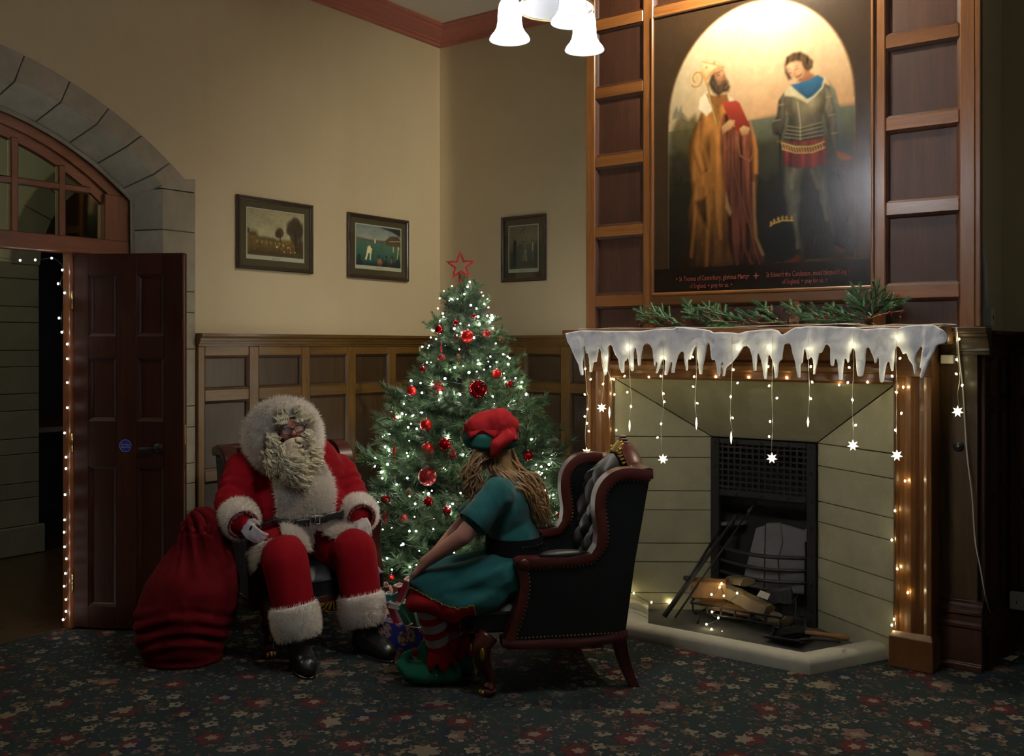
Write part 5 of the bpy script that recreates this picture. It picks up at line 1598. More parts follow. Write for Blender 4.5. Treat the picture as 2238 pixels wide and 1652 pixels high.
# hair: long waves
rr_ = random.Random(5); hm, hmb = MB(), MB()
ends = [(1200, 1150), (1185, 1130), (1195, 1100), (1170, 1110), (1140, 1090), (1125, 1075)]
def lock(p0, ctrl, w0, n=26):
    pts = crom(ctrl, max(2, n // (len(ctrl) - 1)))
    m_ = len(pts); u = rr_.uniform(0, 6.28); fq = rr_.uniform(2.0, 3.4); am = rr_.uniform(.004, .012)
    out = []
    for i, q in enumerate(pts):
        t = i / (m_ - 1)
        out.append(q + es * am * 1.3 * t ** .6 * math.sin(u + fq * 6.28 * t) + ef * am * 1.5 * t ** .6 * math.cos(u + fq * 6.28 * t))
    hm.tube(out, [w0 * (.8 + .4 * math.sin(3.1 * min(1, k / m_ + .1))) * (1 - .72 * (k / m_) ** 3) for k in range(m_)], 4)
for k in range(330):
    a = rr_.uniform(-2.9, .35)       # round the back of the head, from the near cheek to the far ear
    e = gr * math.cos(a) + gf * math.sin(a)
    z0 = rr_.uniform(-.02, .045)
    p0 = EC + gr * .088 * math.cos(a) * .95 + gf * (.098 * math.sin(a) - .006) + gu * z0
    px, py, d = proj(p0)
    f_ = rr_.random()
    if a < -2.35 or rr_.random() < .10:      # hangs by the near cheek and over the chest
        q1 = at(1030 + rr_.uniform(-12, 22), 1025 + rr_.uniform(-10, 10), 4.52 + rr_.uniform(-.04, .04))
        q2 = at(1030 + rr_.uniform(-14, 30), 1065 + rr_.uniform(-12, 12), 4.48 + rr_.uniform(-.03, .04))
        q3 = at(1040 + rr_.uniform(-20, 22), 1105 + rr_.uniform(-30, 15), 4.47 + rr_.uniform(-.03, .04))
        lock(p0, [p0, q1, q2, q3], rr_.uniform(.003, .0052))
    else:
        q1 = at(1078 + 60 * f_ + rr_.uniform(-8, 8), 1018 + 8 * f_, 4.50 + .10 * f_ + rr_.uniform(-.02, .02))
        q2 = at(1105 + 62 * f_ + rr_.uniform(-8, 8), 1052 + rr_.uniform(-8, 8) - 6 * f_, 4.46 + .14 * f_ + rr_.uniform(-.02, .03))
        q3 = at(1152 + 38 * f_ + rr_.uniform(-10, 8), 1088 + rr_.uniform(-12, 12), 4.47 + .14 * f_ + rr_.uniform(-.02, .03))
        q4 = at(1180 + 20 * f_ + rr_.uniform(-14, 8), 1125 + rr_.uniform(-35, 32), 4.50 + .13 * f_ + rr_.uniform(-.02, .03))
        lock(p0, [p0, q1, q2, q3, q4], rr_.uniform(.003, .0055))
b = MB()
b.ell(EC + gu * .0 - gf * .022, (gr * .088, gf * .090, gu * .090), 18, 12)
b.cone(EC - gf * .05 - gu * .03, .07, at(1100, 1035, 4.55), .05); b.cone(at(1100, 1035, 4.55), .05, at(1150, 1080, 4.55), .045); b.cone(at(1150, 1080, 4.55), .042, at(1178, 1110, 4.57), .03)
b.cone(EC - gr * .07 + gf * .0 - gu * .03, .03, at(1034, 1050, 4.49), .022)
me = remesh(b, .008, 6, 'hairmass'); wobble(me, .008, 20, 4.)
hr_ = finish(me, 'hair', [M['hair']], elf)
lo = build(hm, 'locks', M['hair'], hr_, True); lo['kind'] = 'stuff'
# ------------------------------------------------------------------ fir tree
TC = at(1014, 1200, 6.2); TC.z = 0
prof = [(.12, .47), (.20, .55), (.41, .60), (.554, .58), (.70, .545), (.843, .52), (.987, .46), (1.13, .415), (1.276, .365), (1.42, .30), (1.564, .225), (1.709, .18), (1.853, .125), (1.93, .05), (1.97, .0)]
def TR(z):
    for (z0, r0), (z1, r1) in zip(prof, prof[1:]):
        if z0 <= z <= z1: return r0 + (r1 - r0) * (z - z0) / (z1 - z0)
    return prof[0][1] if z < prof[0][0] else 0.
tree = thing('fir_tree', 'artificial green fir tree covered in small white lights in the corner', 'tree', TC, None)
def spray(seed, needles=26, tips=6, nl=.055):
    """one branch a metre long: a curved twig with side tips, each thick with needles"""
    r = random.Random(seed); m = MB()
    def needle_run(a, b, cnt, L):
        a, b = Vector(a), Vector(b); d = (b - a).normalized(); u = d.orthogonal().normalized(); w = d.cross(u)
        for k in range(cnt):
            t = (k + r.random()) / cnt; an = r.uniform(0, 6.283)
            e = u * math.cos(an) + w * math.sin(an)
            p = a.lerp(b, t); q = p + (d * .75 + e * .8).normalized() * L * r.uniform(.7, 1.15)
            s_ = e.cross(d) * .0072
            m.add([p - s_, p + s_, q], [(0, 1, 2)])
        m.tube([a, b], [.006, .003], 4, cap=False, mi=1)
    spine = [Vector((t, 0, -.06 * t + .10 * t * t)) for t in (0, .25, .5, .75, 1.0)]
    for a, b in zip(spine[1:], spine[2:]): needle_run(a, b, int(needles * 1.1), nl)
    m.tube(spine[:2], [.010, .008], 4, cap=False, mi=1)
    for k in range(tips):
        t = .35 + .6 * (k + .3) / tips; sg = 1 if k % 2 else -1
        p = Vector((t, 0, -.06 * t + .10 * t * t)); L = (.34 - .15 * t) * r.uniform(.8, 1.2)
        d = Vector((.75, sg * r.uniform(.5, .8), r.uniform(-.25, .45))).normalized()
        needle_run(p, p + d * L * .55, int(needles * .7), nl); needle_run(p + d * L * .55, p + (d + Vector((.12, 0, .12))) * L, int(needles * .8), nl * .9)
    return m
def spray_mesh(seed, **k):
    m = spray(seed, **k); me = bpy.data.meshes.new('branch'); me.from_pydata(m.v, [], m.f)
    me.materials.append(M['needle']); me.materials.append(M['twig']); me.polygons.foreach_set('material_index', m.mi); return me
SP = [spray_mesh(40 + i, needles=48, tips=7, nl=.135) for i in range(6)]
rt = random.Random(3); nb = 0
zl = list(np.linspace(.20, 1.86, 19))
tot = sum(TR(z) ** .75 + .12 for z in zl)
for li, z in enumerate(zl):
    n = max(6, round(290 * (TR(z) ** .75 + .12) / tot))
    for k in range(n):
        if nb >= 298: break
        a = 2 * math.pi * (k + .5 * (li % 2) + rt.uniform(-.25, .25)) / n
        rad = TR(z) * rt.uniform(.78, 1.2) + .035
        lift = R(rt.uniform(-8, 22) + (18 if z > 1.5 else 0) + (20 if z > 1.75 else 0))
        Mx = Matrix.Translation((0, 0, z - .05 + rt.uniform(-.03, .03))) @ Matrix.Rotation(a, 4, 'Z') @ Matrix.Rotation(-lift, 4, 'Y') @ Matrix.Rotation(rt.uniform(-.5, .5), 4, 'X') @ Matrix.Diagonal((rad, rad * .95 + .05, rad * .8 + .06, 1))
        instance(rt.choice(SP), 'branch', tree, mat=Mx); nb += 1
for k in range(2):
    instance(SP[k], 'branch', tree, mat=Matrix.Translation((0, 0, 1.80)) @ Matrix.Rotation(k * 2.2, 4, 'Z') @ Matrix.Rotation(R(-86 + k * 6), 4, 'Y') @ Matrix.Diagonal((.19, .16, .16, 1)))
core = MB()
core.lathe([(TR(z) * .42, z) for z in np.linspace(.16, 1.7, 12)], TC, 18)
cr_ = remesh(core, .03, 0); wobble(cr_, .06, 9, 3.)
cm_ = finish(cr_, 'inner_foliage', [M['needle_shade']], tree); cm_['kind'] = 'stuff'
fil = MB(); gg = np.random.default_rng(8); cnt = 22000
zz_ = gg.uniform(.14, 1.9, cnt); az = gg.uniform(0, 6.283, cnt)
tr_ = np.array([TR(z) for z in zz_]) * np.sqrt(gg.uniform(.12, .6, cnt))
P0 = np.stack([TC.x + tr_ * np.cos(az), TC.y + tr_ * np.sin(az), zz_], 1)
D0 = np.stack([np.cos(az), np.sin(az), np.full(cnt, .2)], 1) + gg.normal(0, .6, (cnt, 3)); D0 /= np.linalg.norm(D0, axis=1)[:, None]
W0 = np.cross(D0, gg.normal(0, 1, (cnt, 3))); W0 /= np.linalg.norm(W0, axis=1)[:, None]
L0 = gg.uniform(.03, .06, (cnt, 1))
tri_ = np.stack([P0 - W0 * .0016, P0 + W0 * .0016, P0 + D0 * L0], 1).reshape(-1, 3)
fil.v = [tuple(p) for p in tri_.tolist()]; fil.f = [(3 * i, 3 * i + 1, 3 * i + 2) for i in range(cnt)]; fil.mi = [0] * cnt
build(fil, 'inner_needles', M['needle_shade'], tree)['kind'] = 'stuff'
build(MB().tube([(TC.x, TC.y, .02), (TC.x, TC.y, 1.9)], [.03, .008], 8), 'trunk', M['twig'], tree)
sd_ = MB()
for k in range(3):
    a = k * 2.094; sd_.tube([(TC.x, TC.y, .10), (TC.x + .2 * math.cos(a), TC.y + .2 * math.sin(a), .015)], .012, 6)
build(sd_, 'stand', M['iron'], tree)

# star on top
sc_ = at(1006.5, 581, 6.2); sr_ = cw(1, 0, 0); star = MB(); inn = MB()
star_t = thing('tree_star', 'red glittering open five-pointed star on top of the tree', 'star', sc_ - Vector((0, 0, .10)))
P5 = []
for k in range(10):
    a = R(90 + 36 * k + 2); r_ = .098 if k % 2 == 0 else .043
    P5.append((math.cos(a) * r_, math.sin(a) * r_))
rows = []
for k in range(11):
    x, y = P5[k % 10]; f_ = .73
    o = sc_ + sr_ * x + up * y; i_ = sc_ + sr_ * x * (f_ if k % 2 == 0 else .62) + up * y * (f_ if k % 2 == 0 else .62)
    e = cw(0, .006, 0)
    rows.append([o - e, o + e, i_ + e, i_ - e, o - e])
fixn(build(MB().grid(rows), 'star', M['glit_red'], star_t))
build(MB().lathe([(.013, -.105), (.012, -.045), (.008, -.035), (0, -.035)], sc_, 12), 'socket', M['glit_red'], star_t, True)

# baubles: photo position, radius in px, kind
def tree_pt(px, py, push=.02):
    """point on the tree's outer surface that is seen at px, py"""
    best = None
    for d in np.linspace(5.4, 6.3, 91):
        p = at(px, py, d)
        r = math.hypot(p.x - TC.x, p.y - TC.y)
        if r < TR(p.z) + push: return p
    return at(px, py, 6.15)
mat_of = dict(m='matte_red', g='gloss_red', t='glit_red')
word = dict(m='satin', g='mirror-bright', t='glittered')
BA = [(1021, 735, 14, 'm', 'large satin red bauble, highest of the big ones, near the tree top'), (1064, 729, 9, 't', 'small glittered bauble on the hearth side near the tree top'), (959, 720, 9.5, 'g', 'shiny bauble at the edge of the tree, level with the dado rail'),
      (996, 705, 5.5, 'g', 'tiny shiny bauble above the highest large satin one'), (1036, 691, 5, 'g', 'tiny shiny bauble, topmost on the tree'), (964.6, 782, 8.5, 't', 'small glittered bauble under the red drop near the tree top'), (924, 807, 6, 'g', 'tiny shiny bauble at the tree edge above the papered wall panelling'),
      (1086, 817, 10.5, 'm', 'satin bauble just above the largest mirror bauble'), (1045, 850, 21, 'g', 'largest mirror-bright red bauble, high on the tree'), (1115, 841, 9, 'g', 'shiny bauble beside the largest mirror bauble'),
      (899.5, 854, 10.5, 'm', 'satin bauble hanging out at the tree edge beside the glittered snowflake'), (1101, 892, 9, 't', 'glittered bauble peeping over the red hat'), (864, 912, 4.5, 'm', 'tiny satin bauble on an outlying twig'),
      (931, 929, 13.5, 'm', 'large satin bauble with two lights at its lower edge'), (934, 982, 14.5, 'm', 'large satin bauble straight below another large satin one'), (971.5, 971, 13.5, 'g', 'shiny bauble with a red glitter spray under it'),
      (1154, 996, 11, 'g', 'shiny bauble between the red hat and the armchair'), (934, 1041, 20.5, 't', 'largest glittered red ball, half sunk in the needles'), (842, 1094, 11, 'g', 'shiny bauble above the red spindle by the white sleeve cuff'),
      (936, 1096, 11, 'g', 'shiny bauble straight below the largest glittered ball'), (882, 1133, 9.5, 'm', 'small satin bauble low down beside the red spindle'), (976, 1117, 9.5, 'g', 'small shiny bauble low on the tree with a pine cone below'),
      (1014, 1125, 10.5, 'm', 'satin bauble low on the tree close to the green sleeve'), (1227, 1126, 11, 'g', 'shiny bauble beside the wing of the empty-looking armchair side'), (855, 1263, 7, 'm', 'satin bauble lowest on the tree above the blue box')]
BA[23] = (1227, 1126, 11, 'g', 'shiny bauble low at the tree edge touching the armchair wing')
def bauble(px, py, rp, kd, label):
    p = tree_pt(px, py, .045); d = proj(p)[2]; r = rp * d / FOC
    t = thing('bauble', label, 'bauble', p, 'red baubles on the tree')
    build(MB().ball(p, r, 20, 14), 'globe', M[mat_of[kd]], t, True)
    cp = MB().lathe([(r * .24, r * .94), (r * .24, r * 1.2), (0, r * 1.2)], p, 10)
    cp.tube([p + up * r * (1.2 + .22 * (1 - math.cos(a)) ) + cw(1, 0, 0) * r * .16 * math.sin(a) for a in np.linspace(0, 2 * math.pi, 10, endpoint=False)], .0009, 4, closed=True)
    build(cp, 'cap', M['steel'], t, True)
    build(MB().tube([p + up * r * 1.5, p + up * (r * 1.5 + .03) - unit(p - TC) * .02], .0008, 3), 'thread', M['wire_clear'], t)
for a in BA: bauble(*a)
for px, py, h, w, lab in ((862, 990, 40, 9, 'red diamond-shaped spindle ornament at the outer edge of the tree'), (841, 1129, 36, 9, 'long red spindle ornament beside the white sleeve cuff'), (964, 762, 16, 5, 'small red drop ornament near the tree top')):
    p = tree_pt(px, py, .05); k = proj(p)[2] / FOC
    t = thing('spindle_ornament', lab, 'bauble', p)
    build(MB().lathe([(0, -h * k / 2), (w * k * .45, -h * k * .18), (w * k * .5, 0), (w * k * .42, h * k * .2), (w * k * .12, h * k * .42), (0, h * k * .5)], p, 14), 'drop', M['matte_red'], t, True)
    build(MB().tube([p + up * h * k * .5, p + up * (h * k * .5 + .03)], .0008, 3), 'thread', M['wire_clear'], t)
# glittered snowflake, and the spray
p = tree_pt(955, 848, .05); sf = MB(); t = thing('snowflake_ornament', 'red glittered snowflake ornament hanging on the tree', 'ornament', p)
ux, uy, un = cw(1, 0, 0), up, cw(0, -1, 0)
for k in range(6):
    a = k * math.pi / 3; d = ux * math.cos(a) + uy * math.sin(a); e = -ux * math.sin(a) + uy * math.cos(a)
    sf.obox(p + d * .022, d * .022, e * .0035, un * .002)
    for f_ in (.018, .031):
        for sg in (-1, 1): sf.obox(p + d * (f_ + .004) + e * sg * .005, (d + e * sg) * .006, (e - d * sg) * .002, un * .002)
    sf.obox(p + (d * .866 + e * .5) * .012, (d * .866 + e * .5) * .012, (e * .866 - d * .5) * .004, un * .002)
build(sf, 'flake', M['glit_red'], t)
build(MB().tube([p + up * .044, p + up * .075], .0008, 3), 'thread', M['wire_clear'], t)
p = tree_pt(989, 993, .04); t = thing('glitter_spray', 'small red glitter spray under the shiny bauble in mid tree', 'ornament', p); gs = MB()
for k in range(26): gs.ball(p + Vector((rt.gauss(0, .012), rt.gauss(0, .012), rt.gauss(0, .022))), rt.uniform(.004, .009), 6, 4)
build(gs, 'beads', M['glit_red'], t)
def pine_cone(p, L, r, axis, label, group=None):
    t = thing('pine_cone', label, 'pine cone', p, group); ax = unit(axis); u = ax.orthogonal().normalized(); w = ax.cross(u); m = MB()
    m.tube([p - ax * L * .4, p, p + ax * L * .4], [r * .35, r * .5, r * .2], 8)
    for i in range(9):
        t_ = i / 8; rr = r * math.sin(.35 + 2.5 * t_) * 1.05; n = 8
        for k in range(n):
            a = 2 * math.pi * (k + .5 * (i % 2)) / n; e = u * math.cos(a) + w * math.sin(a); s_ = ax.cross(e)
            c0 = p + ax * L * (t_ - .5) + e * rr * .3
            m.add([c0 - s_ * r * .10, c0 + s_ * r * .10, c0 + e * rr * .75 + s_ * r * .24 + ax * L * .06, c0 + e * rr * .82 + ax * L * .12, c0 + e * rr * .75 - s_ * r * .24 + ax * L * .06], [(0, 1, 2, 3, 4)])
    build(m, 'scales', M['cone'], t)
    return t
pine_cone(tree_pt(1001, 782, .0), .05, .018, (0, 0, -1), 'small pine cone in a dark gap high in the tree')
pine_cone(tree_pt(996, 737, .03), .05, .018, (.3, 0, -1), 'small pine cone beside the highest large satin bauble')
pine_cone(tree_pt(1096, 739, .03), .05, .018, (0, .3, -1), 'small pine cone at the hearth side of the tree top')
pine_cone(tree_pt(893, 1075, .03), .05, .018, (0, 0, -1), 'small pine cone low in the tree beside the largest glittered ball')

# string of lights on the tree
def light_bulb_mesh(mat, r=.0052, L=.012, name='bulb'):
    m = MB().ell((0, 0, 0), ((r, 0, 0), (0, r, 0), (0, 0, L / 2)), 8, 5)
    me = bpy.data.meshes.new(name); me.from_pydata(m.v, [], m.f); me.materials.append(mat); return me
tl = thing('tree_lights', 'string of small cool white lights wound round the tree', 'string lights', TC)
BC_ = light_bulb_mesh(M['bulb_cool'], .0062, .013)
pts = []; ri = random.Random(77)
turns = 13; N = 290
cum = []
for k in range(4000):
    t = k / 3999; z = .17 + 1.74 * t
    cum.append((z, (TR(z) + .03)))
tw = np.cumsum([c[1] for c in cum]); tw = tw / tw[-1]
front = math.atan2(-TC.y, -TC.x)
for k in range(N):
    t = (k + ri.uniform(-.3, .3)) / N; i = int(np.searchsorted(tw, min(max(t, 0), .999)))
    z = cum[i][0]
    # three bulbs out of four hang on the room side
    a = front + (ri.uniform(-1.65, 1.65) if ri.random() < .84 else ri.uniform(1.65, 4.6))
    r = TR(z) * ri.uniform(.86, 1.06) + .025
    pts.append(Vector((TC.x + r * math.cos(a), TC.y + r * math.sin(a), z + ri.uniform(-.02, .02))))
hand_ = [(1027, 616), (1022, 627), (988, 625), (970, 636), (961, 652), (1066, 653), (1000, 653), (1056, 646), (1029, 667), (982, 657), (957, 674), (968, 685), (1045, 692), (1065, 690), (1078, 694), (961, 701), (1048, 708), (1077, 717), (942, 792), (933, 792), (1012, 800), (1025, 814), (1042, 812), (1058, 808), (994, 803), (919, 837), (1005, 862), (963, 858)]
for (px, py) in hand_:
    pts[ri.randrange(len(pts))] = tree_pt(px, py, .05)
for p in pts:
    Mx = Matrix.Translation(p - TC) @ Matrix.Rotation(ri.uniform(0, 3), 4, 'X') @ Matrix.Rotation(ri.uniform(0, 3), 4, 'Y') @ Matrix.Scale(ri.choice((.6, .75, .85, 1., 1.25)), 4)
    instance(BC_, 'bulb', tl, mat=Mx)
w = MB(); sp = []
for k in range(900):
    t = k / 899; z = .16 + 1.72 * t; a = 2 * math.pi * turns * t
    r = TR(z) * (.92 + .05 * math.sin(k * 1.3)) + .015
    sp.append((TC.x + r * math.cos(a), TC.y + r * math.sin(a), z + .012 * math.sin(k * .9)))
w.tube(sp, .0014, 3)
build(w, 'wire', M['wire_dark'], tl)
# ------------------------------------------------------------------ painter for flat pictures
class Paint:
    """soft polygons laid on a grid of colours; x, y in picture units"""
    def __init__(s, w, h, x0, x1, y0, y1, base):
        s.w, s.h = w, h
        s.X, s.Y = np.meshgrid(np.linspace(x0, x1, w), np.linspace(y0, y1, h))
        s.px = (x1 - x0) / (w - 1)
        s.C = np.empty((h, w, 3)); s.C[:] = base
        s.g = np.random.default_rng(3)
    def fbm(s, n, seed):
        g = np.random.default_rng(seed); out = np.zeros((s.h, s.w)); am = 1.
        for k in range(5):
            m = n * 2 ** k; T = g.random((m + 2, m + 2))
            yy = np.linspace(0, m, s.h); xx = np.linspace(0, m, s.w)
            yi, xi = np.minimum(yy.astype(int), m), np.minimum(xx.astype(int), m); fy, fx = (yy - yi)[:, None], (xx - xi)[None]
            fy, fx = fy * fy * (3 - 2 * fy), fx * fx * (3 - 2 * fx)
            out += am * ((T[yi][:, xi] * (1 - fx) + T[yi][:, xi + 1] * fx) * (1 - fy) + (T[yi + 1][:, xi] * (1 - fx) + T[yi + 1][:, xi + 1] * fx) * fy); am *= .5
        return (out - out.mean()) / 1.
    def lay(s, a, col):
        col = np.asarray(col, float)
        s.C = s.C * (1 - a[..., None]) + (col if col.ndim == 3 else col[None, None]) * a[..., None]
    def streak(s, nx, ny, seed):
        g = np.random.default_rng(seed); T = g.random((ny + 2, nx + 2)); yy = np.linspace(0, ny, s.h); xx = np.linspace(0, nx, s.w)
        yi, xi = yy.astype(int), xx.astype(int); fy, fx = (yy - yi)[:, None], (xx - xi)[None]; fy, fx = fy * fy * (3 - 2 * fy), fx * fx * (3 - 2 * fx)
        return (T[yi][:, xi] * (1 - fx) + T[yi][:, xi + 1] * fx) * (1 - fy) + (T[yi + 1][:, xi] * (1 - fx) + T[yi + 1][:, xi + 1] * fx) * fy - .5
    def poly(s, P, col, soft=2., op=1., col2=None, d=None, tex=0., rnd=0., rw=.03, fold=0., fs=(40, 7)):
        P = np.array(P, float); ins = inpoly(s.X, s.Y, P); dist = np.full(s.X.shape, 1e9)
        for i in range(len(P)): dist = np.minimum(dist, s.seg(P[i], P[(i + 1) % len(P)]))
        sd = np.where(ins, dist, -dist); a = np.clip(sd / (soft * s.px) * .5 + .5, 0, 1) * op
        if col2 is not None:
            d = np.array(d or (0, 1.), float); d /= np.linalg.norm(d); t = (P @ d)
            f = np.clip((s.X * d[0] + s.Y * d[1] - t.min()) / (t.max() - t.min()), 0, 1)[..., None]
            col = np.array(col)[None, None] * (1 - f) + np.array(col2)[None, None] * f
        if tex: col = np.asarray(col) * (1 + tex * s.fbm(24, 5)[..., None])
        if fold: col = np.asarray(col) * np.clip(1 + fold * (2.2 * s.streak(*fs, 7) + 1.2 * s.streak(fs[0] * 2, fs[1] * 2, 8)), .25, 2)[..., None]
        if rnd: col = np.asarray(col) * (1 - rnd + rnd * np.clip(sd / rw, 0, 1) ** .7)[..., None]
        s.lay(a, col)
    def seg(s, a, b):
        a, b = np.array(a, float), np.array(b, float); ab = b - a; L = (ab @ ab) or 1e-9
        t = np.clip(((s.X - a[0]) * ab[0] + (s.Y - a[1]) * ab[1]) / L, 0, 1)
        return np.hypot(s.X - a[0] - ab[0] * t, s.Y - a[1] - ab[1] * t)
    def line(s, P, wd, col, op=1., soft=1.5):
        dist = np.full(s.X.shape, 1e9)
        for a, b in zip(P, P[1:]): dist = np.minimum(dist, s.seg(a, b))
        s.lay(np.clip((wd * .5 - dist) / (soft * s.px) + .5, 0, 1) * op, col)
    def ell(s, c, rx, ry, col, op=1., soft=.3, rot=0.):
        cx, cy = s.X - c[0], s.Y - c[1]; ca, sa = math.cos(rot), math.sin(rot)
        r = np.hypot((cx * ca + cy * sa) / rx, (-cx * sa + cy * ca) / ry)
        s.lay(np.clip((1 - r) / soft, 0, 1) * op, col)
    def mesh(s, P, name, mat, parent):
        """P(u, v) with u, v in 0..1 -> point of the room; v runs downwards"""
        uu, vv = np.meshgrid(np.linspace(0, 1, s.w), np.linspace(0, 1, s.h))
        a, b, c = (np.array(P(*q)) for q in ((0, 0), (1, 0), (0, 1)))
        if s.w < 200: s.C = np.clip(s.C, 0, 1) ** .92 * 1.5
        V = a + uu[..., None] * (b - a) + vv[..., None] * (c - a) - np.array(org(parent))
        I = np.arange(s.w * s.h).reshape(s.h, s.w)
        F = np.stack([I[:-1, :-1], I[1:, :-1], I[1:, 1:], I[:-1, 1:]], -1).reshape(-1, 4)
        me = bpy.data.meshes.new(name); n = len(F)
        me.vertices.add(s.w * s.h); me.vertices.foreach_set('co', V.astype(np.float32).ravel())
        me.loops.add(n * 4); me.loops.foreach_set('vertex_index', F.astype(np.int32).ravel())
        me.polygons.add(n); me.polygons.foreach_set('loop_start', np.arange(0, n * 4, 4, dtype=np.int32))
        me.polygons.foreach_set('loop_total', np.full(n, 4, np.int32))
        me.update(calc_edges=True)
        at_ = me.color_attributes.new('Col', 'FLOAT_COLOR', 'POINT')
        C4 = np.ones((s.w * s.h, 4), np.float32); C4[:, :3] = np.clip(s.C, 0, 1).reshape(-1, 3)
        at_.data.foreach_set('color', C4.ravel()); me.materials.append(mat)
        return link(me, name, parent)

# ------------------------------------------------------------------ the large painting
PX0, PX1, PZ0, PZ1 = fx(1427) + .006, fx(1907) - .006, 1.856, 3.452
pt_ = thing('painting', 'huge dark painting of a bishop with crozier and a man in armour under an arch', 'painting', ((PX0 + PX1) / 2, YF, PZ0))
Wd, Ht = PX1 - PX0, PZ1 - PZ0
def pc(px, py):
    q = onY(px, py, YF + .01); return ((q.x - PX0), (PZ1 - q.z))
def c1(L): return [pc(1440 + x / 4.865, 100 + y / 4.865) for x, y in L]
def pl_(L): return [pc(*q) for q in L]
pw = .0026
p = Paint(400, 512, 0, Wd, 0, Ht, (.052, .030, .013))
def pz(z): return (PZ1 - z)
# the arched field: sky, sea, land
cxm = (pc(1463, 300)[0] + pc(1868, 300)[0]) / 2; hwid = (pc(1868, 300)[0] - pc(1463, 300)[0]) / 2
ytop, yspr = .025, .62
field = [(cxm - hwid, Ht - .13), (cxm - hwid, yspr)] + [(cxm - hwid * math.cos(a) , yspr - (yspr - ytop) * math.sin(a)) for a in np.linspace(.05, math.pi - .05, 40)] + [(cxm + hwid, yspr), (cxm + hwid, Ht - .13)]
p.poly(field, S(216, 200, 160), 2, 1, S(214, 160, 105), (0, 1))
sky = p.C.copy(); hz = pc(1650, 262)[1]
f = np.clip((p.Y - .05) / (hz - .05), 0, 1)[..., None]
grad = np.array(S(224, 212, 176)) * (1 - f) + np.array(S(204, 158, 110)) * f
lf = np.clip((cxm - p.X) / hwid, 0, 1)[..., None] ** 1.2
grad = grad * (1 - lf * .75) + np.array(S(176, 170, 140)) * lf * .75
below = (p.Y > hz)[..., None]
g2 = np.clip((p.Y - hz) / .5, 0, 1)[..., None]
land = np.array(S(112, 116, 92)) * (1 - g2) ** 2 + np.array(S(38, 34, 24)) * (1 - (1 - g2) ** 2)
ins = inpoly(p.X, p.Y, np.array(field))[..., None]
p.C = np.where(ins, np.where(below, land, grad), p.C)
p.C *= (1 + .10 * p.fbm(5, 1)[..., None]) 
p.line(field[1:-1], .012, S(120, 84, 40), .6)
p.poly(pl_([(1468, 290), (1480, 262), (1490, 250), (1505, 262), (1520, 250), (1535, 290), (1530, 345), (1466, 350)]), S(104, 96, 56), 5, .9, S(60, 56, 32), (0, 1), .4)
p.poly(pl_([(1472, 250), (1478, 236), (1480, 232), (1484, 244), (1490, 232), (1493, 246), (1499, 256), (1470, 262)]), S(110, 110, 92), 3, .8)
p.poly(pl_([(1640, 262), (1700, 250), (1868, 226), (1868, 300), (1640, 330)]), S(104, 112, 92), 4, .8, S(74, 76, 52), (0, 1))
p.poly(pl_([(1640, 312), (1700, 300), (1868, 296), (1868, 420), (1640, 420)]), S(60, 58, 36), 8, .9, S(30, 27, 18), (0, 1), .3)
p.poly(pl_([(1464, 340), (1530, 335), (1530, 600), (1464, 600)]), S(46, 42, 26), 8, .9, S(22, 18, 12), (0, 1), .4)
p.poly(pl_([(1640, 420), (1868, 410), (1868, 590), (1500, 600), (1640, 560)]), S(30, 26, 18), 8, .9, S(24, 20, 12), (0, 1), .3)
p.poly(pl_([(1470, 590), (1660, 580), (1700, 572), (1780, 566), (1868, 556), (1868, 578), (1600, 590), (1470, 603)]), S(70, 54, 18), 4, .9, None, None, .5)
# bishop
robe = [(1560, 222), (1536, 240), (1520, 280), (1504, 320), (1507, 370), (1514, 420), (1505, 470), (1506, 520), (1490, 575), (1478, 600), (1545, 596), (1600, 590), (1676, 580), (1672, 560), (1655, 540), (1652, 480), (1654, 400), (1656, 330), (1640, 280), (1620, 240), (1598, 215)]
p.poly(pl_(robe), S(176, 118, 34), 3, 1, S(52, 30, 9), (0, 1), .3, .55, .05, .55, (34, 6))
p.poly(pl_([(1582, 250), (1606, 240), (1640, 280), (1645, 330), (1648, 420), (1650, 480), (1668, 560), (1660, 580), (1608, 588), (1590, 520), (1588, 430), (1580, 340), (1576, 290)]), S(130, 70, 44), 3, 1, S(46, 21, 15), (0, 1), .3, .5, .03, .7, (60, 5))
for q in ([(1590, 330), (1594, 420), (1600, 520), (1608, 585)], [(1606, 330), (1612, 430), (1622, 540), (1640, 580)], [(1622, 320), (1630, 420), (1640, 520)]): p.line(pl_(q), .012, S(46, 22, 14), .5, 6); p.line([(x + .014, y) for x, y in pl_(q)], .009, S(130, 76, 46), .35, 6)
p.line(pl_([(1648, 400), (1650, 470), (1653, 520), (1668, 556)]), .016, S(150, 120, 70), .55, 4)
for q in ([(1530, 270), (1520, 320), (1540, 380), (1552, 372)], [(1545, 260), (1538, 320), (1552, 372)], [(1524, 400), (1520, 470), (1512, 560)], [(1545, 410), (1548, 480), (1545, 580)], [(1568, 420), (1570, 470), (1576, 520)]): p.line(pl_(q), .014, S(180, 124, 40), .38, 7); p.line([(x - .02, y) for x, y in pl_(q)], .014, S(60, 34, 8), .45, 7)
p.poly(pl_([(1520, 440), (1534, 436), (1545, 430), (1548, 500), (1530, 470)]), S(30, 18, 8), 4, .8)
p.poly(pl_([(1588, 420), (1592, 440), (1600, 465), (1596, 472), (1586, 455)]), S(150, 122, 74), 2, .8)
p.poly(pl_([(1532, 215), (1546, 200), (1556, 222), (1560, 240), (1545, 254), (1528, 238)]), S(226, 214, 186), 2)
p.poly(pl_([(1588, 208), (1602, 214), (1606, 224), (1594, 226)]), S(216, 200, 170), 2)
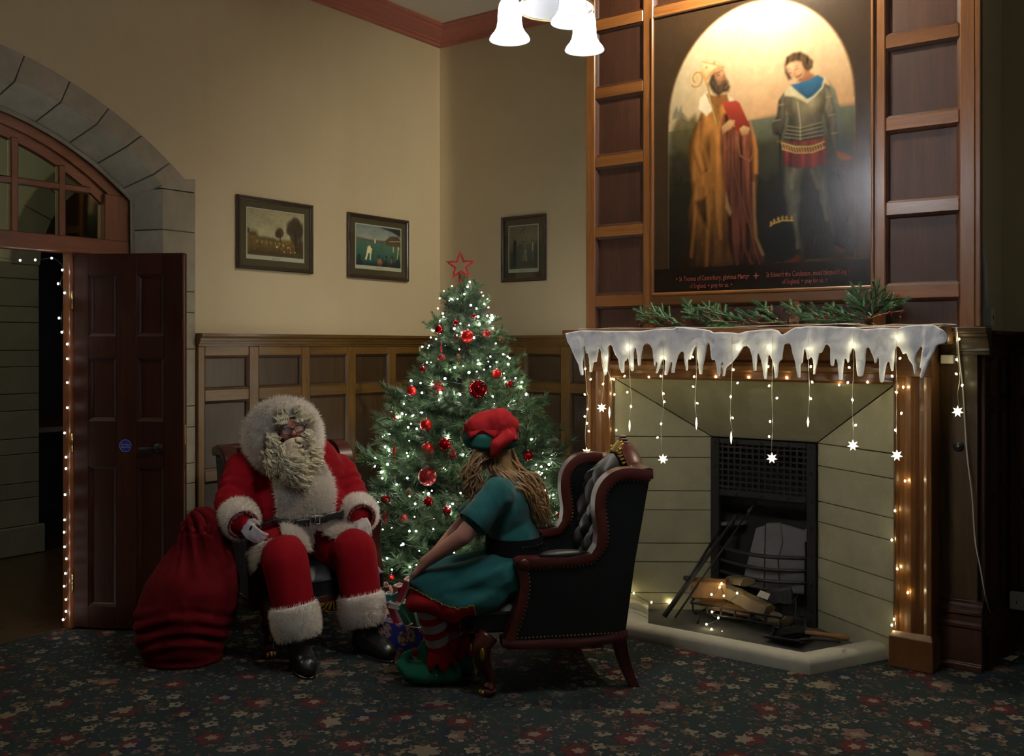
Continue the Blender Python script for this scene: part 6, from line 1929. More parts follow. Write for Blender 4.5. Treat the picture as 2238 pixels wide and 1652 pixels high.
p.poly(pl_([(1544, 205), (1565, 210), (1590, 205), (1594, 222), (1570, 232), (1552, 226)]), S(140, 92, 34), 2)
p.poly(pl_([(1578, 224), (1610, 220), (1618, 226), (1640, 276), (1620, 290), (1602, 280)]), S(176, 60, 32), 1.5, 1, S(120, 32, 20), (0, 1))
p.poly(pl_([(1640, 262), (1652, 300), (1657, 330), (1657, 380), (1650, 380), (1648, 320)]), S(190, 122, 44), 2, .9)
# head
p.poly(c1([(530, 410), (556, 320), (600, 280), (640, 300), (620, 400), (600, 480), (560, 470)]), S(70, 54, 38), 3, 1, None, None, .3)
p.poly(c1([(590, 300), (640, 246), (688, 246), (718, 335), (742, 378), (700, 392), (650, 420), (606, 372)]), S(196, 142, 96), 2.5, 1, S(140, 96, 64), (0, 1), .1, .35, .02)
p.poly(c1([(560, 390), (606, 372), (650, 412), (694, 380), (742, 384), (764, 440), (746, 492), (690, 502), (640, 544), (578, 500)]), S(96, 76, 54), 3, 1, S(64, 48, 34), (0, 1), .3, .3, .02, .5, (80, 20))
p.poly(c1([(670, 380), (706, 362), (730, 378), (700, 396)]), S(110, 84, 60), 2)
p.line(c1([(612, 300), (650, 284)]), .006, S(84, 56, 38), .8); p.line(c1([(624, 322), (646, 312)]), .007, S(60, 40, 28), .8)
p.line(c1([(676, 270), (702, 336), (680, 350)]), .005, S(120, 78, 50), .7); p.ell(pc(1580, 160), .012, .02, S(226, 176, 124), .5, .8)
p.line(c1([(694, 392), (722, 380)]), .005, S(110, 56, 44), .8)
p.poly(c1([(436, 245), (470, 165), (540, 150), (604, 155), (652, 182), (694, 232), (640, 240), (570, 292), (518, 366), (480, 340), (462, 290)]), S(236, 206, 154), 2, 1, S(206, 160, 98), (0, 1), .1, .3, .025)
p.line(c1([(690, 228), (636, 236), (566, 288), (516, 360)]), .011, S(196, 132, 60), .8)
p.line(c1([(474, 172), (540, 190), (640, 214)]), .008, S(190, 110, 56), .6)
for q in ((1545, 148), (1562, 138)):
    c_ = pc(*q); p.line([(c_[0] - .009, c_[1]), (c_[0] + .009, c_[1])], .003, S(170, 66, 40)); p.line([(c_[0], c_[1] - .009), (c_[0], c_[1] + .009)], .003, S(170, 66, 40))
h0 = pc(1562, 160); p.line([(h0[0] + .115 * math.cos(a), h0[1] + .115 * math.sin(a)) for a in np.linspace(-2.6, 1.0, 40)], .0024, S(190, 150, 84), .5)
# hands, crozier
for q in ([(1578, 278), (1596, 262), (1606, 266), (1600, 280), (1580, 294)], [(1617, 282), (1626, 275), (1640, 280), (1636, 294), (1622, 297)]): p.poly(pl_(q), S(206, 166, 110), 1.5, 1, S(160, 112, 66), (0, 1))
for k in range(3): p.line(pl_([(1592 + 4 * k, 266 + 3 * k), (1606, 264 + 6 * k)]), .006, S(196, 152, 100), .9)
p.line(pl_([(1546, 185), (1554, 220), (1568, 272)]), .012, S(140, 104, 44)); p.line(pl_([(1545, 185), (1553, 220), (1567, 272)]), .004, S(226, 196, 120), .8)
p.line(pl_([(1588, 300), (1606, 380), (1630, 460), (1650, 540), (1662, 580)]), .007, S(96, 62, 34), .9)
c0 = pc(1524, 172); p.line([(c0[0] + (.020 + .022 * t / 6.5) * math.cos(t + 2.2), c0[1] + (.024 + .026 * t / 6.5) * math.sin(t + 2.2)) for t in np.linspace(0, 6.5, 40)], .010, S(176, 134, 60))
p.ell(c0, .014, .018, S(206, 170, 92), .9, .5); p.line(pl_([(1532, 158), (1540, 168), (1546, 188)]), .010, S(190, 150, 74))
p.line(pl_([(1612, 300), (1618, 340), (1640, 352), (1650, 330)]), .008, S(140, 100, 56), .8)
# man in armour
leg = [(1714, 355), (1712, 420), (1720, 470), (1738, 500), (1748, 560), (1740, 575), (1756, 578), (1762, 560), (1752, 480), (1750, 420), (1760, 365), (1780, 365), (1788, 430), (1800, 480), (1820, 530), (1838, 555), (1846, 548), (1830, 500), (1818, 440), (1806, 360)]
p.poly(pl_(leg), S(84, 84, 72), 3, 1, S(36, 35, 30), (0, 1), .4, .7, .03, .5, (50, 12))
for q in ([(1736, 370), (1732, 410)], [(1776, 372), (1788, 410)], [(1736, 470), (1744, 540)], [(1800, 440), (1806, 480)]): p.line(pl_(q), .012, S(150, 146, 112), .35, 8)
p.ell(pc(1741, 432), .034, .05, S(84, 84, 72), .7, .6); p.ell(pc(1798, 436), .03, .05, S(76, 78, 70), .6, .6)
p.poly(pl_([(1722, 570), (1745, 555), (1758, 562), (1740, 580), (1720, 582)]), S(90, 42, 26), 3, .9); p.poly(pl_([(1826, 535), (1850, 548), (1838, 552), (1824, 545)]), S(86, 34, 30), 3, .9)
p.poly(pl_([(1712, 306), (1804, 298), (1808, 360), (1780, 366), (1740, 368), (1712, 360)]), S(136, 50, 42), 2, 1, S(100, 38, 34), (0, 1), .25, .3, .02, .5, (70, 5))
arms = [(1716, 200), (1702, 220), (1698, 256), (1688, 272), (1690, 294), (1708, 298), (1716, 280), (1720, 240)]
p.poly(pl_(arms), S(120, 114, 92), 2, 1, S(60, 56, 46), (0, 1), .3, .7, .03, .5, (40, 24))
p.poly(pl_([(1796, 180), (1818, 190), (1826, 230), (1832, 300), (1836, 330), (1822, 332), (1808, 280), (1798, 230)]), S(124, 118, 96), 2, 1, S(60, 60, 54), (0, 1), .3, .7, .025, .5, (40, 24))
p.poly(pl_([(1716, 200), (1740, 190), (1770, 196), (1800, 182), (1806, 220), (1796, 262), (1800, 302), (1760, 308), (1714, 310), (1724, 262), (1716, 230)]), S(140, 132, 104), 2, 1, S(74, 72, 60), (0, 1), .25, .65, .07, .4, (30, 18))
p.ell(pc(1772, 224), .06, .075, S(182, 172, 134), .55, .9); p.ell(pc(1738, 228), .03, .05, S(150, 142, 112), .5, .9)
p.line(pl_([(1744, 224), (1750, 270), (1750, 306)]), .006, S(196, 190, 150), .6)
for k in range(4): p.line(pl_([(1722 - 2 * k, 276 + 8 * k), (1750, 280 + 8 * k), (1796 + k, 268 + 9 * k)]), .005, S(170, 164, 130), .55); p.line(pl_([(1722 - 2 * k, 280 + 8 * k), (1750, 284 + 8 * k), (1796 + k, 272 + 9 * k)]), .005, S(36, 34, 28), .7)
for (x, y) in ((1708, 228), (1700, 262), (1814, 210), (1820, 250), (1826, 290)): p.line(pl_([(x - 8, y + 3), (x + 6, y)]), .006, S(160, 152, 120), .6)
p.poly(pl_([(1812, 176), (1826, 196), (1838, 240), (1842, 300), (1846, 340), (1834, 320), (1828, 250), (1816, 196)]), S(120, 132, 116), 2, .9, S(40, 62, 80), (0, 1))
p.poly(pl_([(1715, 200), (1730, 188), (1752, 206), (1764, 218), (1776, 216), (1766, 226), (1738, 212), (1716, 210)]), S(206, 196, 160), 2)
p.poly(pl_([(1728, 186), (1745, 182), (1788, 164), (1802, 172), (1796, 190), (1768, 218), (1750, 205)]), S(40, 116, 160), 1.5, 1, S(24, 78, 116), (.4, 1), .2)
p.line(pl_([(1804, 170), (1798, 192), (1780, 212), (1762, 220)]), .010, S(190, 196, 176), .8)
p.line(pl_([(1708, 312), (1740, 322), (1776, 322), (1802, 312)]), .022, S(84, 60, 24)); 
for k in range(16): 
    a_, b_ = pc(1709 + 5.8 * k, 312 + 9 * math.sin(k / 15 * 3.1)), pc(1713 + 5.8 * k, 326 + 8 * math.sin(k / 15 * 3.1)); p.line([a_, b_], .003, S(220, 190, 110), .8)
p.line(pl_([(1708, 312), (1740, 321), (1776, 320), (1802, 310)]), .004, S(220, 196, 120), .9); p.line(pl_([(1710, 326), (1740, 335), (1776, 334), (1804, 322)]), .004, S(220, 196, 120), .8)
p.poly(c1([(1560, 240), (1620, 290), (1670, 320), (1600, 366), (1540, 384), (1470, 380), (1510, 350)]), S(190, 130, 90), 2, 1, S(150, 96, 64), (0, 1))
p.poly(c1([(1338, 210), (1360, 120), (1430, 76), (1510, 64), (1584, 98), (1638, 160), (1634, 232), (1594, 268), (1540, 250), (1420, 190), (1380, 260), (1420, 356), (1380, 366), (1344, 290)]), S(100, 78, 46), 2.5, 1, S(64, 48, 28), (0, 1), .2, .4, .03, .9, (90, 20))
p.poly(c1([(1352, 222), (1400, 182), (1470, 162), (1520, 176), (1556, 250), (1558, 300), (1530, 352), (1496, 370), (1446, 346), (1400, 310), (1366, 268)]), S(226, 178, 132), 2.5, 1, S(196, 142, 100), (.6, 1), .05, .22, .02)
p.ell(pc(1440 + 1420 / 4.865, 100 + 230 / 4.865), .024, .032, S(240, 200, 156), .6, .8)
p.line(c1([(1448, 228), (1490, 210)]), .004, S(110, 78, 50), .7); p.line(c1([(1456, 256), (1494, 238)]), .004, S(96, 62, 42), .8); p.line(c1([(1392, 292), (1416, 284)]), .004, S(110, 74, 50), .8); p.line(c1([(1374, 262), (1404, 248)]), .004, S(120, 84, 54), .6)
p.line(c1([(1444, 250), (1450, 306), (1476, 318)]), .004, S(170, 116, 78), .7)
p.line(c1([(1466, 334), (1496, 322), (1520, 304)]), .007, S(96, 66, 44), .8); p.line(c1([(1480, 344), (1508, 332)]), .004, S(150, 76, 62), .7); p.ell(pc(1440 + 1508 / 4.865, 100 + 364 / 4.865), .010, .008, S(110, 78, 52), .7, .8)
p.poly(c1([(1540, 200), (1600, 150), (1640, 170), (1632, 234), (1594, 270), (1562, 244)]), S(92, 70, 42), 3, 1, None, None, .2, .4, .02, .8, (90, 20))
p.poly(pl_([(1828, 330), (1846, 336), (1862, 344), (1866, 352), (1846, 352), (1832, 344)]), S(140, 90, 66), 2)
p.poly(pl_([(1838, 352), (1866, 346), (1868, 540), (1852, 520), (1842, 440)]), S(66, 44, 40), 4, .8, S(40, 26, 22), (0, 1), .4)
p.line(pl_([(1706, 296), (1706, 420), (1712, 580)]), .012, S(20, 26, 34), .9)
p.line(pl_([(1700, 310), (1712, 308)]), .008, S(120, 90, 50), .8)
p.poly(pl_([(1690, 490), (1706, 475), (1732, 486), (1742, 520), (1736, 560), (1706, 568), (1690, 540)]), S(18, 17, 15), 4); p.ell(pc(1704, 484), .02, .03, S(74, 70, 58), .6, .8)
cr = [(1684, 494), (1690, 489), (1710, 482), (1734, 482)]; p.line(pl_(cr), .006, S(206, 170, 84))
for q in ((1686, 491), (1693, 486), (1702, 482), (1711, 479), (1720, 479), (1731, 480)): c_ = pc(*q); p.line([(c_[0], c_[1] + .006), (c_[0], c_[1] - .016)], .005, S(206, 170, 84)); p.line([(c_[0] - .006, c_[1] - .009), (c_[0] + .006, c_[1] - .009)], .003, S(206, 170, 84))
# the painted surround: dark wooden arch and base
msk = 1 - inpoly(p.X, p.Y, np.array(field)).astype(float)
bot = (p.Y > Ht - .135)
p.lay((msk * .0), (0, 0, 0))
p.lay(np.where(bot, .93, 0.), S(30, 17, 10))
p.line([(0.0, .86), (cxm - hwid, .86)], .008, S(70, 46, 22), .4); p.line([(cxm + hwid, .86), (Wd, .86)], .008, S(70, 46, 22), .4)
p.C *= (1 + .10 * p.fbm(40, 9)[..., None] + .08 * p.fbm(9, 4)[..., None])
lum = p.C.mean(-1, keepdims=True)
p.C = (p.C * .80 + lum * .20) * np.array([1.0, .95, .86])
for _ in range(2):
    q_ = np.pad(p.C, ((1, 1), (1, 1), (0, 0)), 'edge'); p.C = (q_[:-2, 1:-1] + q_[2:, 1:-1] + q_[1:-1, :-2] + q_[1:-1, 2:] + 2 * q_[1:-1, 1:-1]) / 6
p.C = np.clip(p.C, 0, 1) ** 1.12 * .80 * (1 + .10 * p.fbm(60, 12)[..., None])
canvas = p.mesh(lambda u, v: (PX0 + u * Wd, YF + .004, PZ1 - v * Ht), 'canvas', attr_mat('oil_paint', .27, .16, .0, 55, spec=.32), pt_)
mo = MB()
for (xa, xb, za, zb) in ((PX0 - .004, PX1 + .004, PZ0 - .018, PZ0), (PX0 - .004, PX1 + .004, PZ1, PZ1 + .016), (PX0 - .016, PX0, PZ0 - .018, PZ1 + .016), (PX1, PX1 + .016, PZ0 - .018, PZ1 + .016)):
    fixn(build(MB().box(xa, xb, YF - .012, YF + .02, za, zb), 'frame', M['oak_x'] if xb - xa > .1 else M['oak_z'], pt_, bevel=.005))
build(MB().box(PX0, PX1, YF + .006, YF + .02, PZ0, PZ1), 'backing', M['panel_d'], pt_)
def letters(body, px, py, size, sx=.8):
    q = onY(px, py, YF)
    Mt = Matrix.Translation(Vector((q.x, YF + .0025, q.z)) - org(pt_)) @ Matrix.Rotation(R(90), 4, 'X') @ Matrix.Diagonal((sx, 1, 1, 1))
    o = text_mesh(body, size, 'inscription', M['red_ink'], pt_, Mt)
letters('+ St Thomas of Canterbury, glorious Martyr', 1555, 607, .040, .62)
letters('of England. + pray for us. +', 1553, 624, .036, .66)
letters('+', 1652, 604, .07, .9)
letters('St Edward the Confessor, most blessed King +', 1764, 597, .040, .60)
letters('of England. + pray for us. +', 1758, 614, .036, .62)

# picture lamp above the frame
pl = thing('picture_lamp', 'brass picture lamp on a long arm above the painting', 'lamp', (-2.08, YF, 3.70))
LZ, LY = 3.80, YF - .44
build(MB().box(-2.12, -2.04, YF - .012, YF, 3.62, 3.72), 'bracket', M['brass'], pl, bevel=.003)
build(MB().tube(crom([(-2.08, YF - .01, 3.67), (-2.08, YF - .14, 3.80), (-2.08, YF - .36, 3.88), (-2.08, LY - .055, LZ + .055)], 5), .008, 8), 'arm', M['brass'], pl, True)
LAX = Vector((0, .7071, -.7071)); LC = Vector((-2.08, LY, LZ))
so_ = build(MB().lathe([(.064, .016), (.062, .0), (.055, -.03), (.040, -.052), (.022, -.064), (.020, -.085), (0, -.088)], LC, 28, az=LAX), 'shade', M['brass'], pl, True); so_.modifiers.new('s', 'SOLIDIFY').thickness = .002
ll = bpy.data.lights.new('picture_lamp_bulb', 'POINT'); ll.shadow_soft_size = .024; ll.energy = PICTURE_LAMP; ll.color = (1, .89, .68)
lo_ = bpy.data.objects.new('lamp_bulb', ll); COL.objects.link(lo_); lo_.parent = pl; lo_.location = Vector((-2.08, LY, LZ)) - org(pl)

# ------------------------------------------------------------------ framed prints
def framed(name, label, P, w, h, mw, paint, cap_h=.026):
    """P(u, v, h): across, up, out of the wall"""
    t = thing('framed_print', label, 'picture', P(w / 2, 0, 0), 'framed prints on the papered walls')
    fw = .026
    prf = [(0, 0), (0, .016), (.006, .022), (.014, .020), (.020, .014), (fw, .012), (fw, 0)]
    rows = []
    for (sx, sy) in ((0, 0), (1, 0), (1, 1), (0, 1), (0, 0)):
        rows.append([P((w - d) if sx else d, (h - d) if sy else d, q) for d, q in prf + prf[:1]])
    fixn(build(MB().grid(rows), 'frame', M['dark_frame'], t))
    build(MB().add([P(fw - .002, fw - .002, .006), P(w - fw + .002, fw - .002, .006), P(w - fw + .002, h - fw + .002, .006), P(fw - .002, h - fw + .002, .006)], [(0, 1, 2, 3)]), 'mount', M['mat_board'], t)
    a, b = mw
    build(MB().add([P(a, b, .0070), P(w - a, b, .0070), P(w - a, h - b, .0070), P(a, h - b, .0070)], [(0, 1, 2, 3)]), 'print_margin', M['paper'], t)
    e = .008
    pic = paint.mesh(lambda u, v: P(a + e + u * (w - 2 * a - 2 * e), b + cap_h + (1 - v) * (h - 2 * b - cap_h - e), .0076), 'print', M['print'], t)
    build(MB().add([P(w / 2 - .035, b + .010, .0076), P(w / 2 + .035, b + .010, .0076), P(w / 2 + .035, b + .0125, .0076), P(w / 2 - .035, b + .0125, .0076)], [(0, 1, 2, 3)]), 'caption', M['mat_board'], t)
    build(MB().add([P(fw - .002, fw - .002, .0085), P(w - fw + .002, fw - .002, .0085), P(w - fw + .002, h - fw + .002, .0085), P(fw - .002, h - fw + .002, .0085)], [(0, 1, 2, 3)]), 'glazing', M['glass'], t)
    return t
M['print'] = attr_mat('print_ink', .6, .02)
def landscape():
    p = Paint(150, 100, 0, 1.5, 0, 1, S(120, 112, 92))
    p.poly([(0, 0), (1.5, 0), (1.5, .62), (0, .62)], S(150, 138, 112), 3, 1, S(168, 158, 134), (0, 1)); p.C *= 1 + .22 * p.fbm(4, 2)[..., None]
    p.poly([(0, .60), (.3, .58), (.7, .62), (1.5, .6), (1.5, 1), (0, 1)], S(110, 84, 36), 4, 1, S(58, 40, 18), (0, 1), .5)
    p.poly([(0, .62), (.02, .5), (.12, .46), (.24, .48), (.30, .62)], S(88, 56, 26), 5, 1, None, None, .5); p.ell((.02, .48), .05, .08, S(54, 44, 26), .9)
    p.poly([(.3, .64), (.4, .58), (.7, .6), (.75, .66)], S(78, 62, 34), 4)
    for c_, a, b in (((.85, .46), .13, .14), ((.8, .5), .1, .1), ((1.18, .30), .18, .18), ((1.28, .22), .17, .18), ((1.36, .36), .16, .2), ((1.12, .40), .12, .12), ((1.25, .5), .16, .2)): p.ell(c_, a, b, S(52, 38, 20), .95, .35)
    p.line([(.86, .5), (.86, .68)], .03, S(44, 30, 18)); p.line([(1.27, .4), (1.3, .85)], .09, S(40, 26, 16))
    p.poly([(1.36, .2), (1.5, .2), (1.5, .9), (1.3, .9)], S(44, 28, 18), 6, .9); p.C *= 1 + .25 * p.fbm(22, 6)[..., None]
    g = random.Random(2)
    for k in range(44): p.ell((g.uniform(.72, 1.3), g.uniform(.72, .9)), .016, .026, g.choice([S(60, 30, 20), S(196, 176, 140), S(140, 90, 40), S(36, 26, 20), S(120, 44, 30)]), .9)
    for k in range(6): p.line([(.25 + .12 * k, .68), (.25 + .12 * k, .73)], .012, S(190, 176, 140), .8)
    p.poly([(.1, .9), (1.5, .95), (1.5, 1), (0, 1)], S(40, 28, 14), 8, .7); return p
def match():
    p = Paint(150, 105, 0, 1.5, 0, 1.05, S(110, 118, 120))
    p.poly([(0, 0), (1.5, 0), (1.5, .4), (0, .4)], S(104, 116, 124), 3, 1, S(150, 146, 136), (0, 1)); p.C *= 1 + .25 * p.fbm(5, 3)[..., None]
    p.poly([(0, .40), (1.5, .36), (1.5, 1.05), (0, 1.05)], S(72, 102, 84), 2, 1, S(28, 62, 62), (0, 1), .2)
    p.poly([(0, .32), (.5, .36), (.9, .36), (1.5, .30), (1.5, .45), (.9, .42), (0, .41)], S(84, 70, 60), 3, 1, None, None, .5)
    p.poly([(.95, .36), (1.1, .24), (1.2, .2), (1.42, .2), (1.5, .3), (1.5, .5), (1.0, .46)], S(76, 58, 46), 2, 1, None, None, .4)
    p.poly([(.7, 0), (1.5, 0), (1.5, .22), (1.2, .1)], S(30, 34, 36), 2); p.line([(1.1, .36), (1.5, .32)], .012, S(190, 170, 120)); p.line([(1.12, .1), (1.12, .24)], .01, S(50, 44, 40))
    p.line([(.62, .36), (.62, .43)], .04, S(206, 200, 180), .9)
    p.poly([(.38, .55), (.46, .52), (.52, .6), (.50, .72), (.34, .72), (.36, .62)], S(206, 192, 160), 1.5); p.line([(.38, .70), (.32, .88)], .05, S(206, 192, 160)); p.line([(.47, .70), (.46, .88)], .045, S(196, 180, 150)); p.ell((.5, .55), .03, .03, S(60, 40, 32))
    g = random.Random(4)
    for x, y, s_ in ((.1, .84, .13), (.75, .80, .1), (1.0, .78, .09), (1.2, .80, .12), (1.4, .78, .12), (.0, .9, .1), (.85, .9, .14)): p.ell((x, y), s_ * .5, s_ * .7, S(34, 36, 40), .95, .4); p.ell((x, y + .2), s_, s_ * 1.6, S(26, 30, 38), .95, .4)
    p.ell((.78, .95), .11, .14, S(150, 104, 84), .8, .5); p.ell((1.18, .88), .05, .1, S(140, 92, 70), .7, .6); p.line([(1.42, .5), (1.38, .8)], .035, S(176, 164, 120), .8); p.ell((1.42, .52), .04, .06, S(176, 164, 120), .8); p.line([(1.24, .5), (1.24, .62)], .03, S(196, 186, 150), .8)
    p.poly([(0, .98), (1.5, .98), (1.5, 1.05), (0, 1.05)], S(22, 24, 32), 6, .9); return p
def catch_():
    p = Paint(90, 125, 0, .9, 0, 1.25, S(84, 78, 60))
    p.poly([(0, 0), (.9, 0), (.9, .6), (0, .6)], S(88, 82, 64), 3, 1, S(104, 88, 62), (0, 1)); p.poly([(0, .55), (.9, .48), (.9, 1.25), (0, 1.25)], S(58, 58, 46), 8, 1, S(40, 42, 38), (0, 1), .2); p.C *= 1 + .2 * p.fbm(4, 5)[..., None]
    p.ell((.08, .62), .1, .16, S(120, 86, 56), .6, .8)
    p.line([(.34, .20), (.52, .06)], .030, S(48, 44, 38))
    p.ell((.19, .47), .06, .08, S(34, 28, 24)); p.line([(.18, .52), (.19, .85)], .10, S(26, 26, 26)); p.line([(.19, .8), (.2, 1.16)], .06, S(30, 30, 28))
    p.ell((.36, .62), .08, .12, S(46, 42, 48), .8); p.line([(.36, .7), (.42, 1.05)], .06, S(60, 58, 52), .8)
    p.line([(.50, .48), (.50, .74)], .07, S(84, 78, 58)); p.line([(.48, .72), (.46, 1.0)], .035, S(110, 104, 78)); p.line([(.53, .72), (.54, 1.02)], .035, S(140, 130, 96)); p.ell((.50, .40), .035, .05, S(110, 92, 68)); p.line([(.5, .48), (.40, .45)], .035, S(64, 50, 42)); p.line([(.54, .48), (.54, .34)], .03, S(64, 56, 42))
    p.ell((.74, .42), .04, .05, S(92, 72, 54)); p.line([(.74, .48), (.74, .76)], .075, S(60, 56, 46)); p.line([(.75, .50), (.74, .76)], .03, S(176, 164, 124)); p.line([(.74, .76), (.73, 1.0)], .05, S(74, 72, 58), .8)
    return p
PL = lambda y0, z0: (lambda u, v, h: (XL + .004 + h, y0 + u, z0 + v))
framed('print', 'framed landscape print with tall trees, on the long wall next to the doorway', PL(3.835, 2.022), .613, .452, (.072, .066), landscape())
framed('print', 'framed print of a green cricket field with spectators, nearest the room corner', PL(4.765, 2.020), .614, .448, (.073, .066), match())
framed('print', 'upright framed print of standing men, on the wall behind the tree', lambda u, v, h: (-4.318 + u, YB - .004 - h, 2.010 + v), .392, .474, (.062, .066), catch_())
# ------------------------------------------------------------------ chandelier
q0 = at(1214, 0, 3.385); q0.z = 2.74
cd = thing('chandelier', 'hanging light with a pale dish and three frosted glass bell shades', 'ceiling light', q0)
build(MB().tube([(q0.x, q0.y, 2.80), (q0.x, q0.y, ZC)], .008, 8), 'rod', M['brass'], cd, True)
build(MB().lathe([(0, -.03), (.05, -.025), (.07, 0)], (q0.x, q0.y, ZC), 20), 'ceiling_rose', M['brass'], cd, True)
dz = 2.713
dsh = build(MB().lathe([(.131, -.004), (.133, 0), (.128, .006), (.11, .03), (.07, .055), (.02, .068), (0, .07)], (q0.x, q0.y, dz), 40), 'dish', plain('dish_metal', (.008, .008, .008), .6, .0, nscale=20, namt=.4), cd, True); dsh.modifiers.new('s', 'SOLIDIFY').thickness = .002
build(MB().tube([(q0.x + .131 * math.cos(a), q0.y + .131 * math.sin(a), dz - .003) for a in np.linspace(0, 6.283, 40, endpoint=False)], .0035, 6, closed=True), 'dish_rim', M['brass'], cd, True)
bt_ = NT('lit_frosted_glass')
bz_ = bt_.n('SeparateXYZ', Vector=bt_.obj()).outputs[2]
be2 = bt_.n('Emission', Color=(.95, .96, 1.0), Strength=bt_.math('MULTIPLY_ADD', bt_.math('POWER', bt_.math('MINIMUM', bt_.math('MULTIPLY', bt_.math('MAXIMUM', bt_.math('SUBTRACT', bz_, -.134), 0.), 11.), 1.), 2.6), CHANDELIER, .8))
bt_.t.links.new(be2.outputs[0], bt_.out.inputs[0]); bell_m = bt_.m; bell_m.cycles.emission_sampling = 'FRONT'
bellp = [(0.0705, -.0), (.071, .003), (.066, .012), (.054, .026), (.0455, .042), (.042, .062), (.041, .085), (.040, .105), (.036, .125), (.026, .142), (.014, .150), (.012, .152)]
for px, py, d in ((1114, 78, 3.40), (1250.5, 40, 3.22), (1277.5, 100, 3.52)):
    bp_ = at(px, py, d); bp_.z = 2.606
    sh2 = build(MB().lathe(bellp, bp_, 32), 'bell_shade', bell_m, cd, True)
    bl_ = bpy.data.lights.new('bell_bulb', 'POINT'); bl_.energy = BELL_BULB; bl_.color = (1, .95, .88); bl_.shadow_soft_size = .03
    bo_ = bpy.data.objects.new('bell_bulb', bl_); COL.objects.link(bo_); bo_.parent = cd; bo_.location = bp_ + up * .012 - org(cd)
    build(MB().lathe([(.016, .150), (.018, .165), (.012, .185), (0, .186)], bp_, 14).tube(crom([bp_ + up * .18, bp_.lerp(q0, .35) + up * .23, Vector((q0.x, q0.y, 2.80)).lerp(bp_, .25) + up * .03, Vector((q0.x, q0.y, 2.80))], 4), .006, 8), 'arm', M['brass'], cd, True)
# ------------------------------------------------------------------ mantel dressing
def c2(L): return [(1220 + x / 3.933, 620 + y / 3.933) for x, y in L]
def c3(L): return [(1660 + x / 3.934, 620 + y / 3.934) for x, y in L]
bot = c2([(52, 425), (75, 500), (100, 535), (125, 600), (150, 655), (165, 700), (180, 760), (190, 790), (208, 785), (206, 740), (198, 700), (205, 650), (212, 600), (207, 545), (225, 530), (235, 600), (250, 590), (262, 700), (266, 760), (278, 760), (290, 680), (297, 625), (305, 675), (318, 675), (335, 560), (345, 545), (360, 580), (372, 650), (380, 700), (395, 790), (405, 785), (418, 720), (425, 620), (422, 540), (440, 520), (465, 545), (490, 610), (515, 650), (525, 720), (543, 765), (562, 770), (568, 645), (580, 668), (590, 640), (598, 600), (610, 700), (626, 755), (642, 750), (645, 600), (655, 550), (668, 550), (675, 640), (681, 705), (697, 705), (705, 600), (720, 530), (750, 508), (780, 525), (800, 560), (810, 640), (818, 708), (832, 705), (836, 630), (850, 690), (832, 770), (848, 770), (880, 690), (900, 640), (920, 660), (913, 785), (932, 785), (950, 720), (965, 640), (975, 680), (967, 767), (990, 768), (1000, 690), (1020, 620), (1040, 590), (1075, 580), (1080, 640), (1092, 747), (1106, 745), (1110, 660), (1120, 610), (1124, 652), (1138, 655), (1150, 590), (1170, 540), (1185, 520), (1190, 640), (1205, 700), (1212, 780), (1232, 778), (1240, 700), (1260, 600), (1270, 530), (1285, 505), (1300, 515), (1310, 580), (1318, 658), (1336, 655), (1345, 630), (1355, 720), (1360, 800), (1380, 798), (1390, 740), (1400, 665), (1412, 680), (1404, 797), (1420, 795), (1440, 720), (1490, 680), (1530, 630), (1570, 575), (1590, 540), (1620, 535), (1650, 560), (1668, 620), (1678, 752), (1696, 750), (1705, 640), (1715, 580)])
bot += c3([(5, 640), (20, 720), (33, 822), (52, 820), (65, 700), (72, 600), (90, 620), (110, 665), (125, 740), (130, 815), (150, 808), (160, 700), (170, 640), (177, 660), (190, 655), (200, 590), (210, 520), (260, 510), (280, 600), (305, 680), (325, 808), (344, 812), (347, 690), (370, 675), (375, 560), (380, 525), (395, 590), (410, 655), (430, 640), (445, 610), (460, 700), (458, 780), (474, 778), (490, 690), (510, 590), (520, 560), (527, 600), (545, 570), (560, 530), (580, 517), (600, 545), (605, 620), (608, 705), (634, 710), (640, 650), (652, 632), (668, 700), (678, 832), (707, 830), (715, 720), (725, 625), (740, 640), (750, 680), (764, 678), (770, 620), (800, 545), (818, 580), (825, 700), (838, 790), (860, 802), (885, 790), (900, 680), (910, 560), (930, 537), (950, 580), (975, 640), (984, 690), (1000, 685), (1010, 635), (1023, 645), (1028, 840), (1045, 857), (1062, 840), (1085, 700), (1103, 650), (1115, 680), (1128, 750), (1147, 757), (1156, 650), (1165, 560), (1185, 530), (1210, 560), (1228, 605), (1242, 612), (1255, 580), (1280, 650), (1315, 700), (1333, 783), (1348, 785), (1347, 700), (1332, 650), (1345, 600), (1375, 550), (1390, 527), (1400, 545), (1387, 620), (1373, 725), (1392, 725), (1407, 690), (1375, 800), (1390, 817), (1412, 800), (1450, 680), (1490, 600), (1520, 530), (1550, 520), (1590, 510), (1617, 485), (1610, 440), (1580, 400), (1500, 355)])
top_ = c3([(1350, 355), (1250, 365), (1190, 385), (1050, 380), (900, 390), (800, 375), (600, 365), (400, 365), (300, 375), (215, 425), (190, 440), (150, 400), (100, 390), (0, 395)]) + c2([(1600, 410), (1540, 430), (1500, 420), (1400, 415), (1330, 420), (1300, 400), (1200, 385), (1100, 375), (1020, 370), (980, 390), (900, 385), (800, 395), (700, 405), (600, 405), (400, 405), (200, 400)])
YS = 4.772
ol = [onY(x, y, YS) for x, y in bot + top_]
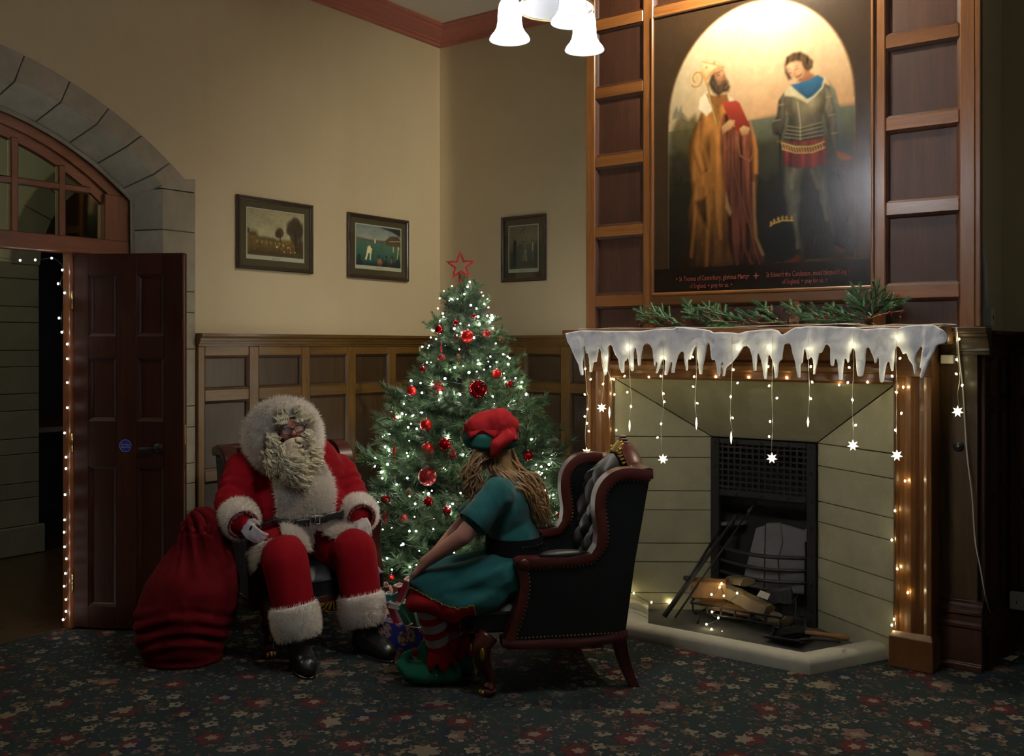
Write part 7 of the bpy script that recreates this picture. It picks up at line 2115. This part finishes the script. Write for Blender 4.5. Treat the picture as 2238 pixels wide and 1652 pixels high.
# drop points that coincide, then give the sheet a wavy thickness
ol2 = []
for q in ol:
    if not ol2 or (q - ol2[-1]).length > .0035: ol2.append(q)
me = remesh(MB().prism([(q.x, YS, q.z) for q in ol2], (0, .018, 0)), .0045, 4, 'snow', .45)
a = co(me)
a[:, 1] += np.array([-.012 * mnoise.noise(Vector((p[0] * 9, 0, p[2] * 5))) - .006 * mnoise.noise(Vector((p[0] * 30, 3, p[2] * 20))) for p in a.tolist()])
setco(me, a.astype(np.float32))
snow = finish(me, 'snow_drape', [M['snow']], None)
tag(snow, 'white felt snow drape with icicle points hanging along the mantelshelf', 'snow drape')
# icicle lights: white leads hanging from the shelf edge
il = thing('icicle_lights', 'clear-wired icicle lights with lit stars hanging from the mantelshelf', 'string lights', (-2.1, 4.755, 1.64))
YL = 4.752
BW = light_bulb_mesh(M['bulb_warm'], .0050, .013)
strands = [ # top px, points down the strand, pendant kind, pendant px/py
    ([(1275, 740), (1282, 850), (1287, 868), (1282, 910), (1279, 950), (1281, 978)], [(1279, 806), (1278, 862), (1284, 894), (1278, 910), (1283, 925), (1287, 942)], 's', (1282, 988)),
    ([(1316, 724), (1314, 780), (1320, 820), (1317, 860), (1315, 885)], [(1325, 783), (1324, 808), (1318, 839)], 's', (1315, 891)),
    ([(1324, 800), (1335, 830), (1337, 860), (1333, 890)], [(1291, 829), (1338, 828)], 'i', (1332, 902)),
    ([(1375, 736), (1376, 800), (1377, 835), (1380, 870), (1376, 915)], [(1370, 760), (1382, 798), (1365, 822), (1371, 857), (1379, 888)], 'i', (1376, 931)),
    ([(1449, 740), (1450, 800), (1447, 850), (1450, 890), (1445, 930), (1447, 985)], [(1445, 782), (1444, 822), (1450, 860), (1452, 878), (1445, 926), (1437, 956)], 's', (1449, 1003)),
    ([(1521, 738), (1522, 815), (1519, 880), (1522, 912)], [(1514, 780), (1517, 823), (1515, 845), (1524, 881)], 'i', (1522, 926)),
    ([(1600, 734), (1600, 800), (1598, 850), (1596, 910), (1601, 945)], [(1612, 760), (1603, 808), (1612, 837), (1597, 867), (1601, 913)], 'i', (1598, 957)),
    ([(1688, 730), (1688, 800), (1687, 870), (1689, 915), (1686, 985)], [(1678, 759), (1679, 801), (1681, 843), (1698, 870), (1683, 921), (1681, 954)], 's', (1687, 1001)),
    ([(1766, 730), (1767, 800), (1769, 860), (1766, 910)], [(1766, 762), (1772, 801), (1775, 835), (1772, 871)], 't', (1766, 922)),
    ([(1865, 722), (1866, 790), (1863, 870), (1864, 925), (1865, 960)], [(1863, 755), (1856, 803), (1853, 836), (1863, 874), (1870, 929)], 's', (1864, 973)),
    ([(1961, 718), (1958, 790), (1960, 830), (1959, 900), (1960, 985)], [(1960, 738), (1967, 783), (1950, 822), (1959, 857), (1970, 903), (1957, 940)], 's', (1960, 995)),
    ([(2089, 715), (2092, 780), (2098, 820), (2093, 860), (2096, 888)], [(2096, 741), (2091, 786), (2090, 817), (2103, 842)], 's', (2093, 899))]
for pts_, bl_, kind, (sx_, sy_) in strands:
    Yk = YL if sx_ < 2050 else 4.99
    if sx_ < 1340: Yk = 4.76
    s_ = build(MB().tube(crom([onY(x, y, Yk) for x, y in pts_], 6), .0013, 4), 'strand', M['wire_clear'], il, True)
    for x, y in bl_:
        q = onY(x, y, Yk - .004); instance(BW, 'bulb', s_, mat=Matrix.Translation(q - org(s_)) @ Matrix.Rotation(rng.uniform(-.9, .9), 4, 'Y'))
    q = onY(sx_, sy_, Yk); m = MB()
    if kind == 'i':
        m.lathe([(0, -.034), (.004, -.018), (.006, 0), (.004, .02), (.002, .032), (0, .034)], q, 8)
    else:
        e = cw(1, 0, 0) if kind == 's' else cw(.4, .9, 0); vs, n = [], 14
        nrm = up.cross(e)
        vs = [q + nrm * .006] + [q + (e * math.cos(a) + up * math.sin(a)) * r for a, r in [(math.pi * 2 * (k + .5) / n, .029 if k % 2 else .014) for k in range(n)]] + [q - nrm * .006]
        m.add(vs, [(0, 1 + k, 1 + (k + 1) % n) for k in range(n)] + [(n + 1, 1 + (k + 1) % n, 1 + k) for k in range(n)])
    build(m, 'icicle' if kind == 'i' else 'star', M['star_glow'], s_)
lead = crom([onY(x, y, 4.79) for x, y in ((1265, 722), (1310, 719), (1400, 722), (1480, 718), (1600, 719), (1680, 712), (1760, 711), (1840, 708), (1900, 712), (1960, 712), (2040, 709), (2090, 712))], 6)
lead = [Vector((p.x, p.y, max(p.z, 1.644))) for p in lead]
build(MB().tube(lead, .0022, 5).tube([p + Vector((0, .004 * math.sin(i * .9), .003 + .003 * math.cos(i * .7))) for i, p in enumerate(lead)], .0016, 5), 'lead_wire', M['wire_clear'], il, True)
# dark-wired fairy lights round the opening, on the hearth and over the logs
fl2 = thing('fairy_lights', 'dark-wired fairy lights round the fireplace opening and over the logs', 'string lights', (-2.1, 4.95, 1.36))
run = [(1345, 985), (1341, 900), (1343, 860), (1345, 832), (1400, 824), (1440, 826), (1500, 822), (1560, 825), (1620, 823), (1680, 826), (1740, 824), (1800, 828), (1840, 838), (1900, 832), (1948, 830), (1957, 870), (1955, 960), (1957, 1050), (1955, 1150), (1958, 1250), (1953, 1330), (1956, 1370)]
w_ = MB().tube(crom([onY(x, y, 4.955 if 1350 < x < 1945 else 4.93) for x, y in run], 6), .0018, 4)
blb = [(1342, 829), (1343, 862), (1347, 940), (1418, 824), (1564, 823), (1636, 824), (1719, 825), (1834, 841), (1896, 835), (1974, 846), (1978, 1051), (1956, 1116), (1949, 1180), (1961, 1243), (1984, 1295), (1954, 1353), (1949, 1366)]
hearth_b = [onZ(1386, 1298, .11), onZ(1425, 1318, .07), onZ(1464, 1318, .05), onZ(1509, 1320, .03)]
hp = hearth_b + [onY(1556, 1301, 4.96), onY(1574, 1285, 4.99), onY(1583, 1304, 4.985), onY(1578, 1277, 5.04), onY(1612, 1298, 4.985), onY(1557, 1339, 4.96), onY(1571, 1352, 4.95), onY(1545, 1366, 4.94), onY(1556, 1377, 4.93), onY(1574, 1387, 4.92), onY(1579, 1383, 4.94)]
w_.tube(crom(hp, 5), .0016, 4)
build(w_, 'wire', M['wire_dark'], fl2, True)
for x, y in blb: instance(BW, 'bulb', fl2, onY(x, y, 4.935 if 1350 < x < 1945 else 4.918))
for q in hp: instance(BW, 'bulb', fl2, q + Vector((0, -.006, .006)))
# string at the doorway
dlg = thing('door_lights', 'string of small white lights hung at the edge of the open doorway', 'string lights', (-5.08, 2.88, 0))
BD = light_bulb_mesh(M['bulb_door'], .0055, .013)
dpts = [(44, 569), (77, 568), (113, 564), (136, 590), (127, 620), (141, 640), (129, 695), (135, 726), (147, 752), (147, 784), (147, 836), (147, 891), (141, 946), (144, 999), (144, 1024), (142, 1081), (141, 1136), (140, 1163), (141, 1195), (145, 1221), (143, 1253), (140, 1281), (144, 1310), (144, 1336), (138, 1354)]
dq = [onX(x, y, -5.085) for x, y in dpts]
build(MB().tube(crom([onX(-20, 560, -5.085)] + [p + Vector((0, .012, 0)) for p in dq], 4), .0016, 4), 'wire', M['wire_dark'], dlg, True)
for q in dq: instance(BD, 'bulb', dlg, q)
# garland along the shelf
gd = thing('pine_garland', 'green pine garland with red berries lying along the mantelshelf', 'garland', (-2.2, 4.90, 1.642))
def sprig(seed):
    r = random.Random(seed); m = MB()
    def run_(a, b, n):
        a, b = Vector(a), Vector(b); d = (b - a).normalized(); u = d.orthogonal().normalized(); w = d.cross(u)
        for k in range(n):
            t = (k + r.random()) / n; an = r.uniform(0, 6.283); e = u * math.cos(an) + w * math.sin(an); p = a.lerp(b, t)
            q = p + (d * .8 + e * .75).normalized() * .019 * r.uniform(.8, 1.15) * (1 if t < .9 else .7); s_ = e.cross(d) * .0020
            m.add([p - s_, p + s_, q], [(0, 1, 2)])
        m.tube([a, b], [.0045, .0035], 5, mi=0)
    run_((0, 0, 0), (.16, 0, .012), 190)
    for k, (t, sg) in enumerate(((.03, 1), (.05, -1), (.085, 1), (.10, -1))): 
        L = .085 - .25 * t; d = Vector((.75, .62 * sg, r.uniform(-.1, .3))).normalized(); run_(Vector((t, 0, .01)), Vector((t, 0, .01)) + d * L, 95)
    me = bpy.data.meshes.new('sprig'); me.from_pydata(m.v, [], m.f); me.materials.append(M['needle2']); return me
SG = [sprig(i) for i in range(4)]
gr_ = random.Random(14)
spr = [(1450, 712, 172, 8), (1430, 704, 178, 25), (1480, 706, 170, 30), (1500, 712, 175, 5), (1470, 708, 200, 30), (1540, 703, 168, 22), (1560, 708, 176, 8), (1520, 700, 150, 40), (1575, 700, 165, 35), (1590, 706, 174, 12), (1555, 702, 150, 30), (1600, 700, 160, 20), (1610, 712, 180, 0), (1640, 708, 168, 14), (1660, 706, 172, 22), (1625, 715, 190, -5), (1690, 704, 170, 16), (1700, 698, 165, 30), (1690, 692, 160, 24), (1720, 708, 176, 8), (1620, 722, 190, -10), (1790, 706, 172, 12), (1770, 700, 168, 26), (1810, 702, 170, 24), (1830, 708, 176, 8), (1850, 704, 172, 18), (1860, 700, 160, 26), (1900, 694, 165, 40), (1905, 690, 155, 34), (1895, 700, 178, 16), (1880, 706, 180, 4), (1900, 692, 20, 50), (1905, 690, 8, 36), (1915, 690, -8, 20), (1897, 698, 170, 62), (1904, 696, 15, 75)]
for (x, y, yaw, pitch) in spr:
    q = onY(x, y, 4.90 + gr_.uniform(-.05, .06)); q.z = max(q.z, 1.655)
    k_ = gr_.uniform(.95, 1.25)
    Mx = Matrix.Translation(q - org(gd)) @ Matrix.Rotation(R(yaw + gr_.uniform(-8, 8)), 4, 'Z') @ Matrix.Rotation(-R(pitch), 4, 'Y') @ Matrix.Rotation(gr_.uniform(-.6, .6), 4, 'X') @ Matrix.Diagonal((k_, k_, k_, 1))
    instance(SG[gr_.randrange(4)], 'sprig', gd, mat=Mx)
bb_ = MB().ball((0, 0, 0), .0062, 10, 7); bme = bpy.data.meshes.new('berry'); bme.from_pydata(bb_.v, [], bb_.f); bme.materials.append(M['berry']); bme.polygons.foreach_set('use_smooth', [True] * len(bme.polygons))
tw_ = MB()
for x, y in ((1402, 703), (1397, 709), (1417, 709), (1404, 717), (1432, 711), (1439, 712), (1453, 705), (1466, 704), (1495, 701), (1509, 700), (1526, 698), (1545, 684), (1551, 678), (1609, 714), (1626, 709), (1638, 698), (1647, 704), (1592, 723), (1681, 672), (1687, 679), (1709, 676), (1727, 685), (1663, 692), (1765, 708), (1785, 697), (1804, 691), (1807, 696), (1823, 690), (1924, 691), (1931, 688), (1944, 682), (1950, 683), (1974, 679), (1968, 693)):
    q = onY(x, y, 4.84 + gr_.uniform(-.01, .02)); o = instance(bme, 'berry', gd, q)
    tw_.tube([q, q + Vector((gr_.uniform(-.03, .0), .025, -.014))], .0008, 3)
for P_ in ([(1535, 686), (1560, 700), (1585, 703), (1612, 703)], [(1640, 700), (1665, 706), (1720, 702)], [(1895, 708), (1906, 694), (1940, 684), (1974, 679)], [(1905, 705), (1925, 716)]):
    tw_.tube(crom([onY(x, y, 4.86) for x, y in P_], 4), .0022, 5)
build(tw_, 'stems', M['cane'], gd)['kind'] = 'stuff'
gc1 = onY(1737, 699, 4.83); pine_cone(gc1, .050, .024, (-.2, -1, .2), 'brown pine cone in the middle of the mantel garland')
gc2 = onY(1897, 700, 4.86); pine_cone(gc2, .046, .018, (.1, -.6, .5), 'pale pine cone at the upswept end of the mantel garland')
# ------------------------------------------------------------------ fittings beside the fireplace
cbl = thing('white_cable', 'white cable running from the mantelshelf down to a plug on the wall', 'cable', (-1.05, 5.0, 0))
cpts = [onY(2091, 716, 4.99), onY(2096, 780, 5.04), onY(2104, 850, 5.07), onY(2109, 930, 5.07), onY(2114, 1000, 5.07), onY(2124, 1080, 5.06), onY(2131, 1180, 5.05), onY(2144, 1250, 5.04), onY(2155, 1310, 5.12), onY(2168, 1350, 5.45), onY(2188, 1384, 5.66), onY(2194, 1380, 5.69)]
build(MB().tube(crom(cpts, 6), .0035, 6), 'lead', M['white_plastic'], cbl, True)
pq = onY(2195, 1362, 5.69); plg = MB()
plg.lathe([(0, .02), (.024, .018), (.030, .008), (.030, -.02), (0, -.02)], pq, 16, az=(0, -1, 0))
plg.tube([pq, pq + Vector((0, -.005, -.055))], [.012, .006], 8)
build(plg, 'plug', M['white_plastic'], cbl, True)
def socket(label, c_, w, h, d, nrm_x=0, sw=True):
    t = thing('wall_socket', label, 'socket', c_)
    x, y, z = c_
    if nrm_x:
        build(MB().box(x - .001, x + d, y - w / 2, y + w / 2, z - h / 2, z + h / 2), 'box', M['white_plastic'], t, bevel=.003)
        build(MB().box(x + d - .001, x + d + .003, y - .006, y + .006, z - .008, z + .010), 'switch', M['black_plastic'], t)
    else:
        build(MB().box(x - w / 2, x + w / 2, y - d, y + .001, z - h / 2, z + h / 2), 'box', M['white_plastic'], t, bevel=.004)
        for k in (-1, 1):
            build(MB().box(x + k * .035 - .006, x + k * .035 + .006, y - d - .003, y - d, z + .012, z + .03), 'switch', M['white_plastic'], t, bevel=.002)
            build(MB().box(x + k * .04 - .002, x + k * .04 + .002, y - d - .0008, y - d, z - .012, z + .002), 'slot', M['black_plastic'], t)
    return t
socket('white switch box standing on the cornice at the corner of the chimney breast', (-.988, 5.235, 1.686), .075, .088, .04, 1)
build(MB().tube([(-.975, 5.165, 1.73), (-.975, 5.165, 1.93), (-.980, 5.15, 2.02)], [.016, .015, .008], 8), 'conduit', M['white_plastic'], bpy.data.objects['wall_socket'], True)
sq = onY(2229, 1312, YB - .035)
socket('white double socket low on the dark panelling beyond the fireplace', (sq.x + .03, YB - .033, sq.z), .15, .09, .035)
bq = onY(2095, 975, 5.095)
be_ = thing('bell_push', 'round black bell push with a brass button beside the fireplace', 'bell push', bq)
build(MB().lathe([(0, .014), (.010, .013), (.022, .010), (.026, .004), (.026, 0)], bq, 24, az=(0, -1, 0)), 'rose', M['black_plastic'], be_, True)
build(MB().lathe([(0, .018), (.006, .017), (.007, .012)], bq, 14, az=(0, -1, 0)), 'button', M['brass'], be_, True)
tq = onY(2069, 785, 5.05)
bx = MB().box(tq.x - .028, tq.x + .028, 5.045, 5.095, tq.z - .021, tq.z + .021)
tag(build(bx, 'light_control_box', M['paper'], loc=tq, bevel=.003), 'small pale control box at the end of the icicle lights', 'box')
pq = onZ(2208, 1436, .012)
tag(build(MB().prism([(pq.x - .03, pq.y - .02, .003), (pq.x + .01, pq.y - .03, .003), (pq.x + .035, pq.y + .02, .018), (pq.x + .0, pq.y + .02, .014)], (0, 0, .0015)), 'paper_scrap', M['paper'], loc=pq), 'white scrap of folded paper on the carpet by the dark skirting', 'paper')
# ------------------------------------------------------------------ sack and presents
sc = at(415, 1440, 4.88); sc.z = 0
b = MB()
pr_ = [(1452, 396, 62, .0), (1420, 402, 88, .0), (1380, 404, 99, 0), (1330, 408, 104, 0), (1280, 420, 98, .02), (1230, 432, 80, .03), (1190, 442, 62, .04), (1160, 448, 52, .04)]
cs = [(at(x, y, 4.86 + .4 * k), r * 4.86 / FOC) for y, x, r, k in pr_]
rows = []
for (c_, r) in cs:
    rows.append([c_ + cw(math.cos(a) * r, math.sin(a) * r * .92, 0) for a in np.linspace(0, 2 * math.pi, 49)])
m = MB().grid(rows); n = 49
m.f += [tuple(range(48)), tuple((len(cs) - 1) * n + j for j in range(48))]; m.mi += [0, 0]
m.ell(cs[1][0] - up * .03, (cw(.20, 0, 0), cw(0, .18, 0), up * .06), 20, 10)
m.cone(cs[-1][0] - up * .02, .105, cs[-1][0] + up * .02 + cw(-.01, 0, 0), .085, 18)
me = remesh(m, .009, 8, 'sack')
a = co(me); n_ = vnormals(me); ang = np.arctan2(a[:, 1] - sc.y, a[:, 0] - sc.x); z = a[:, 2]
topf = np.clip((z - .42) / .25, 0, 1)
a = a + n_ * (topf * .012 * np.sin(ang * 15 + z * 6))[:, None]
cr_ = np.clip(1 - np.abs(z - .17) / .16, 0, 1)
a = a + n_ * (cr_ * .008 * np.sin(z * 95 + 4 * np.sin(ang * 2)))[:, None]
setco(me, a.astype(np.float32)); wobble(me, .022, 4.5, 7.); wobble(me, .008, 11, 3.)
a = co(me); a[:, 2] = np.maximum(a[:, 2], .004); setco(me, a)
sk_ = thing('gift_sack', 'bulging red cloth sack gathered at the neck, standing beside the armchair', 'sack', sc)
finish(me, 'bag', [M['sackred']], sk_)
top_c = cs[-1][0]; rf = MB(); rows = []
for k in range(61):
    an = 2 * math.pi * k / 60; e = cw(math.cos(an), math.sin(an) * .9, 0); w1 = 1 + .16 * math.sin(an * 9) + .08 * math.sin(an * 17 + 1)
    rows.append([top_c + e * .092 * w1 - up * .03, top_c + e * .100 * w1 + up * .0, top_c + e * .108 * w1 + up * (.030 + .014 * math.sin(an * 5)), top_c + e * .088 * w1 + up * (.038 + .014 * math.sin(an * 5 + .4)), top_c + e * .055 + up * .012, top_c - up * .02])
build(rf.grid(rows), 'ruffle', M['sackred'], sk_, True)
cdn = MB(); cdn.tube([top_c + cw(math.cos(an) * .100, math.sin(an) * .09, -.022 + .006 * math.sin(an * 3)) for an in np.linspace(0, 2 * math.pi, 40, endpoint=False)], .006, 6, closed=True)
cdn.tube(crom([top_c + cw(-.09, -.03, -.02), top_c + cw(-.115, -.06, -.05), top_c + cw(-.12, -.07, -.10)], 4), .005, 6)
build(cdn, 'drawstring', M['sackred'], sk_, True)
# the blue wrapped box with crackers and small parcels in it
gc = at(908, 1395, 4.98); gc.z = 0
ga, gb = unit(cw(.86, -.50, 0)), unit(cw(.50, .86, 0))
def gift_paper():
    t = NT('blue_wrap')
    v = t.n('Mapping', Vector=t.obj(), Scale=(14, 14, 12)).outputs[0]
    vo = t.n('TexVoronoi', {'voronoi_dimensions': '3D'}, Vector=v, Scale=1., Randomness=.55)
    d = vo.outputs['Distance']
    k = t.math('LESS_THAN', d, .43)
    inn_ = t.n('SeparateColor', Color=t.noise(t.obj(), 60, 2).outputs['Color']).outputs[0]
    c = t.mix(k, (.028, .036, .30), t.mix(t.math('GREATER_THAN', inn_, .52), (.45, .35, .30), (.14, .05, .05)))
    t.bsdf(Base_Color=c, Roughness=.4)
    return t.m
M['wrap'] = gift_paper()
gx = thing('gift_box', 'open box wrapped in blue patterned paper beside the curled green slipper', 'box', gc)
hl_, hw_, hh = .19, .125, .165
for s_ in (-1, 1):
    build(MB().obox(gc + gb * hw_ * s_ + up * (hh / 2 + .002), ga * hl_, gb * .003, up * hh / 2), 'side', M['wrap'], gx)
    build(MB().obox(gc + ga * hl_ * s_ + up * (hh / 2 + .002), gb * hw_, ga * .003, up * hh / 2), 'side', M['wrap'], gx)
build(MB().obox(gc + up * .006, ga * hl_, gb * hw_, up * .003), 'bottom', M['card'], gx)
build(MB().obox(gc - ga * (hl_ + .03) + up * (hh + .055) + gb * .03, gb * .10, (up * .06 - ga * .035), ga * .002), 'flap', M['card'], gx)
gcol = [plain('parcel_red', (.28, .012, .03), .4), plain('parcel_teal', (.01, .11, .13), .4), plain('parcel_white', (.55, .50, .48), .5), plain('parcel_green', (.012, .07, .04), .35)]
def parcel(label, px, py, d, L, w, h, mi, ang, ti):
    c_ = at(px, py, d); Rm = Matrix.Rotation(R(ang), 3, 'Z') @ Matrix.Rotation(R(ti), 3, 'Y')
    ax, ay, az_ = Rm @ Vector((1, 0, 0)), Rm @ Vector((0, 1, 0)), Rm @ Vector((0, 0, 1))
    t = thing('parcel', label, 'parcel', c_, 'parcels in the blue box')
    build(MB().obox(c_, ax * L / 2, ay * w / 2, az_ * h / 2), 'carton', gcol[mi], t, bevel=.002)
    ed_ = MB()
    for sy in (-1, 1):
        for sz in (-1, 1): ed_.obox(c_ + ay * sy * w / 2 + az_ * sz * h / 2, ax * L / 2, ay * .003, az_ * .003)
    for sx in (-1, 1):
        for sz in (-1, 1): ed_.obox(c_ + ax * sx * L / 2 + az_ * sz * h / 2, ay * w / 2, ax * .003, az_ * .003)
    build(ed_, 'white_edge', gcol[2], t)
parcel('flat red parcel with white edges sticking up by the knee of the green dress', 884, 1289, 4.93, .022, .075, .12, 0, 25, 20)
parcel('narrow red parcel in the middle of the blue box', 868, 1304, 4.95, .03, .055, .12, 0, 10, 12)
parcel('small teal parcel at the cardboard-flap end of the blue box', 853, 1311, 4.94, .03, .05, .07, 1, 30, -8)
parcel('long dark green parcel slanting down into the blue box', 880, 1330, 4.92, .035, .05, .17, 3, 15, -28)
parcel('dark red parcel low at the end of the blue box', 862, 1338, 4.92, .03, .05, .12, 0, 20, -24)
parcel('broad dark green parcel next to the striped stocking', 900, 1345, 4.93, .04, .07, .15, 3, 35, -15)
parcel('small white parcel on top of the pile in the blue box', 862, 1322, 4.90, .05, .05, .02, 2, 40, 15)
# red patterned present behind the chair
rp = at(1205, 1175, 5.25); rb = plain('red_gift_wrap', (.32, .05, .03), .4, nscale=40, namt=1.2)
gz = rp.z
t = thing('present', 'red patterned present between the tree and the armchair', 'present', Vector((rp.x, rp.y, 0)))
build(MB().obox(Vector((rp.x, rp.y, gz / 2 + .002)), cw(.10, .03, 0), cw(-.03, .10, 0), up * (gz / 2)), 'parcel_box', rb, t, bevel=.004)
build(MB().obox(Vector((rp.x, rp.y, gz / 2 + .003)), cw(.012, .0036, 0), cw(-.031, .103, 0), up * (gz / 2 + .001)), 'ribbon', M['gold'], t)
